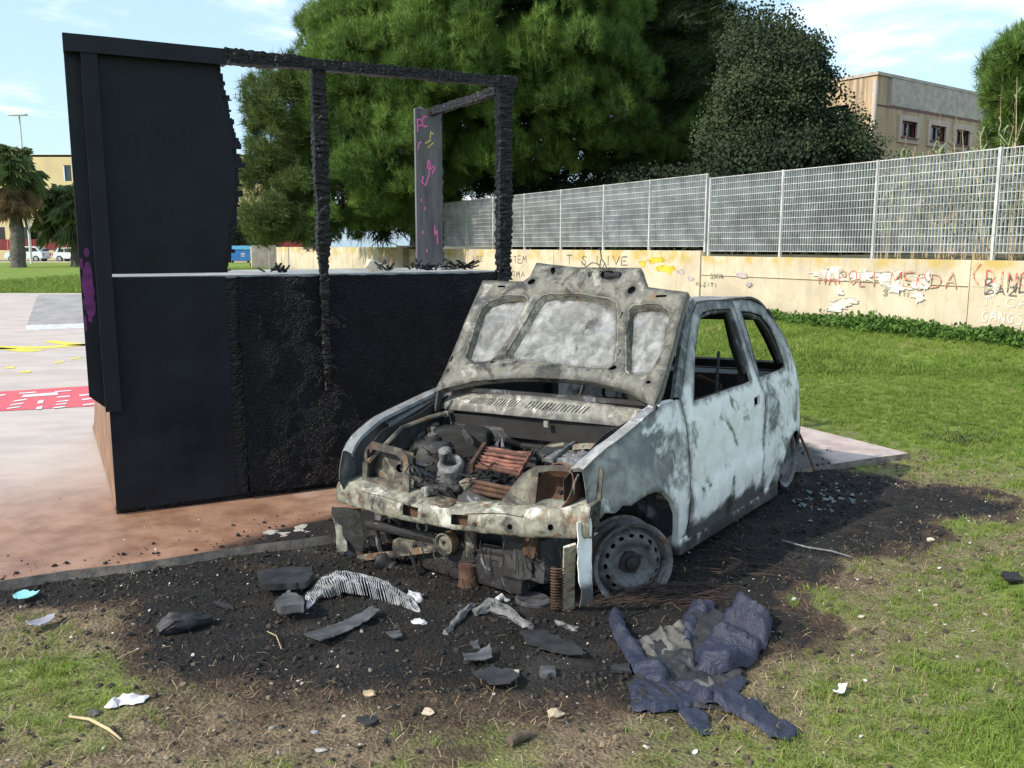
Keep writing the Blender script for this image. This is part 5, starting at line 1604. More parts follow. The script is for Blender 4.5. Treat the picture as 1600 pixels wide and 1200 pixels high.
for sg in (1, -1):
    mf = M_fender if sg > 0 else M_fender_far
    fe = sheet('front_wing', F_OUT if sg > 0 else F_OUT2, [], .035, lambda x, z: (x, sg * (S(x, z) + dent(x, z, 1, .006) + arch_flare(x, z, -.02, .13, .31) + (0.012 * mnoise.noise(Vector((x * 30, 0, 2))) if z < .43 and x > .1 else 0)), z), mf, car, .004, 40)
    # inward flange along the top of the wing and the arch lip
    rd_ = [(.36, .612), (.30, .645), (.212, .68), (.032, .723), (-.173, .766), (-.30, .787), (-.43, .785)]
    if sg < 0: rd_ = F_OUT2[3:10]
    b = B()
    pr = None
    for x, z in dens(rd_[:-1] + [rd_[-1]], .05)[:-6]:
        y = S(x, z)
        r_ = [b.bm.verts.new((x, sg * (y - .002), z - .001)), b.bm.verts.new((x, sg * (y - .022), z + .004)), b.bm.verts.new((x, sg * (y - .060), z - .006)), b.bm.verts.new((x, sg * (y - .066), z - .022))]
        if pr:
            for i in range(3): b.bm.faces.new((pr[i], pr[i + 1], r_[i + 1], r_[i]))
        pr = r_
    thicken(b.bm, .003)
    b.done('wing_flange', mf, fe, 40)
    b = B()
    al = [(-.43, .06)] + F_OUT[15:25]
    pr = None
    for x, z in al:
        y = S(x, z) + .008
        r_ = [b.bm.verts.new((x, sg * y, z)), b.bm.verts.new((x, sg * (y - .03), z - .004))]
        if pr: b.bm.faces.new((pr[0], pr[1], r_[1], r_[0]))
        pr = r_
    thicken(b.bm, .003); b.done('arch_lip', mf, fe, 40)
    dr = sheet('door', D_OUT, [D_WIN, [(-1.375, .612), (-1.465, .622), (-1.468, .675), (-1.378, .665)]], .04,
               lambda x, z: (x, sg * (S(x, z) + dent(x, z, 4, .006) + (.013 * (1 / (1 + math.exp((z - .315 - .03 * (-.5 - x)) / .006))) - .008 * math.exp(-((z - .60) / .012) ** 2))), z), M_door if sg > 0 else M_quarter, car, .016, 40)
    B().box((-1.42, sg * .70, .643), (.10, .02, .07)).done('handle_shade_plate', M_black, dr, None)  # black plate behind the handle opening, painting the shade inside it
    sheet('door_inner', [(-.60, .10), (-1.46, .10), (-1.48, .74), (-.62, .74)], [[(-.75, .3), (-1.2, .3), (-1.25, .6), (-.8, .6)]], .06, lambda x, z: (x, sg * (S(x, z) - .07), z), M_interior, dr, .004)
    B().tube([(x, sg * (S(x, z) - .026), z) for x, z in [(-.66, .77), (-.76, .915), (-.89, 1.06), (-.98, 1.135), (-1.12, 1.155), (-1.36, 1.15), (-1.375, 1.0), (-1.385, .80)]], .014, 6).done('window_channel', M_inner, dr)
    qp = sheet('quarter_panel', Q_OUT, [Q_WIN], .04, lambda x, z: (x, sg * (S(x, z) + dent(x, z, 8, .006) + arch_flare(x, z, -2.11, .12, .25)), z), M_quarter, car, .010, 40)
    B().tube([(x, sg * (S(x, z) - .02), z) for x, z in [(-1.54, .79), (-1.535, 1.12), (-1.65, 1.108), (-1.785, 1.078), (-1.875, 1.005), (-1.935, .895), (-1.97, .80)]], .016, 6).done('window_channel', M_inner, qp)
    B().box((-1.45, sg * .655, .45), (.07, .06, .7)).done('b_pillar_box', M_interior, qp, None)
    b = B().tube([(-1.445, sg * .66, .78), (-1.43, sg * .605, .95), (-1.425, sg * .555, 1.17)], .035, 8); b.done('b_pillar_tube', M_interior, qp)
    sheet('windscreen_pillar', A_OUT, [], .04, lambda x, z: (x, sg * (S(x, z) + .003), z), M_pillar, car, .022, 40)
    b = B().beam((-.46, sg * .685, .058), (-1.84, sg * .685, .045), .07, .085, (0, 0, 1), .012).jitter(.004, 7, 1); b.done('sill', M_quarter, car, 40)
# roof, a little sagged from the heat
def roof_fn(x, y):
    z = 1.222 + .018 * (1 - (y / .59) ** 2) - .05 * math.exp(-((x + 1.45) / .35) ** 2 - (y / .42) ** 2)
    if x < -1.62: z -= .85 * (x + 1.62) ** 2
    if x > -1.0: z -= .9 * (x + 1.0) ** 2 * .5
    return (x, y, z + .006 * mnoise.noise(Vector((x * 5, y * 5, 1))))
sheet('roof', [(-.90, -.575), (-.92, .575), (-1.4, .588), (-1.93, .60), (-1.96, .3), (-1.965, 0), (-1.96, -.3), (-1.93, -.60), (-1.4, -.588), (-.86, -.3), (-.85, 0)][:8] + [(-1.4, -.588)], [], .06, roof_fn, M_roof, car, .012)
B().beam((-.905, -.56, 1.21), (-.905, .56, 1.21), .05, .03).jitter(.004, 5, 2, 2).done('windscreen_header', M_roof, car)
# tailgate
XR = ([.12, .317, .404, .608, .773, .957, 1.09, 1.15], [-2.50, -2.52, -2.50, -2.42, -2.30, -2.12, -1.96, -1.90])
def tail_fn(y, z):
    return (lin(z, *XR) - .09 * (1 - (y / .64) ** 2) * min(1, (1.2 - z) / .4), y, z)
tg = sheet('tailgate', [(-.63, .14), (.63, .14), (.635, .6), (.635, .9), (.625, 1.13), (-.625, 1.13), (-.635, .9), (-.635, .6)], [[(-.52, .765), (.52, .765), (.50, 1.07), (-.50, 1.07)]], .06, tail_fn, M_interior, car, .02)
B().box((-2.30, 0, .45), (.03, 1.1, .52)).done('inner_panel', M_interior, tg, None)
# floor, firewall, interior
sheet('floor_pan', [(-.36, -.66), (-.36, .66), (-2.45, .60), (-2.45, -.60)], [], .12, lambda x, y: (x, y, .075 + .01 * mnoise.noise(Vector((x * 6, y * 6, 0)))), M_interior, car, .004)
fw = sheet('firewall', [(-.62, .09), (.66, .09), (.66, .68), (-.62, .68)], [ell(.33, .42, .05, .05), ell(-.2, .36, .035, .035)], .06, lambda y, z: (-.335 + .012 * mnoise.noise(Vector((y * 6, z * 6, 0))), y, z), M_inner, car, .004)
B().beam((-.5, -.62, .60), (-.5, .62, .60), .05, .05).done('dash_beam', M_interior, car)
B().tube([(-.42, .32, .45), (-.72, .34, .70)], .022, 8).done('steering_column', M_interior, car)
Ms = Matrix.Translation((-.73, .34, .71)) @ Matrix.Rotation(math.radians(-55), 4, 'Y')
B().tube([Ms @ Vector((.18 * math.cos(a), .18 * math.sin(a), 0)) for a in np.linspace(0, 6.283, 24, endpoint=False)], .009, 6, False, True).done('steering_wheel', M_interior, car)
for sy in (-.32, .32):
    st = B()
    for s in (-.2, .2):
        st.tube([(-1.0, sy + s, .16), (-1.38, sy + s, .20), (-1.48, sy + s * .9, .45), (-1.56, sy + s * .7, .70), (-1.58, sy, .74)], .014, 6)
    for z, x in ((.30, -1.43), (.45, -1.48), (.58, -1.52)): st.tube([(x, sy - .19, z), (x, sy + .19, z)], .006, 5)
    for k in range(7): st.tube([(-1.03 - .05 * k, sy - .2, .175), (-1.03 - .05 * k, sy + .2, .175)], .005, 5)
    st.done('seat_frame', M_rust if sy > 0 else M_interior, car)
B().beam((-1.95, -.55, .30), (-1.95, .55, .30), .03, .35).jitter(.008, 6, 1, 3).done('rear_seat_back', M_interior, car)
B().beam((-2.10, -.58, .70), (-2.10, .58, .70), .22, .02).jitter(.006, 6, 4, 3).done('rear_shelf', M_interior, car)
q = cpx(1119, 640, 0, -1.25); q2 = cpx(1123, 549, 0, -1.30)
B().tube([q, (q + q2) / 2 + Vector((.01, 0, 0)), q2], .009, 6).done('seat_rod', M_inner, car)
for px, py in ((1147, 535), (1206, 530)):
    a = cpx(px, py, 1, .50 if px < 1200 else .52)
    B().tube([a + Vector((0, 0, .03)), a + Vector((.01, 0, 0)), a + Vector((.0, 0, -.04)), a + Vector((-.02, 0, -.035)), a + Vector((-.02, 0, -.01))], .006, 5).done('belt_hook', M_black, car)

# scuttle with its slots
def cowl_fn(y, s):
    z0 = .688 + .012 * (1 - (y / .65) ** 2); z1 = .752 + .02 * (1 - (y / .65) ** 2)
    x0 = -.225 - .05 * (y / .65) ** 2
    k = s / .13
    return (x0 - .10 * k, y, z0 + (z1 - z0) * k + (.0 if k > .12 else -.02 * (1 - k / .12)))
slots = []
for y0, y1, n in ((-.405, -.262, 9), (-.235, -.100, 8), (-.03, .30, 17)):
    for k in range(n):
        y = y0 + (y1 - y0) * k / (n - 1)
        slots.append([(y, .034), (y + .0075, .034), (y + .022, .088), (y + .0145, .088)])
sheet('scuttle', [(-.63, 0), (.665, 0), (.665, .13), (-.63, .13)], slots, .03, cowl_fn, M_cowl, car, .003, 40, hh=.02)
B().beam((-.27, -.62, .60), (-.27, .65, .62), .02, .10).jitter(.004, 8, 2, 2).done('scuttle_trough', M_black, car)
for y in (-.52, .12, .55): B().box((-.222, y, .655), (.012, .025, .03)).done('clip_bracket', M_cowl, car, None)

# front panel
ZT = ([-.73, -.665, -.3, .014, .35, .729], [.392, .402, .385, .372, .412, .470]); ZB = ([-.73, -.3, .084, .4, .72], [.285, .283, .288, .306, .338])
def beam_x(y): return .44 - .065 * (abs(y) / .72) ** 2.5
def beam_fn(y, v):
    zt, zb, xf = lin(y, *ZT), lin(y, *ZB), beam_x(y)
    w = .004 * mnoise.noise(Vector((y * 7, v * 9, 1)))
    if v < .10: return (xf - .115 + v * 1.05, y, zt + .018 * (1 - v / .10) + w)
    if v < .22:
        k = (v - .10) / .12
        return (xf + .008 * math.sin(k * 3.1) + w + (.012 * k), y, zt + (zb - zt) * k)
    return (xf + .012 - (v - .22) * .8 + w, y, zb - .002)
bh = []
for y in (-.62, -.53, -.38, -.10, .19, .37, .56): bh.append(ell(y, .165 + (.01 if y > 0 else 0), .013, .014, 10))
for y in (-.185, .105): bh.append([(y - .048, .128), (y + .048, .128), (y + .048, .188), (y - .048, .188)])
fp = sheet('front_panel', [(-.735, 0.03), (-.60, 0), (.70, 0), (.725, .02), (.725, .25), (-.745, .25)], bh, .022, beam_fn, M_beam, car, .004, 40, hh=.012)
for y in (-.185, .105):
    B().box((beam_x(y) - .03, y, lin(y, *ZT) - .05), (.01, .12, .08)).done('hole_backing', M_rust, fp, None)
for y, w in ((-.36, .17), (.28, .15)):
    pts = [beam_fn(yy, vv) for yy, vv in ((y - w, .118), (y - w * .4, .112), (y, .108), (y + w * .5, .112), (y + w, .125))]
    B().tube([Vector(p) + Vector((.004, 0, 0)) for p in pts], .005, 6).done('pressed_rib', M_beam, fp)
# lamp housings
hl = sheet('lamp_housing', [(-.60, .385), (-.615, .50), (-.60, .56), (-.555, .597), (-.35, .588), (-.295, .56), (-.268, .50), (-.258, .385)], [[(-.565, .425), (-.575, .52), (-.545, .560), (-.37, .555), (-.32, .53), (-.305, .425)]], .03,
           lambda y, z: (beam_x(y) - .055 - (z - .385) * .22, y, z), M_rusty, car, .012, 40)
sheet('lamp_back_plate', [(-.585, .40), (-.585, .56), (-.32, .56), (-.29, .40)], [ell(-.40, .475, .026, .020, 12)], .03, lambda y, z: (beam_x(y) - .12 - (z - .385) * .25 + .008 * mnoise.noise(Vector((y * 12, z * 12, 0))), y, z), M_rusty, hl, .004, 40)
B().box((beam_x(-.4) - .19, -.40, .475), (.01, .12, .10)).done('lamp_recess', M_black, hl, None)
hr = sheet('lamp_housing', [(.215, .37), (.27, .42), (.325, .50), (.37, .555), (.43, .592), (.52, .603), (.70, .618), (.728, .60), (.728, .40), (.72, .37)], [[(.445, .425), (.445, .565), (.50, .578), (.64, .585), (.685, .555), (.685, .455), (.65, .425)]], .03,
           lambda y, z: (beam_x(y) - .05 - (z - .385) * .22 + .006 * mnoise.noise(Vector((y * 9, z * 9, 3))), y, z), M_rusty, car, .012, 40)
Mb = Matrix.Translation((.27, .545, .475)) @ Matrix.Rotation(math.radians(62), 4, 'Y') @ Matrix.Rotation(.3, 4, 'X')
B().lathe([(0, -.03), (.07, -.02), (.105, .03), (.115, .075), (.108, .075), (.098, .035), (.06, -.008), (0, -.015)], Mb, 24).jitter(.003, 12, 1).done('reflector_bowl', M_rust, hr, 40)
B().tube([(.35, .63, .50), (.36, .64, .55), (.34, .65, .585)], .005, 5).done('lamp_wire', M_alu, hr)

# inner wings and suspension towers
for sg in (1, -1):
    sheet('inner_wing', [(-.33, .12), (-.31, .33), (-.18, .42), (.0, .45), (.2, .43), (.33, .40), (.33, .55), (.2, .63), (-.33, .74)], [], .05, lambda x, z: (x, sg * (S(x, z) - .125 - .05 * math.exp(-((x + .02) / .16) ** 2)), z), M_inner, car, .004)
    Mt = Matrix.Translation((-.03, sg * .45, .50))
    tw = B().lathe([(.135, -.16), (.135, -.05), (.12, .02), (.10, .05), (.045, .055), (.045, .075), (0, .075)], Mt, 24).jitter(.003, 9, sg).done('suspension_tower', M_inner, car, 40)
    B().lathe([(.03, .07), (.03, .09), (.012, .092), (.012, .12), (0, .12)], Mt, 12).done('strut_nut', M_alu, tw)
B().tube([(.33, -.56, .50), (.10, -.545, .63), (-.1, -.53, .655), (-.28, -.52, .66)], .012, 6).done('brake_pipe', M_rusty, car)

# engine and everything in the bay
def lump(name, c, d, mat, amt=.012, sc=9, seed=0, rot=None, cuts=4, bev=.02):
    b = B().box((0, 0, 0), d, None, bev)
    bmesh.ops.triangulate(b.bm, faces=b.bm.faces[:])
    bmesh.ops.subdivide_edges(b.bm, edges=[e for e in b.bm.edges if e.calc_length() > .03], cuts=2)
    for v in b.bm.verts:
        v.co += mnoise.noise_vector(v.co * sc + Vector((seed, seed, 1))) * amt + mnoise.noise_vector(v.co * sc * 3 + Vector((seed, 2, 1))) * amt * .45
    T = Matrix.Translation(Vector(c)) @ (rot or Matrix.Identity(4))
    for v in b.bm.verts: v.co = T @ v.co
    return b.done(name, mat, car, 50)
RY = lambda a: Matrix.Rotation(math.radians(a), 4, 'Y')
RZm = lambda a: Matrix.Rotation(math.radians(a), 4, 'Z')
RX = lambda a: Matrix.Rotation(math.radians(a), 4, 'X')
eng = lump('engine_block', (.04, -.14, .28), (.36, .62, .30), M_engine, .02, 7, 1)
lump('gearbox', (.06, .30, .20), (.28, .26, .20), M_engine, .02, 6, 2)
lump('air_filter_remains', (-.16, -.36, .53), (.22, .30, .14), M_black, .03, 10, 3, RZm(20))
lump('charred_battery', (-.14, .30, .52), (.20, .26, .09), M_engine, .02, 12, 4, RY(6))
lump('heater_housing', (-.28, -.30, .50), (.06, .34, .22), M_inner, .015, 9, 5)
lump('ash_heap', (-.06, .12, .50), (.14, .16, .06), M_black, .03, 18, 6)
lump('melted_ash_crust', (.03, .40, .565), (.14, .20, .02), M_alu, .012, 20, 7, RY(8))
lump('bent_plate', (-.10, .50, .60), (.16, .22, .012), M_rusty, .012, 9, 8, RY(-12) @ RX(8))
lump('relay_box', (-.24, .52, .62), (.07, .10, .06), M_rusty, .008, 16, 9)
Mr = Matrix.Translation((-.12, .60, .635)); B().lathe([(0, 0), (.045, 0), (.045, .018), (.035, .03), (0, .03)], Mr, 16).done('reservoir_cap', M_inner, car)
# copper coil of the heater lying in the bay
coil = bpy.data.objects.new('tube_coil', None); coil.empty_display_size = .05; link(coil, car)
ca, cb, cc_, cd_ = cpx(738, 728, 2, .53), cpx(756, 700, 2, .55), cpx(832, 708, 2, .55), cpx(812, 742, 2, .53)
coil.location = ca
for k in range(7):
    t = k / 6
    a, c = ca.lerp(cb, t) - ca, cd_.lerp(cc_, t) - ca
    B().tube([a, a.lerp(c, .3) + Vector((random.gauss(0, .004), 0, random.gauss(0, .004))), a.lerp(c, .65) + Vector((random.gauss(0, .004), 0, random.gauss(-.003, .004))), c], .0095, 8).done('tube', M_copper if k not in (0, 5) else M_rust, coil)
B().beam(Vector((0, 0, 0)) - (cb - ca) * .1, (cb - ca) * 1.08, .016, .045).done('end_plate', M_rust, coil)
B().beam((cd_ - ca) - (cb - ca) * .06 + Vector((0, 0, .012)), (cc_ - ca) * 1.0 + (cb - ca) * .08 + Vector((0, 0, .012)), .008, .014).done('end_plate', M_copper, coil)
for k in range(3):
    B().tube([Vector((.06, 0, -.05 - .022 * k)) + (cd_ - ca) * .2, Vector((.06, 0, -.05 - .022 * k)) + (cd_ - ca) * 1.02], .010, 8).done('tube', M_rust, coil)
# carburettor body, alternator, distributor
q = cpx(705, 735, 2, .50)
Mq = Matrix.Translation(q) @ RY(25) @ RX(-15)
cb_ = B().lathe([(.0, -.08), (.065, -.08), (.07, -.02), (.06, .0), (.062, .04), (.05, .055), (.036, .055), (.034, .01), (0, .005)], Mq, 20).jitter(.008, 16, 2).done('carburettor', M_alu, car, 45)
B().lathe([(0, 0), (.03, 0), (.03, .05), (.018, .06), (0, .06)], Mq @ Matrix.Translation((-.03, -.05, .03)), 12).jitter(.006, 20, 3).done('float_chamber', M_alu, cb_, 45)
q = cpx(652, 750, 2, .40)
Ma = Matrix.Translation(q) @ RY(70) @ RX(30)
al_ = B().lathe([(0, -.07), (.05, -.07), (.075, -.05), (.078, .03), (.06, .06), (.02, .065), (0, .065)], Ma, 20).jitter(.005, 12, 4).done('alternator', M_alu, car, 45)
for k in range(10):
    a = k * .628
    B().beam(Ma @ Vector((.079 * math.cos(a), .079 * math.sin(a), -.045)), Ma @ Vector((.079 * math.cos(a), .079 * math.sin(a), .03)), .006, .012).done('cooling_fin', M_alu, al_, None)
q = cpx(612, 745, 2, .40); lump('starter_housing', q, (.14, .12, .10), M_engine, .012, 12, 11)
q = cpx(748, 775, 2, .40)
B().lathe([(0, -.05), (.085, -.05), (.10, 0), (.095, .035), (.05, .055), (0, .058)], Matrix.Translation(q) @ RY(40) @ RX(-10), 10).jitter(.006, 10, 5).done('brake_servo', M_engine, car, 25)
q = cpx(800, 770, 2, .40); lump('fused_wiring_lump', q, (.12, .12, .08), M_black, .025, 18, 12)
q = cpx(690, 790, 2, .36); lump('thermostat_housing', q, (.12, .16, .07), M_rusty, .018, 14, 13)
# pipes, hoses and burnt wires
hoses = [([(660, 660), (690, 650), (720, 668), (735, 690)], .60, .018, M_inner, 'hose'), ([(770, 690), (790, 688), (815, 696), (850, 700)], .53, .016, M_black, 'hose'), ([(776, 695), (783, 684), (786, 700)], .56, .010, M_alu, 'hose'), ([(850, 700), (880, 695), (905, 700), (925, 685)], .56, .012, M_rusty, 'pipe'),
         ([(860, 720), (885, 700), (905, 688)], .57, .012, M_alu, 'pipe'), ([(640, 705), (680, 695), (700, 715)], .52, .010, M_black, 'hose'), ([(610, 720), (640, 740), (670, 760), (700, 765)], .45, .014, M_inner, 'hose')]
for pts, z, r_, mt, nm in hoses:
    B().tube([cpx(px, py, 2, z + .02 * math.sin(i * 2)) for i, (px, py) in enumerate(pts)], r_, 7).done(nm, mt, car)
b = B()
for k in range(150):
    px, py = random.uniform(640, 880), random.uniform(668, 755)
    if py > 735 and px > 780: continue
    p = cpx(px, py, 2, random.uniform(.42, .52))
    P = [p]
    for j in range(4): P.append(P[-1] + Vector((random.gauss(0, .03), random.gauss(0, .035), random.gauss(0, .02))))
    b.tube(P, random.choice((.002, .003, .0045)), 4, False)
b.done('burnt_wires', M_black, car, 60)['kind'] = 'stuff'
b = B()
for k in range(160):
    p = Vector((random.uniform(-.3, .28), random.uniform(-.5, .55), .40 + random.uniform(0, .10)))
    s = random.uniform(.008, .03)
    b.box(p, (s, s * random.uniform(.4, 1), s * .5), Matrix.Rotation(random.uniform(0, 3), 3, Vector((random.random(), random.random(), 1)).normalized()))
b.jitter(.004, 40, 1)
b.done('charred_crumbs', M_engine, car, None)['kind'] = 'stuff'
for k, (px, py, z, sx, sy, mt) in enumerate([(672, 668, .58, .10, .05, M_rusty), (690, 655, .60, .16, .03, M_inner), (720, 672, .57, .08, .06, M_engine), (640, 680, .55, .09, .06, M_inner), (770, 705, .52, .06, .04, M_engine), (845, 712, .53, .10, .06, M_engine), (868, 706, .54, .08, .05, M_alu),
        (735, 755, .46, .09, .05, M_rusty), (715, 762, .44, .07, .05, M_engine), (670, 765, .42, .08, .06, M_alu), (780, 750, .45, .08, .05, M_engine), (925, 668, .60, .10, .06, M_rusty), (890, 672, .57, .08, .08, M_engine), (632, 760, .40, .07, .05, M_black), (700, 700, .52, .07, .06, M_black)]):
    lump('burnt_fitting', cpx(px, py, 2, z), (sx, sy, .035), mt, .016, 20, 40 + k, RZm(k * 47) @ RY(20 * math.sin(k * 2.1)), 3, .006)
# seen below the front panel
def at_x(px, py, x): return cpx(px, py, 0, x)
lump('sump', at_x(760, 870, .18), (.30, .62, .15), M_engine, .018, 6, 21)
lump('bell_housing', at_x(838, 862, .22), (.22, .24, .20), M_inner, .02, 8, 22)
lump('front_crossmember', at_x(700, 845, .30), (.05, 1.05, .05), M_engine, .01, 6, 23)
lump('engine_mount', at_x(828, 852, .34), (.04, .08, .12), M_rust, .012, 14, 24)
lump('mount_plate', at_x(735, 850, .34), (.02, .055, .16), M_rusty, .004, 8, 25)
q = at_x(732, 898, .33)
B().lathe([(0, -.055), (.046, -.055), (.05, -.045), (.046, -.04), (.046, .05), (.03, .055), (0, .055)], Matrix.Translation(q), 20).done('oil_filter', M_rust, car, 40)
q = at_x(697, 849, .36)
Mp = Matrix.Translation(q) @ RY(90) @ RX(0)
pu_ = B().lathe([(0, .0), (.012, .0), (.014, .012), (.03, .012), (.04, .004), (.044, .014), (.046, .02), (.052, .02), (.053, -.03), (0, -.03)], Mp, 28).done('pulley', M_rusty, car, 40)
q = at_x(613, 845, .28)
B().tube([q + Vector((.0, .10 * math.cos(a) * 1.0, .12 * math.sin(a))) for a in np.linspace(0, 6.28, 28, endpoint=False)], .012, 6, False, True).done('fan_ring', M_inner, car)
q = at_x(660, 822, .30); B().tube([q + Vector((0, .03 * math.cos(a), .03 * math.sin(a))) for a in np.linspace(0, 6.28, 16, endpoint=False)], .007, 6, False, True).done('hose_clip', M_rusty, car)
q = at_x(640, 850, .28); lump('water_pump', q, (.10, .14, .07), M_rusty, .012, 12, 26)
q = at_x(603, 880, .36)
Mk = Matrix.Translation(q) @ RX(55) @ RY(15)
B().lathe([(0, -.12)] + [(.034 + (.006 if k % 2 else 0), -.12 + k * .016) for k in range(8)] + [(.052, .01), (.054, .03), (.04, .034), (.035, .045), (.018, .046), (.016, .06), (0, .06)], Mk, 20).done('gaiter', M_inner, car, 40)
a, c = at_x(560, 872, .36), at_x(682, 857, .36)
B().beam(a, c, .012, .03).done('cross_strut', M_rusty, car)
B().beam(at_x(640, 858, .36), at_x(655, 905, .38), .012, .012).done('stay_rod', M_inner, car)
B().beam(at_x(655, 912, .34), at_x(690, 915, .36), .02, .02).done('lower_link', M_rusty, car)
b = B()
for k in range(46):
    px, py = random.uniform(615, 885), random.uniform(825, 905)
    p = cpx(px, py, 0, random.uniform(.33, .42)); P = [p]
    for j in range(3): P.append(P[-1] + Vector((random.gauss(0, .01), random.gauss(0, .02), random.gauss(-.025, .025))))
    b.tube(P, random.choice((.0018, .003)), 4, False)
b.done('hanging_wires', M_engine, car, 60)['kind'] = 'stuff'
# torn remains at both front corners
def strip(name, pts, w, fn_mat, curl=0.0, seed=0, thick=.004):
    b = B(); pr = None
    for i, (p, wd) in enumerate(zip(pts, w)):
        p = Vector(p); n = mnoise.noise_vector(p * 9 + Vector((seed, 0, 0))) * .012
        r_ = [b.bm.verts.new(p + Vector((wd[0] * k / 4, wd[1] * k / 4, 0)) + n + mnoise.noise_vector(Vector((i * .9, k * 1.3, seed))) * .010) for k in range(-2, 3)]
        if pr:
            for k in range(4): b.bm.faces.new((pr[k], pr[k + 1], r_[k + 1], r_[k]))
        pr = r_
    thicken(b.bm, thick)
    return b.done(name, fn_mat, car, 50)
L0 = [at_x(543 + k * .8, 793 + k * 9.2, .35 - .002 * k) for k in range(9)]
strip('torn_wing_corner', L0, [(-.06, .15 - .006 * k) for k in range(9)], M_inner, 0, 2)
strip('curled_metal_edge', [at_x(524 + (k > 5) * 3 + k * 1.2, 792 + k * 8.7, .37) for k in range(9)], [(-.02, .03) if k < 6 else (-.03, .05) for k in range(9)], M_beam, 0, 4)
strip('torn_wing_strip', [cpx(914 + .5 * math.sin(k), 815 + k * 13, 1, .70) for k in range(11)], [(.085 - .003 * k, -.02) for k in range(11)], M_door, 0, 6)

# wheels
def wheel(name, M, label=None):
    w = bpy.data.objects.new(name, None); w.empty_display_size = .1; link(w, car); w.matrix_local = M
    if label: w['label'] = label
    # local z = outward axis
    hs = [ell(.121 * math.cos(a), .121 * math.sin(a), .0085, .0125, 10, a) for a in np.linspace(0, 2 * math.pi, 16, endpoint=False)]
    def disc(u, v):
        r = math.hypot(u, v)
        z = lin(r, [0, .03, .05, .075, .09, .108, .135, .150], [-.010, -.012, -.016, -.012, .012, .016, .004, -.022])
        return (u, v, z)
    dsc = sheet('wheel_disc', ell(0, 0, .150, .150, 48), hs, .014, disc, M_rimm, w, .004, 50, hh=.006)
    B().lathe([(.148, -.03), (.150, -.012), (.157, .0), (.160, .022), (.172, .030), (.180, .033), (.182, .027), (.174, .022), (.166, .012), (.163, -.006), (.150, -.03), (.150, -.075), (.166, -.09), (.168, -.105), (.180, -.110), (.180, -.118), (.162, -.113), (.158, -.095), (.142, -.078), (.142, -.034), (.148, -.03)], None, 56).jitter(.0015, 12, 1).done('rim', M_rimm, w, 45)
    hb = B().lathe([(.048, -.02), (.046, -.002), (.030, .0), (.026, .016), (.016, .020), (0, .021)], None, 24).done('hub', M_engine, w, 40)
    for k in range(4):
        a = k * math.pi / 2 + .4
        B().lathe([(.007, -.014), (.007, -.004), (0, -.003)], Matrix.Translation((.049 * math.cos(a), .049 * math.sin(a), 0)), 6).done('wheel_bolt', M_inner, hb, 30)
    B().lathe([(0, -.05), (.118, -.05), (.118, -.10), (0, -.10)], None, 32).done('brake_drum', M_rust, w, 40)
    return w
def wheel_M(x, y, z, steer, sg):
    n = Vector((math.sin(-steer), sg * math.cos(steer), .03)).normalized()
    up = Vector((0, 0, 1)); xx = up.cross(n).normalized(); yy = n.cross(xx)
    M = Matrix((xx, yy, n)).transposed().to_4x4(); M.translation = Vector((x, y, z))
    return M
fwc = cpx(986, 879, 1, .66)
st_ = math.radians(-38)
M1 = wheel_M(fwc.x, .645, fwc.z, 0, 1)
n_ = Vector((math.sin(math.radians(38)), math.cos(math.radians(38)), .02)).normalized()
xx = Vector((0, 0, 1)).cross(n_).normalized(); yy = n_.cross(xx)
M1 = Matrix((xx, yy, n_)).transposed().to_4x4() @ Matrix.Scale(1.06, 4); M1.translation = fwc
wheel('wheel', M1, 'bare scorched front wheel rim turned towards the viewer')
n_ = Vector((-math.sin(math.radians(32)), -math.cos(math.radians(32)), 0)); xx = Vector((0, 0, 1)).cross(n_).normalized(); yy = n_.cross(xx)
M2 = Matrix((xx, yy, n_)).transposed().to_4x4(); M2.translation = Vector((0.0, -.61, .165))
wheel('wheel', M2)
wheel('wheel', wheel_M(-2.10, .655, .175, 0, 1))
wheel('wheel', wheel_M(-2.10, -.635, .205, 0, -1))
for x in (-2.1,):
    B().tube([(x, -.55, .19), (x, .55, .17)], .028, 8).done('rear_axle', M_rust, car)
sheet('arch_liner', [(-.42, .05), (-.42, .25), (-.3, .40), (0, .44), (.25, .40), (.34, .3), (.34, .1)], [], .06, lambda x, z: (x, .40 + .02 * mnoise.noise(Vector((x * 7, z * 7, 0))), z), M_interior, car, .004)

# bonnet, inner side towards the viewer
HA = math.radians(50); H0 = Vector((-.27, 0, .79)); HV = Vector((-math.cos(HA), 0, math.sin(HA))); HN = Vector((math.sin(HA), 0, math.cos(HA)))
def huv(px, py):
    d = MCARI.to_3x3() @ ray(px, py)
    q = CL + d * ((H0 - CL).dot(HN) / d.dot(HN))
    return (q.y, (q - H0).dot(HV))
def hxyz(u, v, k=0.0):
    bow = -.035 * (1 - (u / .66) ** 2) * (1 - min(1, abs(v - .35) / .6))
    return H0 + Vector((0, u, 0)) + HV * v + HN * (bow + k)
HO = [huv(*p) for p in [(680, 617), (700, 575), (730, 502), (757, 441), (790, 441), (818, 441), (829, 434), (840, 413), (870, 416), (905, 420), (955, 420), (1003, 421), (1007, 435), (1013, 450), (1045, 456), (1077, 460), (1066, 500), (1050, 560), (1036, 612), (1023, 641), (1010, 629), (980, 612), (930, 598), (880, 592), (840, 590), (800, 591), (742, 597), (695, 610)]]
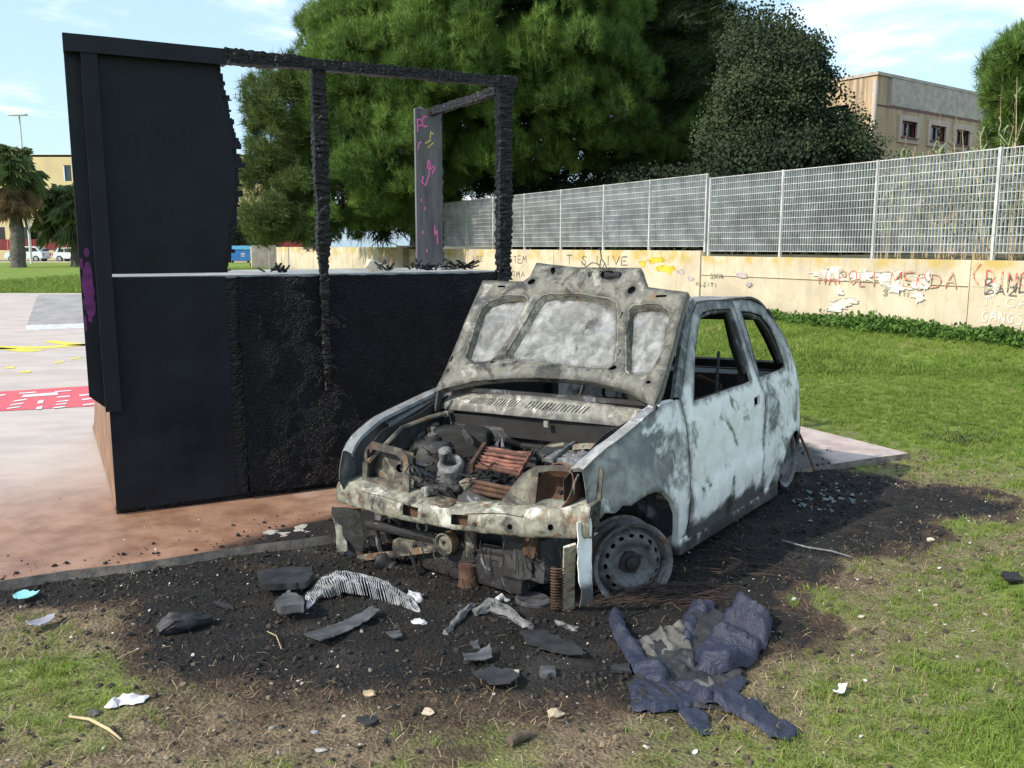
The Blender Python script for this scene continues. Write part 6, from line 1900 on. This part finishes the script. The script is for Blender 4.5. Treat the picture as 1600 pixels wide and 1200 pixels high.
HH = [[huv(*p) for p in L] for L in [
    [(848, 463), (860, 460), (905, 462), (948, 468), (960, 474), (962, 486), (961, 530), (959, 566), (950, 573), (930, 572), (870, 566), (800, 560), (792, 556), (792, 549), (815, 512), (838, 473)],
    [(785, 467), (800, 465), (817, 464), (823, 469), (818, 481), (795, 522), (768, 560), (758, 564), (737, 565), (730, 559), (737, 535), (755, 485), (766, 474)],
    [(984, 487), (992, 480), (1015, 479), (1033, 482), (1044, 490), (1046, 500), (1038, 545), (1022, 575), (1010, 583), (988, 584), (981, 577), (981, 540)]]]
small = []
for px, py, rx, ry, ro in [(867, 427, .014, .030, .5), (833, 444, .024, .018, .2), (989, 457, .022, .024, 0), (772, 566, .016, .015, 0), (959, 578, .024, .014, .1), (865, 572, .009, .008, 0), (1017, 603, .012, .009, 0), (704, 583, .007, .007, 0), (789, 572, .006, .006, 0)]:
    u, v = huv(px, py); small.append(ell(u, v, rx, ry, 12, ro))
for px, py, a, c in [(787, 452, .026, .007), (1036, 468, .030, .007), (709, 565, .010, .018), (972, 495, .005, .02), (969, 553, .005, .02)]:
    u, v = huv(px, py); small.append([(u - a, v - c), (u + a, v - c), (u + a, v + c), (u - a, v + c)])
u, v = huv(954, 434); small.append(ell(u, v, .055, .030, 12, -.2))
def hood_frame(u, v):
    d = min(seg_dist([(u, v)], q)[0] for q in HH); e = seg_dist([(u, v)], HO)[0]
    k = .022 * min(1, d / .035) * min(1, .35 + e / .05)
    return hxyz(u, v, .012 + k + .003 * mnoise.noise(Vector((u * 8, v * 8, 1))))
bon = sheet('bonnet', HO, HH + small, .022, hood_frame, M_hoodf, car, .004, 45, hh=.016)
cu = sum(p[0] for p in HO) / len(HO); cv = sum(p[1] for p in HO) / len(HO)
HO2 = [(u * 1.0, v) for u, v in HO]
sheet('outer_skin', HO2, [], .03, lambda u, v: hxyz(u, v, -.016 + .006 * mnoise.noise(Vector((u * 4, v * 4, 5)))), M_hoods, bon, .003, 60, seams=HH)
pts = [hxyz(*p, .012) for p in HO] ; pts2 = [hxyz(*p, -.017) for p in HO]
b = B(); n = len(HO)
va = [b.bm.verts.new(p) for p in pts]; vb = [b.bm.verts.new(p) for p in pts2]
for i in range(n): b.bm.faces.new((va[i], va[(i + 1) % n], vb[(i + 1) % n], vb[i]))
thicken(b.bm, .003); b.done('folded_edge', M_hoodf, bon, 40)
for q in HH:
    dq = dens(q, .02); b = B(); n = len(dq)
    cx_, cy_ = np.mean(np.array(q), axis=0)
    va = [b.bm.verts.new(hood_frame(*p)) for p in dq]; vb = [b.bm.verts.new(hxyz(p[0] + (cx_ - p[0]) * .05, p[1] + (cy_ - p[1]) * .05, -.013)) for p in dq]
    for i in range(n): b.bm.faces.new((va[i], va[(i + 1) % n], vb[(i + 1) % n], vb[i]))
    b.done('recess_wall', M_hoodf, bon, 60)
for q in HH:
    cx_, cy_ = np.mean(np.array(q), axis=0)
    rim_ = [(p[0] + (p[0] - cx_) / (abs(p[0] - cx_) + abs(p[1] - cy_)) * .016, p[1] + (p[1] - cy_) / (abs(p[0] - cx_) + abs(p[1] - cy_)) * .016) for p in dens(q, .025)]
    B().tube([Vector(hood_frame(*p)) - HN * .0035 for p in rim_], .0065, 6, False, True).done('pressed_bead', M_hoodf, bon, 60)
for k in range(5):
    u, v = huv(915 + k * 12, 428); P = [hxyz(u, v, .05)]
    for j in range(4): P.append(P[-1] + Vector((random.gauss(0, .012), random.gauss(0, .022), random.gauss(.0, .02))))
    B().tube(P, .0035, 5).done('catch_wire', M_rusty, bon)
lump('bonnet_catch', hxyz(*huv(960, 436), .03), (.03, .10, .05), M_black, .012, 18, 31)
for px, py in ((690, 616), (1028, 640)):
    u, v = huv(px, py); p = hxyz(u, v, 0)
    B().beam(p + Vector((.02, 0, .02)), p + Vector((.05, 0, -.09)), .012, .03).done('bonnet_hinge', M_inner, car)
# remains of the windscreen surround behind the bonnet
B().beam((-.34, -.60, .775), (-.34, .62, .775), .03, .02).done('windscreen_sill', M_inner, car)

# ================================================================== things lying on the ground
def g3(px, py, dz=0.0):
    p = gp(px, py, -0.037)
    p.z = gz(p.x, p.y) + dz
    return p
M_metalgrey = simple('scorched_grey_metal', (0.10, 0.10, 0.105), 0.5, 0.45, 14, 0.3)
M_dark = simple('charred_plastic', (0.022, 0.022, 0.024), 0.6, 0.5, 14, bs=0.5)
M_fin = simple('ashy_aluminium_fin', (0.42, 0.42, 0.43), 0.7, 0.45, 30, 0.2)
def plate(name, label, cat, pxs, thick, mat, bend=0.0, lift=0.012, seed=0, tilt=0.0, noise=.006, h=.03):
    ps = [g3(*p) for p in pxs]
    c = sum(ps, Vector()) / len(ps)
    z0 = max(p.z for p in ps) + lift
    poly = [(q[0] + .010 * mnoise.noise(Vector((q[0] * 40, q[1] * 40, seed))) + .006 * mnoise.noise(Vector((q[0] * 110, q[1] * 110, seed))), q[1] + .010 * mnoise.noise(Vector((q[0] * 40, q[1] * 40, seed + 9))) + .006 * mnoise.noise(Vector((q[0] * 110, q[1] * 110, seed + 5)))) for q in dens([((p - c).x, (p - c).y) for p in ps], .012)]
    R = max(math.hypot(*p) for p in poly)
    bm = sheet_bm(poly, [], h, lambda u, v: (u, v, bend * ((u * u + v * v) / (R * R)) + tilt * u + noise * mnoise.noise(Vector((u * 14, v * 14, seed)))), thick)
    o = from_bm(name, bm, mat, None, 40, (c.x, c.y, z0 + thick))
    return tag(o, label, cat)
plate('metal_strip', 'flat grey metal strip lying on the burnt ground in the foreground', 'metal strip', [(475, 1003), (500, 1014), (560, 983), (594, 964), (582, 957), (540, 974)], .004, M_metalgrey, .02, .006, 1)
plate('charred_tray', 'long dark charred plastic tray left of the ribbed silver wreckage', 'car part', [(404, 912), (486, 906), (490, 918), (478, 932), (410, 936)], .03, M_dark, .0, .004, 2)
plate('charred_wedge', 'dark wedge-shaped charred block in front of the charred tray', 'car part', [(430, 965), (452, 945), (473, 958), (476, 970), (440, 973)], .035, M_metalgrey, .0, .002, 3)
plate('bent_plate', 'small bent dark plate in the middle of the burnt foreground', 'metal scrap', [(722, 1028), (745, 1024), (765, 1018), (770, 1033), (748, 1036), (728, 1042)], .004, M_metalgrey, .02, .01, 4)
plate('torn_sheet', 'largest dark torn sheet lying right of the bent plate', 'metal scrap', [(738, 1057), (770, 1048), (800, 1052), (813, 1066), (800, 1078), (765, 1072), (748, 1064)], .005, M_dark, .02, .01, 5, .05)
plate('curved_sheet', 'thin dark curved sheet lying flat before the middle of the car', 'metal scrap', [(812, 992), (850, 990), (900, 1012), (915, 1028), (890, 1030), (845, 1020), (820, 1008)], .004, M_dark, .01, .006, 6)
plate('small_block', 'small dark block left of the blue cloth', 'car part', [(842, 1047), (866, 1044), (868, 1056), (846, 1060)], .02, M_metalgrey, 0, .002, 7)
plate('flat_crust', 'thin grey crust right of the flat metal strip', 'metal scrap', [(605, 992), (625, 988), (628, 998), (610, 1000)], .008, M_metalgrey, 0, .002, 8)
plate('grey_plate', 'small grey plate below the silver ash rod', 'metal scrap', [(735, 1008), (748, 1004), (752, 1018), (740, 1020)], .006, M_metalgrey, .01, .004, 9)
plate('dark_flake', 'dark flat scrap near the lower edge left of the middle', 'metal scrap', [(556, 1128), (580, 1122), (594, 1130), (575, 1140)], .01, M_dark, 0, .002, 10)
plate('dark_lath', 'thin dark lath on the burnt ground left of the charred wedge', 'metal scrap', [(334, 944), (362, 950), (366, 955), (340, 950)], .01, M_dark, 0, .003, 11)
plate('black_rag', 'black rag on the grass at the right edge', 'rag', [(1562, 902), (1590, 900), (1598, 912), (1570, 914)], .012, M_black, .0, .004, 12, 0, .02)
plate('under_cloth_board', 'dark board sticking out left of the blue cloth', 'board', [(955, 1042), (985, 1040), (985, 1052), (958, 1048)], .012, M_dark, 0, .004, 13)
plate('grey_plastic_scrap', 'lilac grey plastic scrap on the dry grass at the left', 'plastic scrap', [(40, 983), (60, 976), (85, 972), (86, 977), (65, 986), (48, 988)], .004, simple('lilac_plastic', (0.26, 0.25, 0.29), 0.5, 0.2), .02, .015, 14)
plate('turquoise_scrap', 'bright turquoise plastic scrap near the slab edge at the left', 'plastic scrap', [(20, 937), (35, 929), (62, 930), (55, 938), (24, 943)], .003, simple('turquoise_plastic', (0.25, 0.62, 0.66), 0.45, 0.08), .02, .015, 15)
plate('white_paper_scrap', 'small white paper scrap on the grass right of the blue cloth', 'paper', [(1300, 1088), (1310, 1080), (1322, 1080), (1320, 1089), (1306, 1092)], .003, simple('white_paper', (0.7, 0.7, 0.72), 0.8, 0.08), .02, .012, 16)
# concrete patch on the slab edge under the car nose
plate('pale_concrete_patch', 'pale broken concrete piece at the slab edge left of the car', 'rubble', [(400, 847), (430, 835), (470, 829), (505, 830), (500, 838), (440, 850)], .02, simple('pale_concrete', (0.38, 0.35, 0.31), 0.9, 0.25, 20, bs=.5), 0, .022, 17)

# ribbed radiator core, collapsed
rc = thing('radiator_core', 'crumpled silver-white ribbed radiator core in front of the car', 'radiator', g3(560, 925))
R0 = g3(560, 925)
path = [g3(*p) - R0 + Vector((0, 0, h_)) for p, h_ in [((478, 938), .012), ((500, 925), .055), ((530, 922), .085), ((565, 926), .085), ((600, 930), .07), ((630, 938), .045), ((652, 946), .012)]]
nf = 64
wdt = Vector((-.35, 1, 0)).normalized()
for k in range(nf):
    t = k / (nf - 1) * (len(path) - 1); i = min(int(t), len(path) - 2); f = t - i
    c = path[i].lerp(path[i + 1], f); tang = (path[i + 1] - path[i]).normalized()
    b = B(); pr = None
    hw = .075 + .02 * mnoise.noise(Vector((k * .2, 1, 0)))
    lean = .35 * mnoise.noise(Vector((k * .11, 4, 0)))
    for j in range(9):
        s = j / 8 - .5
        p = c + wdt * (s * 2 * hw) + tang * (.016 * mnoise.noise(Vector((k * .25, j * .5, 2))) + .05 * s * lean) + Vector((0, 0, -.35 * s * s * .2 + .012 * mnoise.noise(Vector((k * .3, j * .7, 5)))))
        lo_ = max(-.0, p.z - .045)
        r_ = [b.bm.verts.new(p), b.bm.verts.new(Vector((p.x, p.y, max(.0, p.z - .05))) + tang * .012)]
        if pr: b.bm.faces.new((pr[0], pr[1], r_[1], r_[0]))
        pr = r_
    thicken(b.bm, .0022)
    b.done('fin', M_fin, rc, 60)
for s in (-.02, .05):
    b = B().tube([p + wdt * s + Vector((0, 0, -.02)) for p in path], .008, 6); b.done('core_tube', M_alu, rc)
# ash-crusted rod and lumps
def ash_lump(name, label, pts, rad, mat, seed, cat='melted metal'):
    ps = [g3(px, py, r_ * .8) for (px, py), r_ in zip(pts, rad)]
    c = ps[0].copy()
    b = B().tube([p - c for p in ps], rad, 12)
    bmesh.ops.subdivide_edges(b.bm, edges=b.bm.edges[:], cuts=2, use_grid_fill=True)
    for v in b.bm.verts: v.co += mnoise.noise_vector(v.co * 45 + Vector((seed, 0, 0))) * .012 + mnoise.noise_vector(v.co * 110 + Vector((seed, 3, 0))) * .006
    o = b.done(name, mat, None, 50, c); tag(o, label, cat)
ash_lump('ash_crusted_rod', 'pale ash-crusted rod slanting on the black ground', [(697, 990), (712, 974), (726, 960), (740, 950)], [.012, .014, .016, .012], M_alu, 1)
ash_lump('melted_metal', 'spiky grey heap of melted metal right of the pale rod', [(742, 962), (765, 956), (790, 962), (812, 972), (830, 982)], [.02, .03, .026, .02, .010], M_alu, 2)
ash_lump('melted_metal', 'small white peak of melted metal standing above the grey heap', [(772, 950), (783, 942), (795, 944)], [.010, .016, .008], M_fin, 3)
ash_lump('melted_metal', 'short silver crumb of melted metal left of the leaning fin bar', [(868, 974), (885, 980), (902, 984)], [.008, .011, .007], M_alu, 4)
ash_lump('melted_metal', 'small pale crumb of melted metal before the ribbed core', [(642, 972), (655, 974), (666, 976)], [.007, .010, .007], M_fin, 5)
ash_lump('melted_metal', 'white knob of melted metal at the right end of the ribbed core', [(640, 930), (650, 936), (656, 940)], [.014, .022, .012], M_fin, 6)
ash_lump('charred_heap', 'low black charred heap at the left of the burnt ground', [(248, 990), (270, 984), (300, 980), (330, 972)], [.02, .045, .04, .015], M_dark, 7, 'charred heap')
p = g3(833, 940)
o = B().lathe([(0, .004), (.02, .006), (.055, .004), (.07, .010), (.078, .006), (.078, -.006), (0, -.006)], Matrix.Rotation(.06, 4, 'Y'), 28).jitter(.002, 20, 1).done('burnt_disc', M_metalgrey, None, 40, p + Vector((0, 0, .008))); tag(o, 'flat round dark disc lying under the car nose', 'disc')
# leaning finned bar
fb = thing('finned_bar', 'rusty pale bar with wire coils leaning against the front corner of the car', 'car part', g3(888, 952))
fo = g3(888, 952); tp = MCAR @ cpx(890, 852, 0, .46)
d_ = tp - fo
B().beam(Vector((0, 0, 0)), d_, .05, .012, (0.3, -1, 0)).jitter(.003, 12, 1, 2).done('bar', m_burnt('pale_rusty_bar', (0.42, 0.36, 0.26), .56, 0, .52, .7, 3, 3, (.6, .57, .5)), fb)
for k in range(15):
    c = d_ * (.03 + k * .045) + Vector((-.045, -.01, 0))
    B().tube([c + Vector((.03 * math.cos(a), .012 * math.sin(a), .006 * a / 6.28)) for a in np.linspace(2.0, 5.6, 10)], .0035, 5).done('wire_loop', M_rust, fb)
# tyre wire
def wires(name, label, px0, px1, py0, py1, n, mat, ang, L, r=.0016):
    c = g3((px0 + px1) / 2, (py0 + py1) / 2)
    b = B()
    for k in range(n):
        p = g3(random.uniform(px0, px1), random.uniform(py0, py1), random.uniform(.004, .03)) - c
        a = ang + random.gauss(0, .12); l_ = L * random.uniform(.4, 1)
        P = [p + Vector((math.cos(a) * l_ * s, math.sin(a) * l_ * s, -.02 * (s * 2) ** 2 + random.gauss(0, .003))) for s in (-.5, -.25, 0, .25, .5)]
        b.tube(P, r, 4, False)
    o = b.done(name, mat, None, 60, c); tag(o, label, 'wire', kind='stuff')
M_tw = simple('rusty_tyre_wire', (0.042, 0.025, 0.018), 0.8, 0.4, 30)
wires('tyre_wire', 'matted rusty steel wire of the burnt tyre round the front wheel', 945, 1120, 918, 945, 150, M_tw, .25, .36)
wires('tyre_wire', 'rusty wire strands behind the front wheel', 1090, 1230, 850, 905, 30, M_tw, -.35, .3)
o = B().tube([g3(1222, 853, .02), g3(1260, 862, .02), g3(1300, 869, .018), g3(1330, 872, .012)], .005, 6).done('thin_metal_rod', M_alu, None); tag(o, 'thin pale metal rod on the black ground right of the car', 'metal rod')
o = B().tube([gp(1273, 738, .0) + Vector((0, 0, .01)), gp(1262, 725, .0) + Vector((0, 0, .07)), gp(1247, 722, 0) + Vector((0, 0, .2))], .010, 6).done('rusty_rod', M_rust, None); tag(o, 'rusty rod leaning behind the rear wheel', 'metal rod')
# sticks, log, rag
M_straw = simple('dry_stalk', (0.45, 0.34, 0.19), 0.8, 0.25, 20)
o = B().tube([g3(108, 1123, .012), g3(140, 1130, .02), g3(170, 1144, .016), g3(190, 1158, .008)], [.004, .005, .005, .003], 6).done('dry_stick', M_straw, None); tag(o, 'long pale dry stick on the grass at the lower left', 'stick')
o = B().tube([g3(185, 1030, .01), g3(202, 1022, .012), g3(213, 1016, .008)], .003, 5).done('dry_stick', M_straw, None); tag(o, 'short dry stick at the edge of the burnt ground at the left', 'stick')
o = B().tube([g3(418, 988, .006), g3(432, 998, .016), g3(440, 1014, .006)], .002, 5).done('dry_stick', M_straw, None); tag(o, 'thin curved twig on the black ground left of the metal strip', 'stick')
o = B().tube([g3(796, 1166, .016), g3(810, 1158, .018), g3(826, 1150, .016)], [.016, .018, .014], 10).jitter(.003, 30, 1).done('wood_piece', simple('old_wood', (0.12, 0.085, 0.06), .9, .4, 20, bs=.6), None); tag(o, 'short weathered wood piece near the lower edge of the picture', 'wood')
for k, (px, py, s, col, lab) in enumerate([(578, 1088, .02, (.42, .30, .19), 'tan stone in the middle of the burnt foreground'), (868, 1120, .022, (.40, .32, .22), 'tan stone right of the middle near the lower edge'), (502, 1173, .014, (.40, .37, .33), 'white stone near the lower edge left of the middle'), (424, 1140, .011, (.30, .30, .31), 'pale stone at the lower left of the burnt ground'),
                                         (492, 1143, .011, (.30, .30, .32), 'pale stone right of its neighbour at the lower left'), (805, 1048, .016, (.5, .42, .32), 'small tan stone above the torn sheet'), (668, 1112, .018, (.45, .36, .27), 'small tan stone below the middle of the burnt ground'), (1345, 965, .013, (.46, .40, .3), 'pale stone on the burnt ground right of the blue cloth'), (1454, 845, .016, (.5, .46, .35), 'pale round stone at the right of the burnt ground'), (1240, 940, .012, (.5, .46, .41), 'white stone above the right part of the blue cloth')]):
    bm = bmesh.new(); bmesh.ops.create_icosphere(bm, subdivisions=2, radius=s)
    for v in bm.verts: v.co = Vector((v.co.x * 1.2, v.co.y * .9, v.co.z * .6)) + mnoise.noise_vector(v.co * 45 + Vector((k, 0, 0))) * s * .55
    o = from_bm('stone', bm, simple('stone_%d' % k, col, .9, .25, 30, bs=.5), None, 35, g3(px, py, s * .35)); tag(o, lab, 'stone', 'stones on the burnt ground')

# crumpled cloth
def m_denim():
    m = Mat('scorched_blue_denim')
    n = m.noise(5, 6, .6); w = m.noise(300, 3, .6)
    c = m.mix(m.mr(w, .35, .65), (.012, .0145, .030), (.027, .032, .060))
    c = m.mix(m.mr(n, .60, .72, 0, .85), c, (.03, .03, .034))
    cr_ = m.math('ABSOLUTE', m.math('SUBTRACT', m.noise(13, 4, .55, 1.6), .5))
    return m.out(c, .62, 0, m.bump(m.math('ADD', m.math('MULTIPLY', w, .05), m.math('MULTIPLY', cr_, -3.0)), .8, .007), .45)
M_denim = m_denim()
M_lining = simple('grey_scorched_lining', (0.10, 0.095, 0.088), 0.9, 0.5, 12, bs=.4)
cl_ = thing('blue_cloth', 'crumpled dark blue denim trousers lying burnt on the ground before the front wheel', 'trousers', g3(1090, 1060))
C0 = g3(1090, 1060)
def cloth(name, pxs, hgt, seed, mat, fold=9.0, ang=.5, base=.0):
    ps = [g3(*p) - C0 for p in pxs]
    poly = [(p.x, p.y) for p in ps]
    ca_, sa_ = math.cos(ang), math.sin(ang)
    def fn(u, v):
        e = min(1.0, seg_dist([(u, v)], poly)[0] / .022)
        wv = mnoise.noise_vector(Vector((u * 5, v * 5, seed)))
        a = (u + wv.x * .05) * ca_ + (v + wv.y * .05) * sa_; c_ = -(u + wv.x * .05) * sa_ + (v + wv.y * .05) * ca_
        f = 1 - abs(mnoise.noise(Vector((a * fold, c_ * fold * .32, seed * 2.1)))) * 2.3
        g = 1 - abs(mnoise.noise(Vector((a * fold * 2.3, c_ * fold * .8, seed * 1.1 + 4)))) * 2.0
        k3 = 1 - abs(mnoise.noise(Vector((a * fold * 4.5, c_ * fold * 1.8, seed * 3.1 + 9)))) * 2.2
        z = hgt * .72 * (max(0, f) ** 1.6 * .72 + max(0, g) ** 1.3 * .36 + max(0, k3) * .14 + .06) * (.25 + .75 * e ** .5)
        return (u + wv.x * .012, v + wv.y * .012, base + z + gz(u + C0.x, v + C0.y) - C0.z + .004 + .018 * (1 - e) * max(0, mnoise.noise(Vector((u * 20, v * 20, seed)))))
    return sheet(name, poly, [], .010, fn, mat, cl_, .003, 70)
cloth('dark_gap_sheet', [(960, 975), (985, 1000), (1015, 1010), (1060, 990), (1080, 960), (1110, 952), (1140, 965), (1190, 980), (1190, 1010), (1165, 1045), (1150, 1070), (1160, 1100), (1215, 1135), (1225, 1152), (1185, 1140), (1120, 1110), (1060, 1108), (990, 1105), (990, 1070), (1000, 1045), (975, 1015)], .03, 20, M_dark, 8, .4)  # base cloth coloured dark, painting shade into the gaps between the pieces
cloth('trouser_leg', [(952, 966), (962, 960), (974, 968), (978, 985), (992, 1010), (1008, 1030), (1030, 1045), (1050, 1062), (1040, 1072), (1012, 1068), (990, 1052), (975, 1028), (958, 995)], .07, 1, M_denim, 9, 1.0)
cloth('trouser_leg', [(1066, 1012), (1058, 990), (1068, 965), (1078, 948), (1100, 944), (1118, 946), (1112, 958), (1092, 972), (1084, 988), (1080, 1010)], .075, 2, M_denim, 10, .9)
cloth('trouser_seat', [(1088, 1052), (1084, 1030), (1100, 1008), (1122, 995), (1128, 975), (1145, 955), (1165, 958), (1190, 972), (1206, 976), (1202, 1000), (1192, 1022), (1170, 1045), (1140, 1056), (1110, 1056)], .12, 3, M_denim, 6.5, .7)
cloth('lining', [(995, 1005), (1010, 995), (1040, 985), (1065, 975), (1080, 1000), (1080, 1018), (1060, 1020), (1040, 1022), (1020, 1030), (1002, 1022)], .05, 4, M_lining, 12, .3)
cloth('lining', [(1030, 1045), (1060, 1022), (1085, 1020), (1090, 1050), (1075, 1062), (1050, 1062)], .06, 5, M_dark, 14, .8)
cloth('lining', [(1072, 1075), (1095, 1055), (1115, 1056), (1118, 1070), (1095, 1080)], .06, 6, M_lining, 10, .4)
cloth('waistband', [(978, 1075), (990, 1062), (1020, 1060), (1050, 1068), (1080, 1078), (1110, 1085), (1130, 1095), (1120, 1108), (1090, 1106), (1055, 1114), (1020, 1118), (985, 1112)], .085, 7, M_denim, 8, .2)
cloth('torn_strip', [(1100, 1082), (1135, 1090), (1175, 1108), (1215, 1128), (1245, 1140), (1248, 1150), (1232, 1164), (1205, 1160), (1180, 1142), (1140, 1122), (1105, 1105)], .07, 8, M_denim, 9, -.35)
cloth('torn_strip', [(1060, 1112), (1092, 1108), (1108, 1120), (1114, 1150), (1098, 1152), (1078, 1132)], .035, 9, M_denim, 6, .9)
cloth('torn_strip', [(1125, 1070), (1150, 1058), (1168, 1066), (1155, 1080), (1135, 1085)], .045, 10, M_denim, 9, .2)
cloth('torn_strip', [(1135, 1090), (1165, 1095), (1190, 1105), (1195, 1120), (1175, 1120), (1150, 1108)], .06, 11, M_lining, 10, -.3)
M_rag = simple('white_rag', (0.62, 0.60, 0.63), 0.9, 0.15, 20, bs=.4)
C0 = g3(188, 1100)
cl_ = thing('white_rag', 'crumpled white rag lying on the grass at the lower left', 'rag', C0)
cloth('rag_cloth', [(160, 1108), (168, 1100), (190, 1090), (220, 1088), (231, 1092), (222, 1100), (205, 1104), (188, 1104), (172, 1110)], .045, 12, M_rag, 14, .4)
cloth('dirty_tail', [(138, 1115), (148, 1109), (160, 1110), (156, 1116), (142, 1119)], .02, 13, M_lining, 14, .4)

# ------------------------------------------------------------------ litter too small to count
def m_tint(name, stops, rough=.85):
    m = Mat(name)
    return m.out(m.ramp(m.attr('tint', 'INSTANCER'), stops), rough)
M_flake = m_tint('ash_flakes', [(0, (.05, .045, .04)), (.3, (.16, .14, .12)), (.6, (.38, .33, .27)), (.85, (.62, .58, .52)), (1, (.8, .78, .75))])
M_clod = m_tint('soil_clods', [(0, (.008, .008, .008)), (.5, (.035, .028, .022)), (.8, (.10, .075, .05)), (1, (.22, .16, .10))], .95)
M_strw = m_tint('straw_bits', [(0, (.10, .065, .035)), (.5, (.26, .19, .10)), (1, (.50, .40, .24))])
def ico_src(name, mat, seed, sub=1, flat=.6):
    bm = bmesh.new(); bmesh.ops.create_icosphere(bm, subdivisions=sub, radius=.5)
    for v in bm.verts: v.co = Vector((v.co.x * 1.2, v.co.y * .85, v.co.z * flat)) + mnoise.noise_vector(v.co * 2.2 + Vector((seed, 0, 0))) * .22
    me = bpy.data.meshes.new(name); bm.to_mesh(me); bm.free(); finish(me, mat)
    return bpy.data.objects.new(name, me)
s_fl = source('flake', [(-.5, -.2, 0), (.1, -.45, .05), (.5, .1, 0), (.15, .4, .1), (-.35, .3, .02), (0, 0, .22)], [(0, 1, 5), (1, 2, 5), (2, 3, 5), (3, 4, 5), (4, 0, 5)], M_flake)
s_cl = ico_src('clod', M_clod, 1, 2); s_pb = ico_src('pebble', M_flake, 3)
s_st = source('straw', [(-.5, -.02, .02), (-.5, .02, .02), (0, .022, .09), (0, -.022, .09), (.5, .015, 0), (.5, -.015, 0)], [(0, 3, 2, 1), (3, 5, 4, 2)], M_strw)
def litter(name, label, n, src, s0, s1, wfn_, tfn, xa=-3.2, xb=4.4, ya=1.7, yb=6.6, zl=.3, pw=2.5, pad=False):
    Q = np.stack([rg.uniform(xa, xb, n), rg.uniform(ya, yb, n)], 1)
    Q = Q[np.abs(Q[:, 0]) < Q[:, 1] * .60 + .5]
    inp = pip(Q, padpoly)
    bu, sd = burn_at(Q)
    dr = dry_at(Q, sd)
    k = (rg.random(len(Q)) < wfn_(bu, dr, inp, Q))
    Q, bu, dr, inp = Q[k], bu[k], dr[k], inp[k]
    s = s0 + (s1 - s0) * rg.random(len(Q)) ** pw
    z = np.array([0.0 if i else gz(x, y) for (x, y), i in zip(Q, inp)]) + s * zl * .5
    o = scatter(name, np.column_stack([Q, z]), np.tile([0, 0, 1.0], (len(Q), 1)) + rg.normal(0, .35, (len(Q), 3)), s, tfn(bu, dr, len(Q)), src)
    return tag(o, label, 'litter', kind='stuff')
litter('ash_flakes', 'white and grey ash flakes strewn over the black ground', 16000, s_fl, .004, .018, lambda b_, d, i, Q: np.where(i, .03 + .3 * b_, .10 + .35 * b_), lambda b_, d, n: np.clip(rg.beta(0.9, 1.7, n), 0, 1), pw=3.2)
litter('soil_clods', 'dark clods of burnt soil over the ground', 52000, s_cl, .004, .026, lambda b_, d, i, Q: np.where(i, .12 * b_, np.maximum(b_, d * .8)), lambda b_, d, n: np.clip(rg.normal(.75 - .55 * b_, .18, n), 0, 1), pw=4, zl=.15)
litter('pebbles', 'small tan and white pebbles in the bare soil', 9000, s_pb, .005, .020, lambda b_, d, i, Q: np.where(i, .03, .04 + .42 * d * (1 - b_)), lambda b_, d, n: np.clip(rg.normal(.55, .18, n), 0, 1), pw=3, zl=.4)
litter('straw', 'dry straw bits on the bare soil round the burnt patch', 60000, s_st, .018, .06, lambda b_, d, i, Q: np.where(i, .0, np.clip(d * 1.1, 0, 1) * (1 - .93 * b_)), lambda b_, d, n: np.clip(rg.normal(.62 - .4 * b_, .22, n), 0, 1), zl=.05, pw=1.5)
litter('charcoal', 'black charcoal crumbs round the wreck', 9000, s_cl, .006, .03, lambda b_, d, i, Q: np.where(b_ > .5, .6, .0), lambda b_, d, n: rg.uniform(0, .25, n), pw=3, zl=.3)
M_shard = Mat('bluish_glass_shards'); M_shard = M_shard.out((.06, .10, .11), .3, 0, None, .5)
s_sh = source('shard', [(-.5, -.3, 0), (.5, -.2, .05), (.1, .5, .12)], [(0, 1, 2)], M_shard)
n = 60
Q = np.array([g3(1300 + rg.normal(0, 28), 780 + rg.normal(0, 14), .012) for _ in range(n)])
tag(scatter('glass_shards', Q, np.tile([0, 0, 1.0], (n, 1)) + rg.normal(0, .4, (n, 3)), rg.uniform(.015, .05, n), rg.random(n), s_sh), 'bluish broken glass on the black ground beside the rear of the car', 'broken glass', kind='stuff')
# twiggy weeds on the lawn
b = B(); c = g3(1500, 692)
for k in range(16):
    a = random.uniform(0, 6.28); L = random.uniform(.08, .28)
    o_ = Vector((random.gauss(0, .12), random.gauss(0, .05), 0))
    b.tube([o_, o_ + Vector((math.cos(a) * L * .5, math.sin(a) * L * .3, L * .5)), o_ + Vector((math.cos(a) * L, math.sin(a) * L * .5, L * .45))], [.004, .003, .001], 4, False)
    for j in range(3):
        q = o_ + Vector((math.cos(a) * L, math.sin(a) * L * .5, L * .45)) * random.uniform(.4, 1)
        b.quad(q, q + Vector((.03, .01, .015)), q + Vector((.05, 0, .03)), q + Vector((.02, -.015, .02)))
o = b.done('weed', simple('dull_weed', (.05, .06, .03), .8, .4, 10), None, None, c); tag(o, 'low twiggy weed on the lawn right of the slab corner', 'weed')
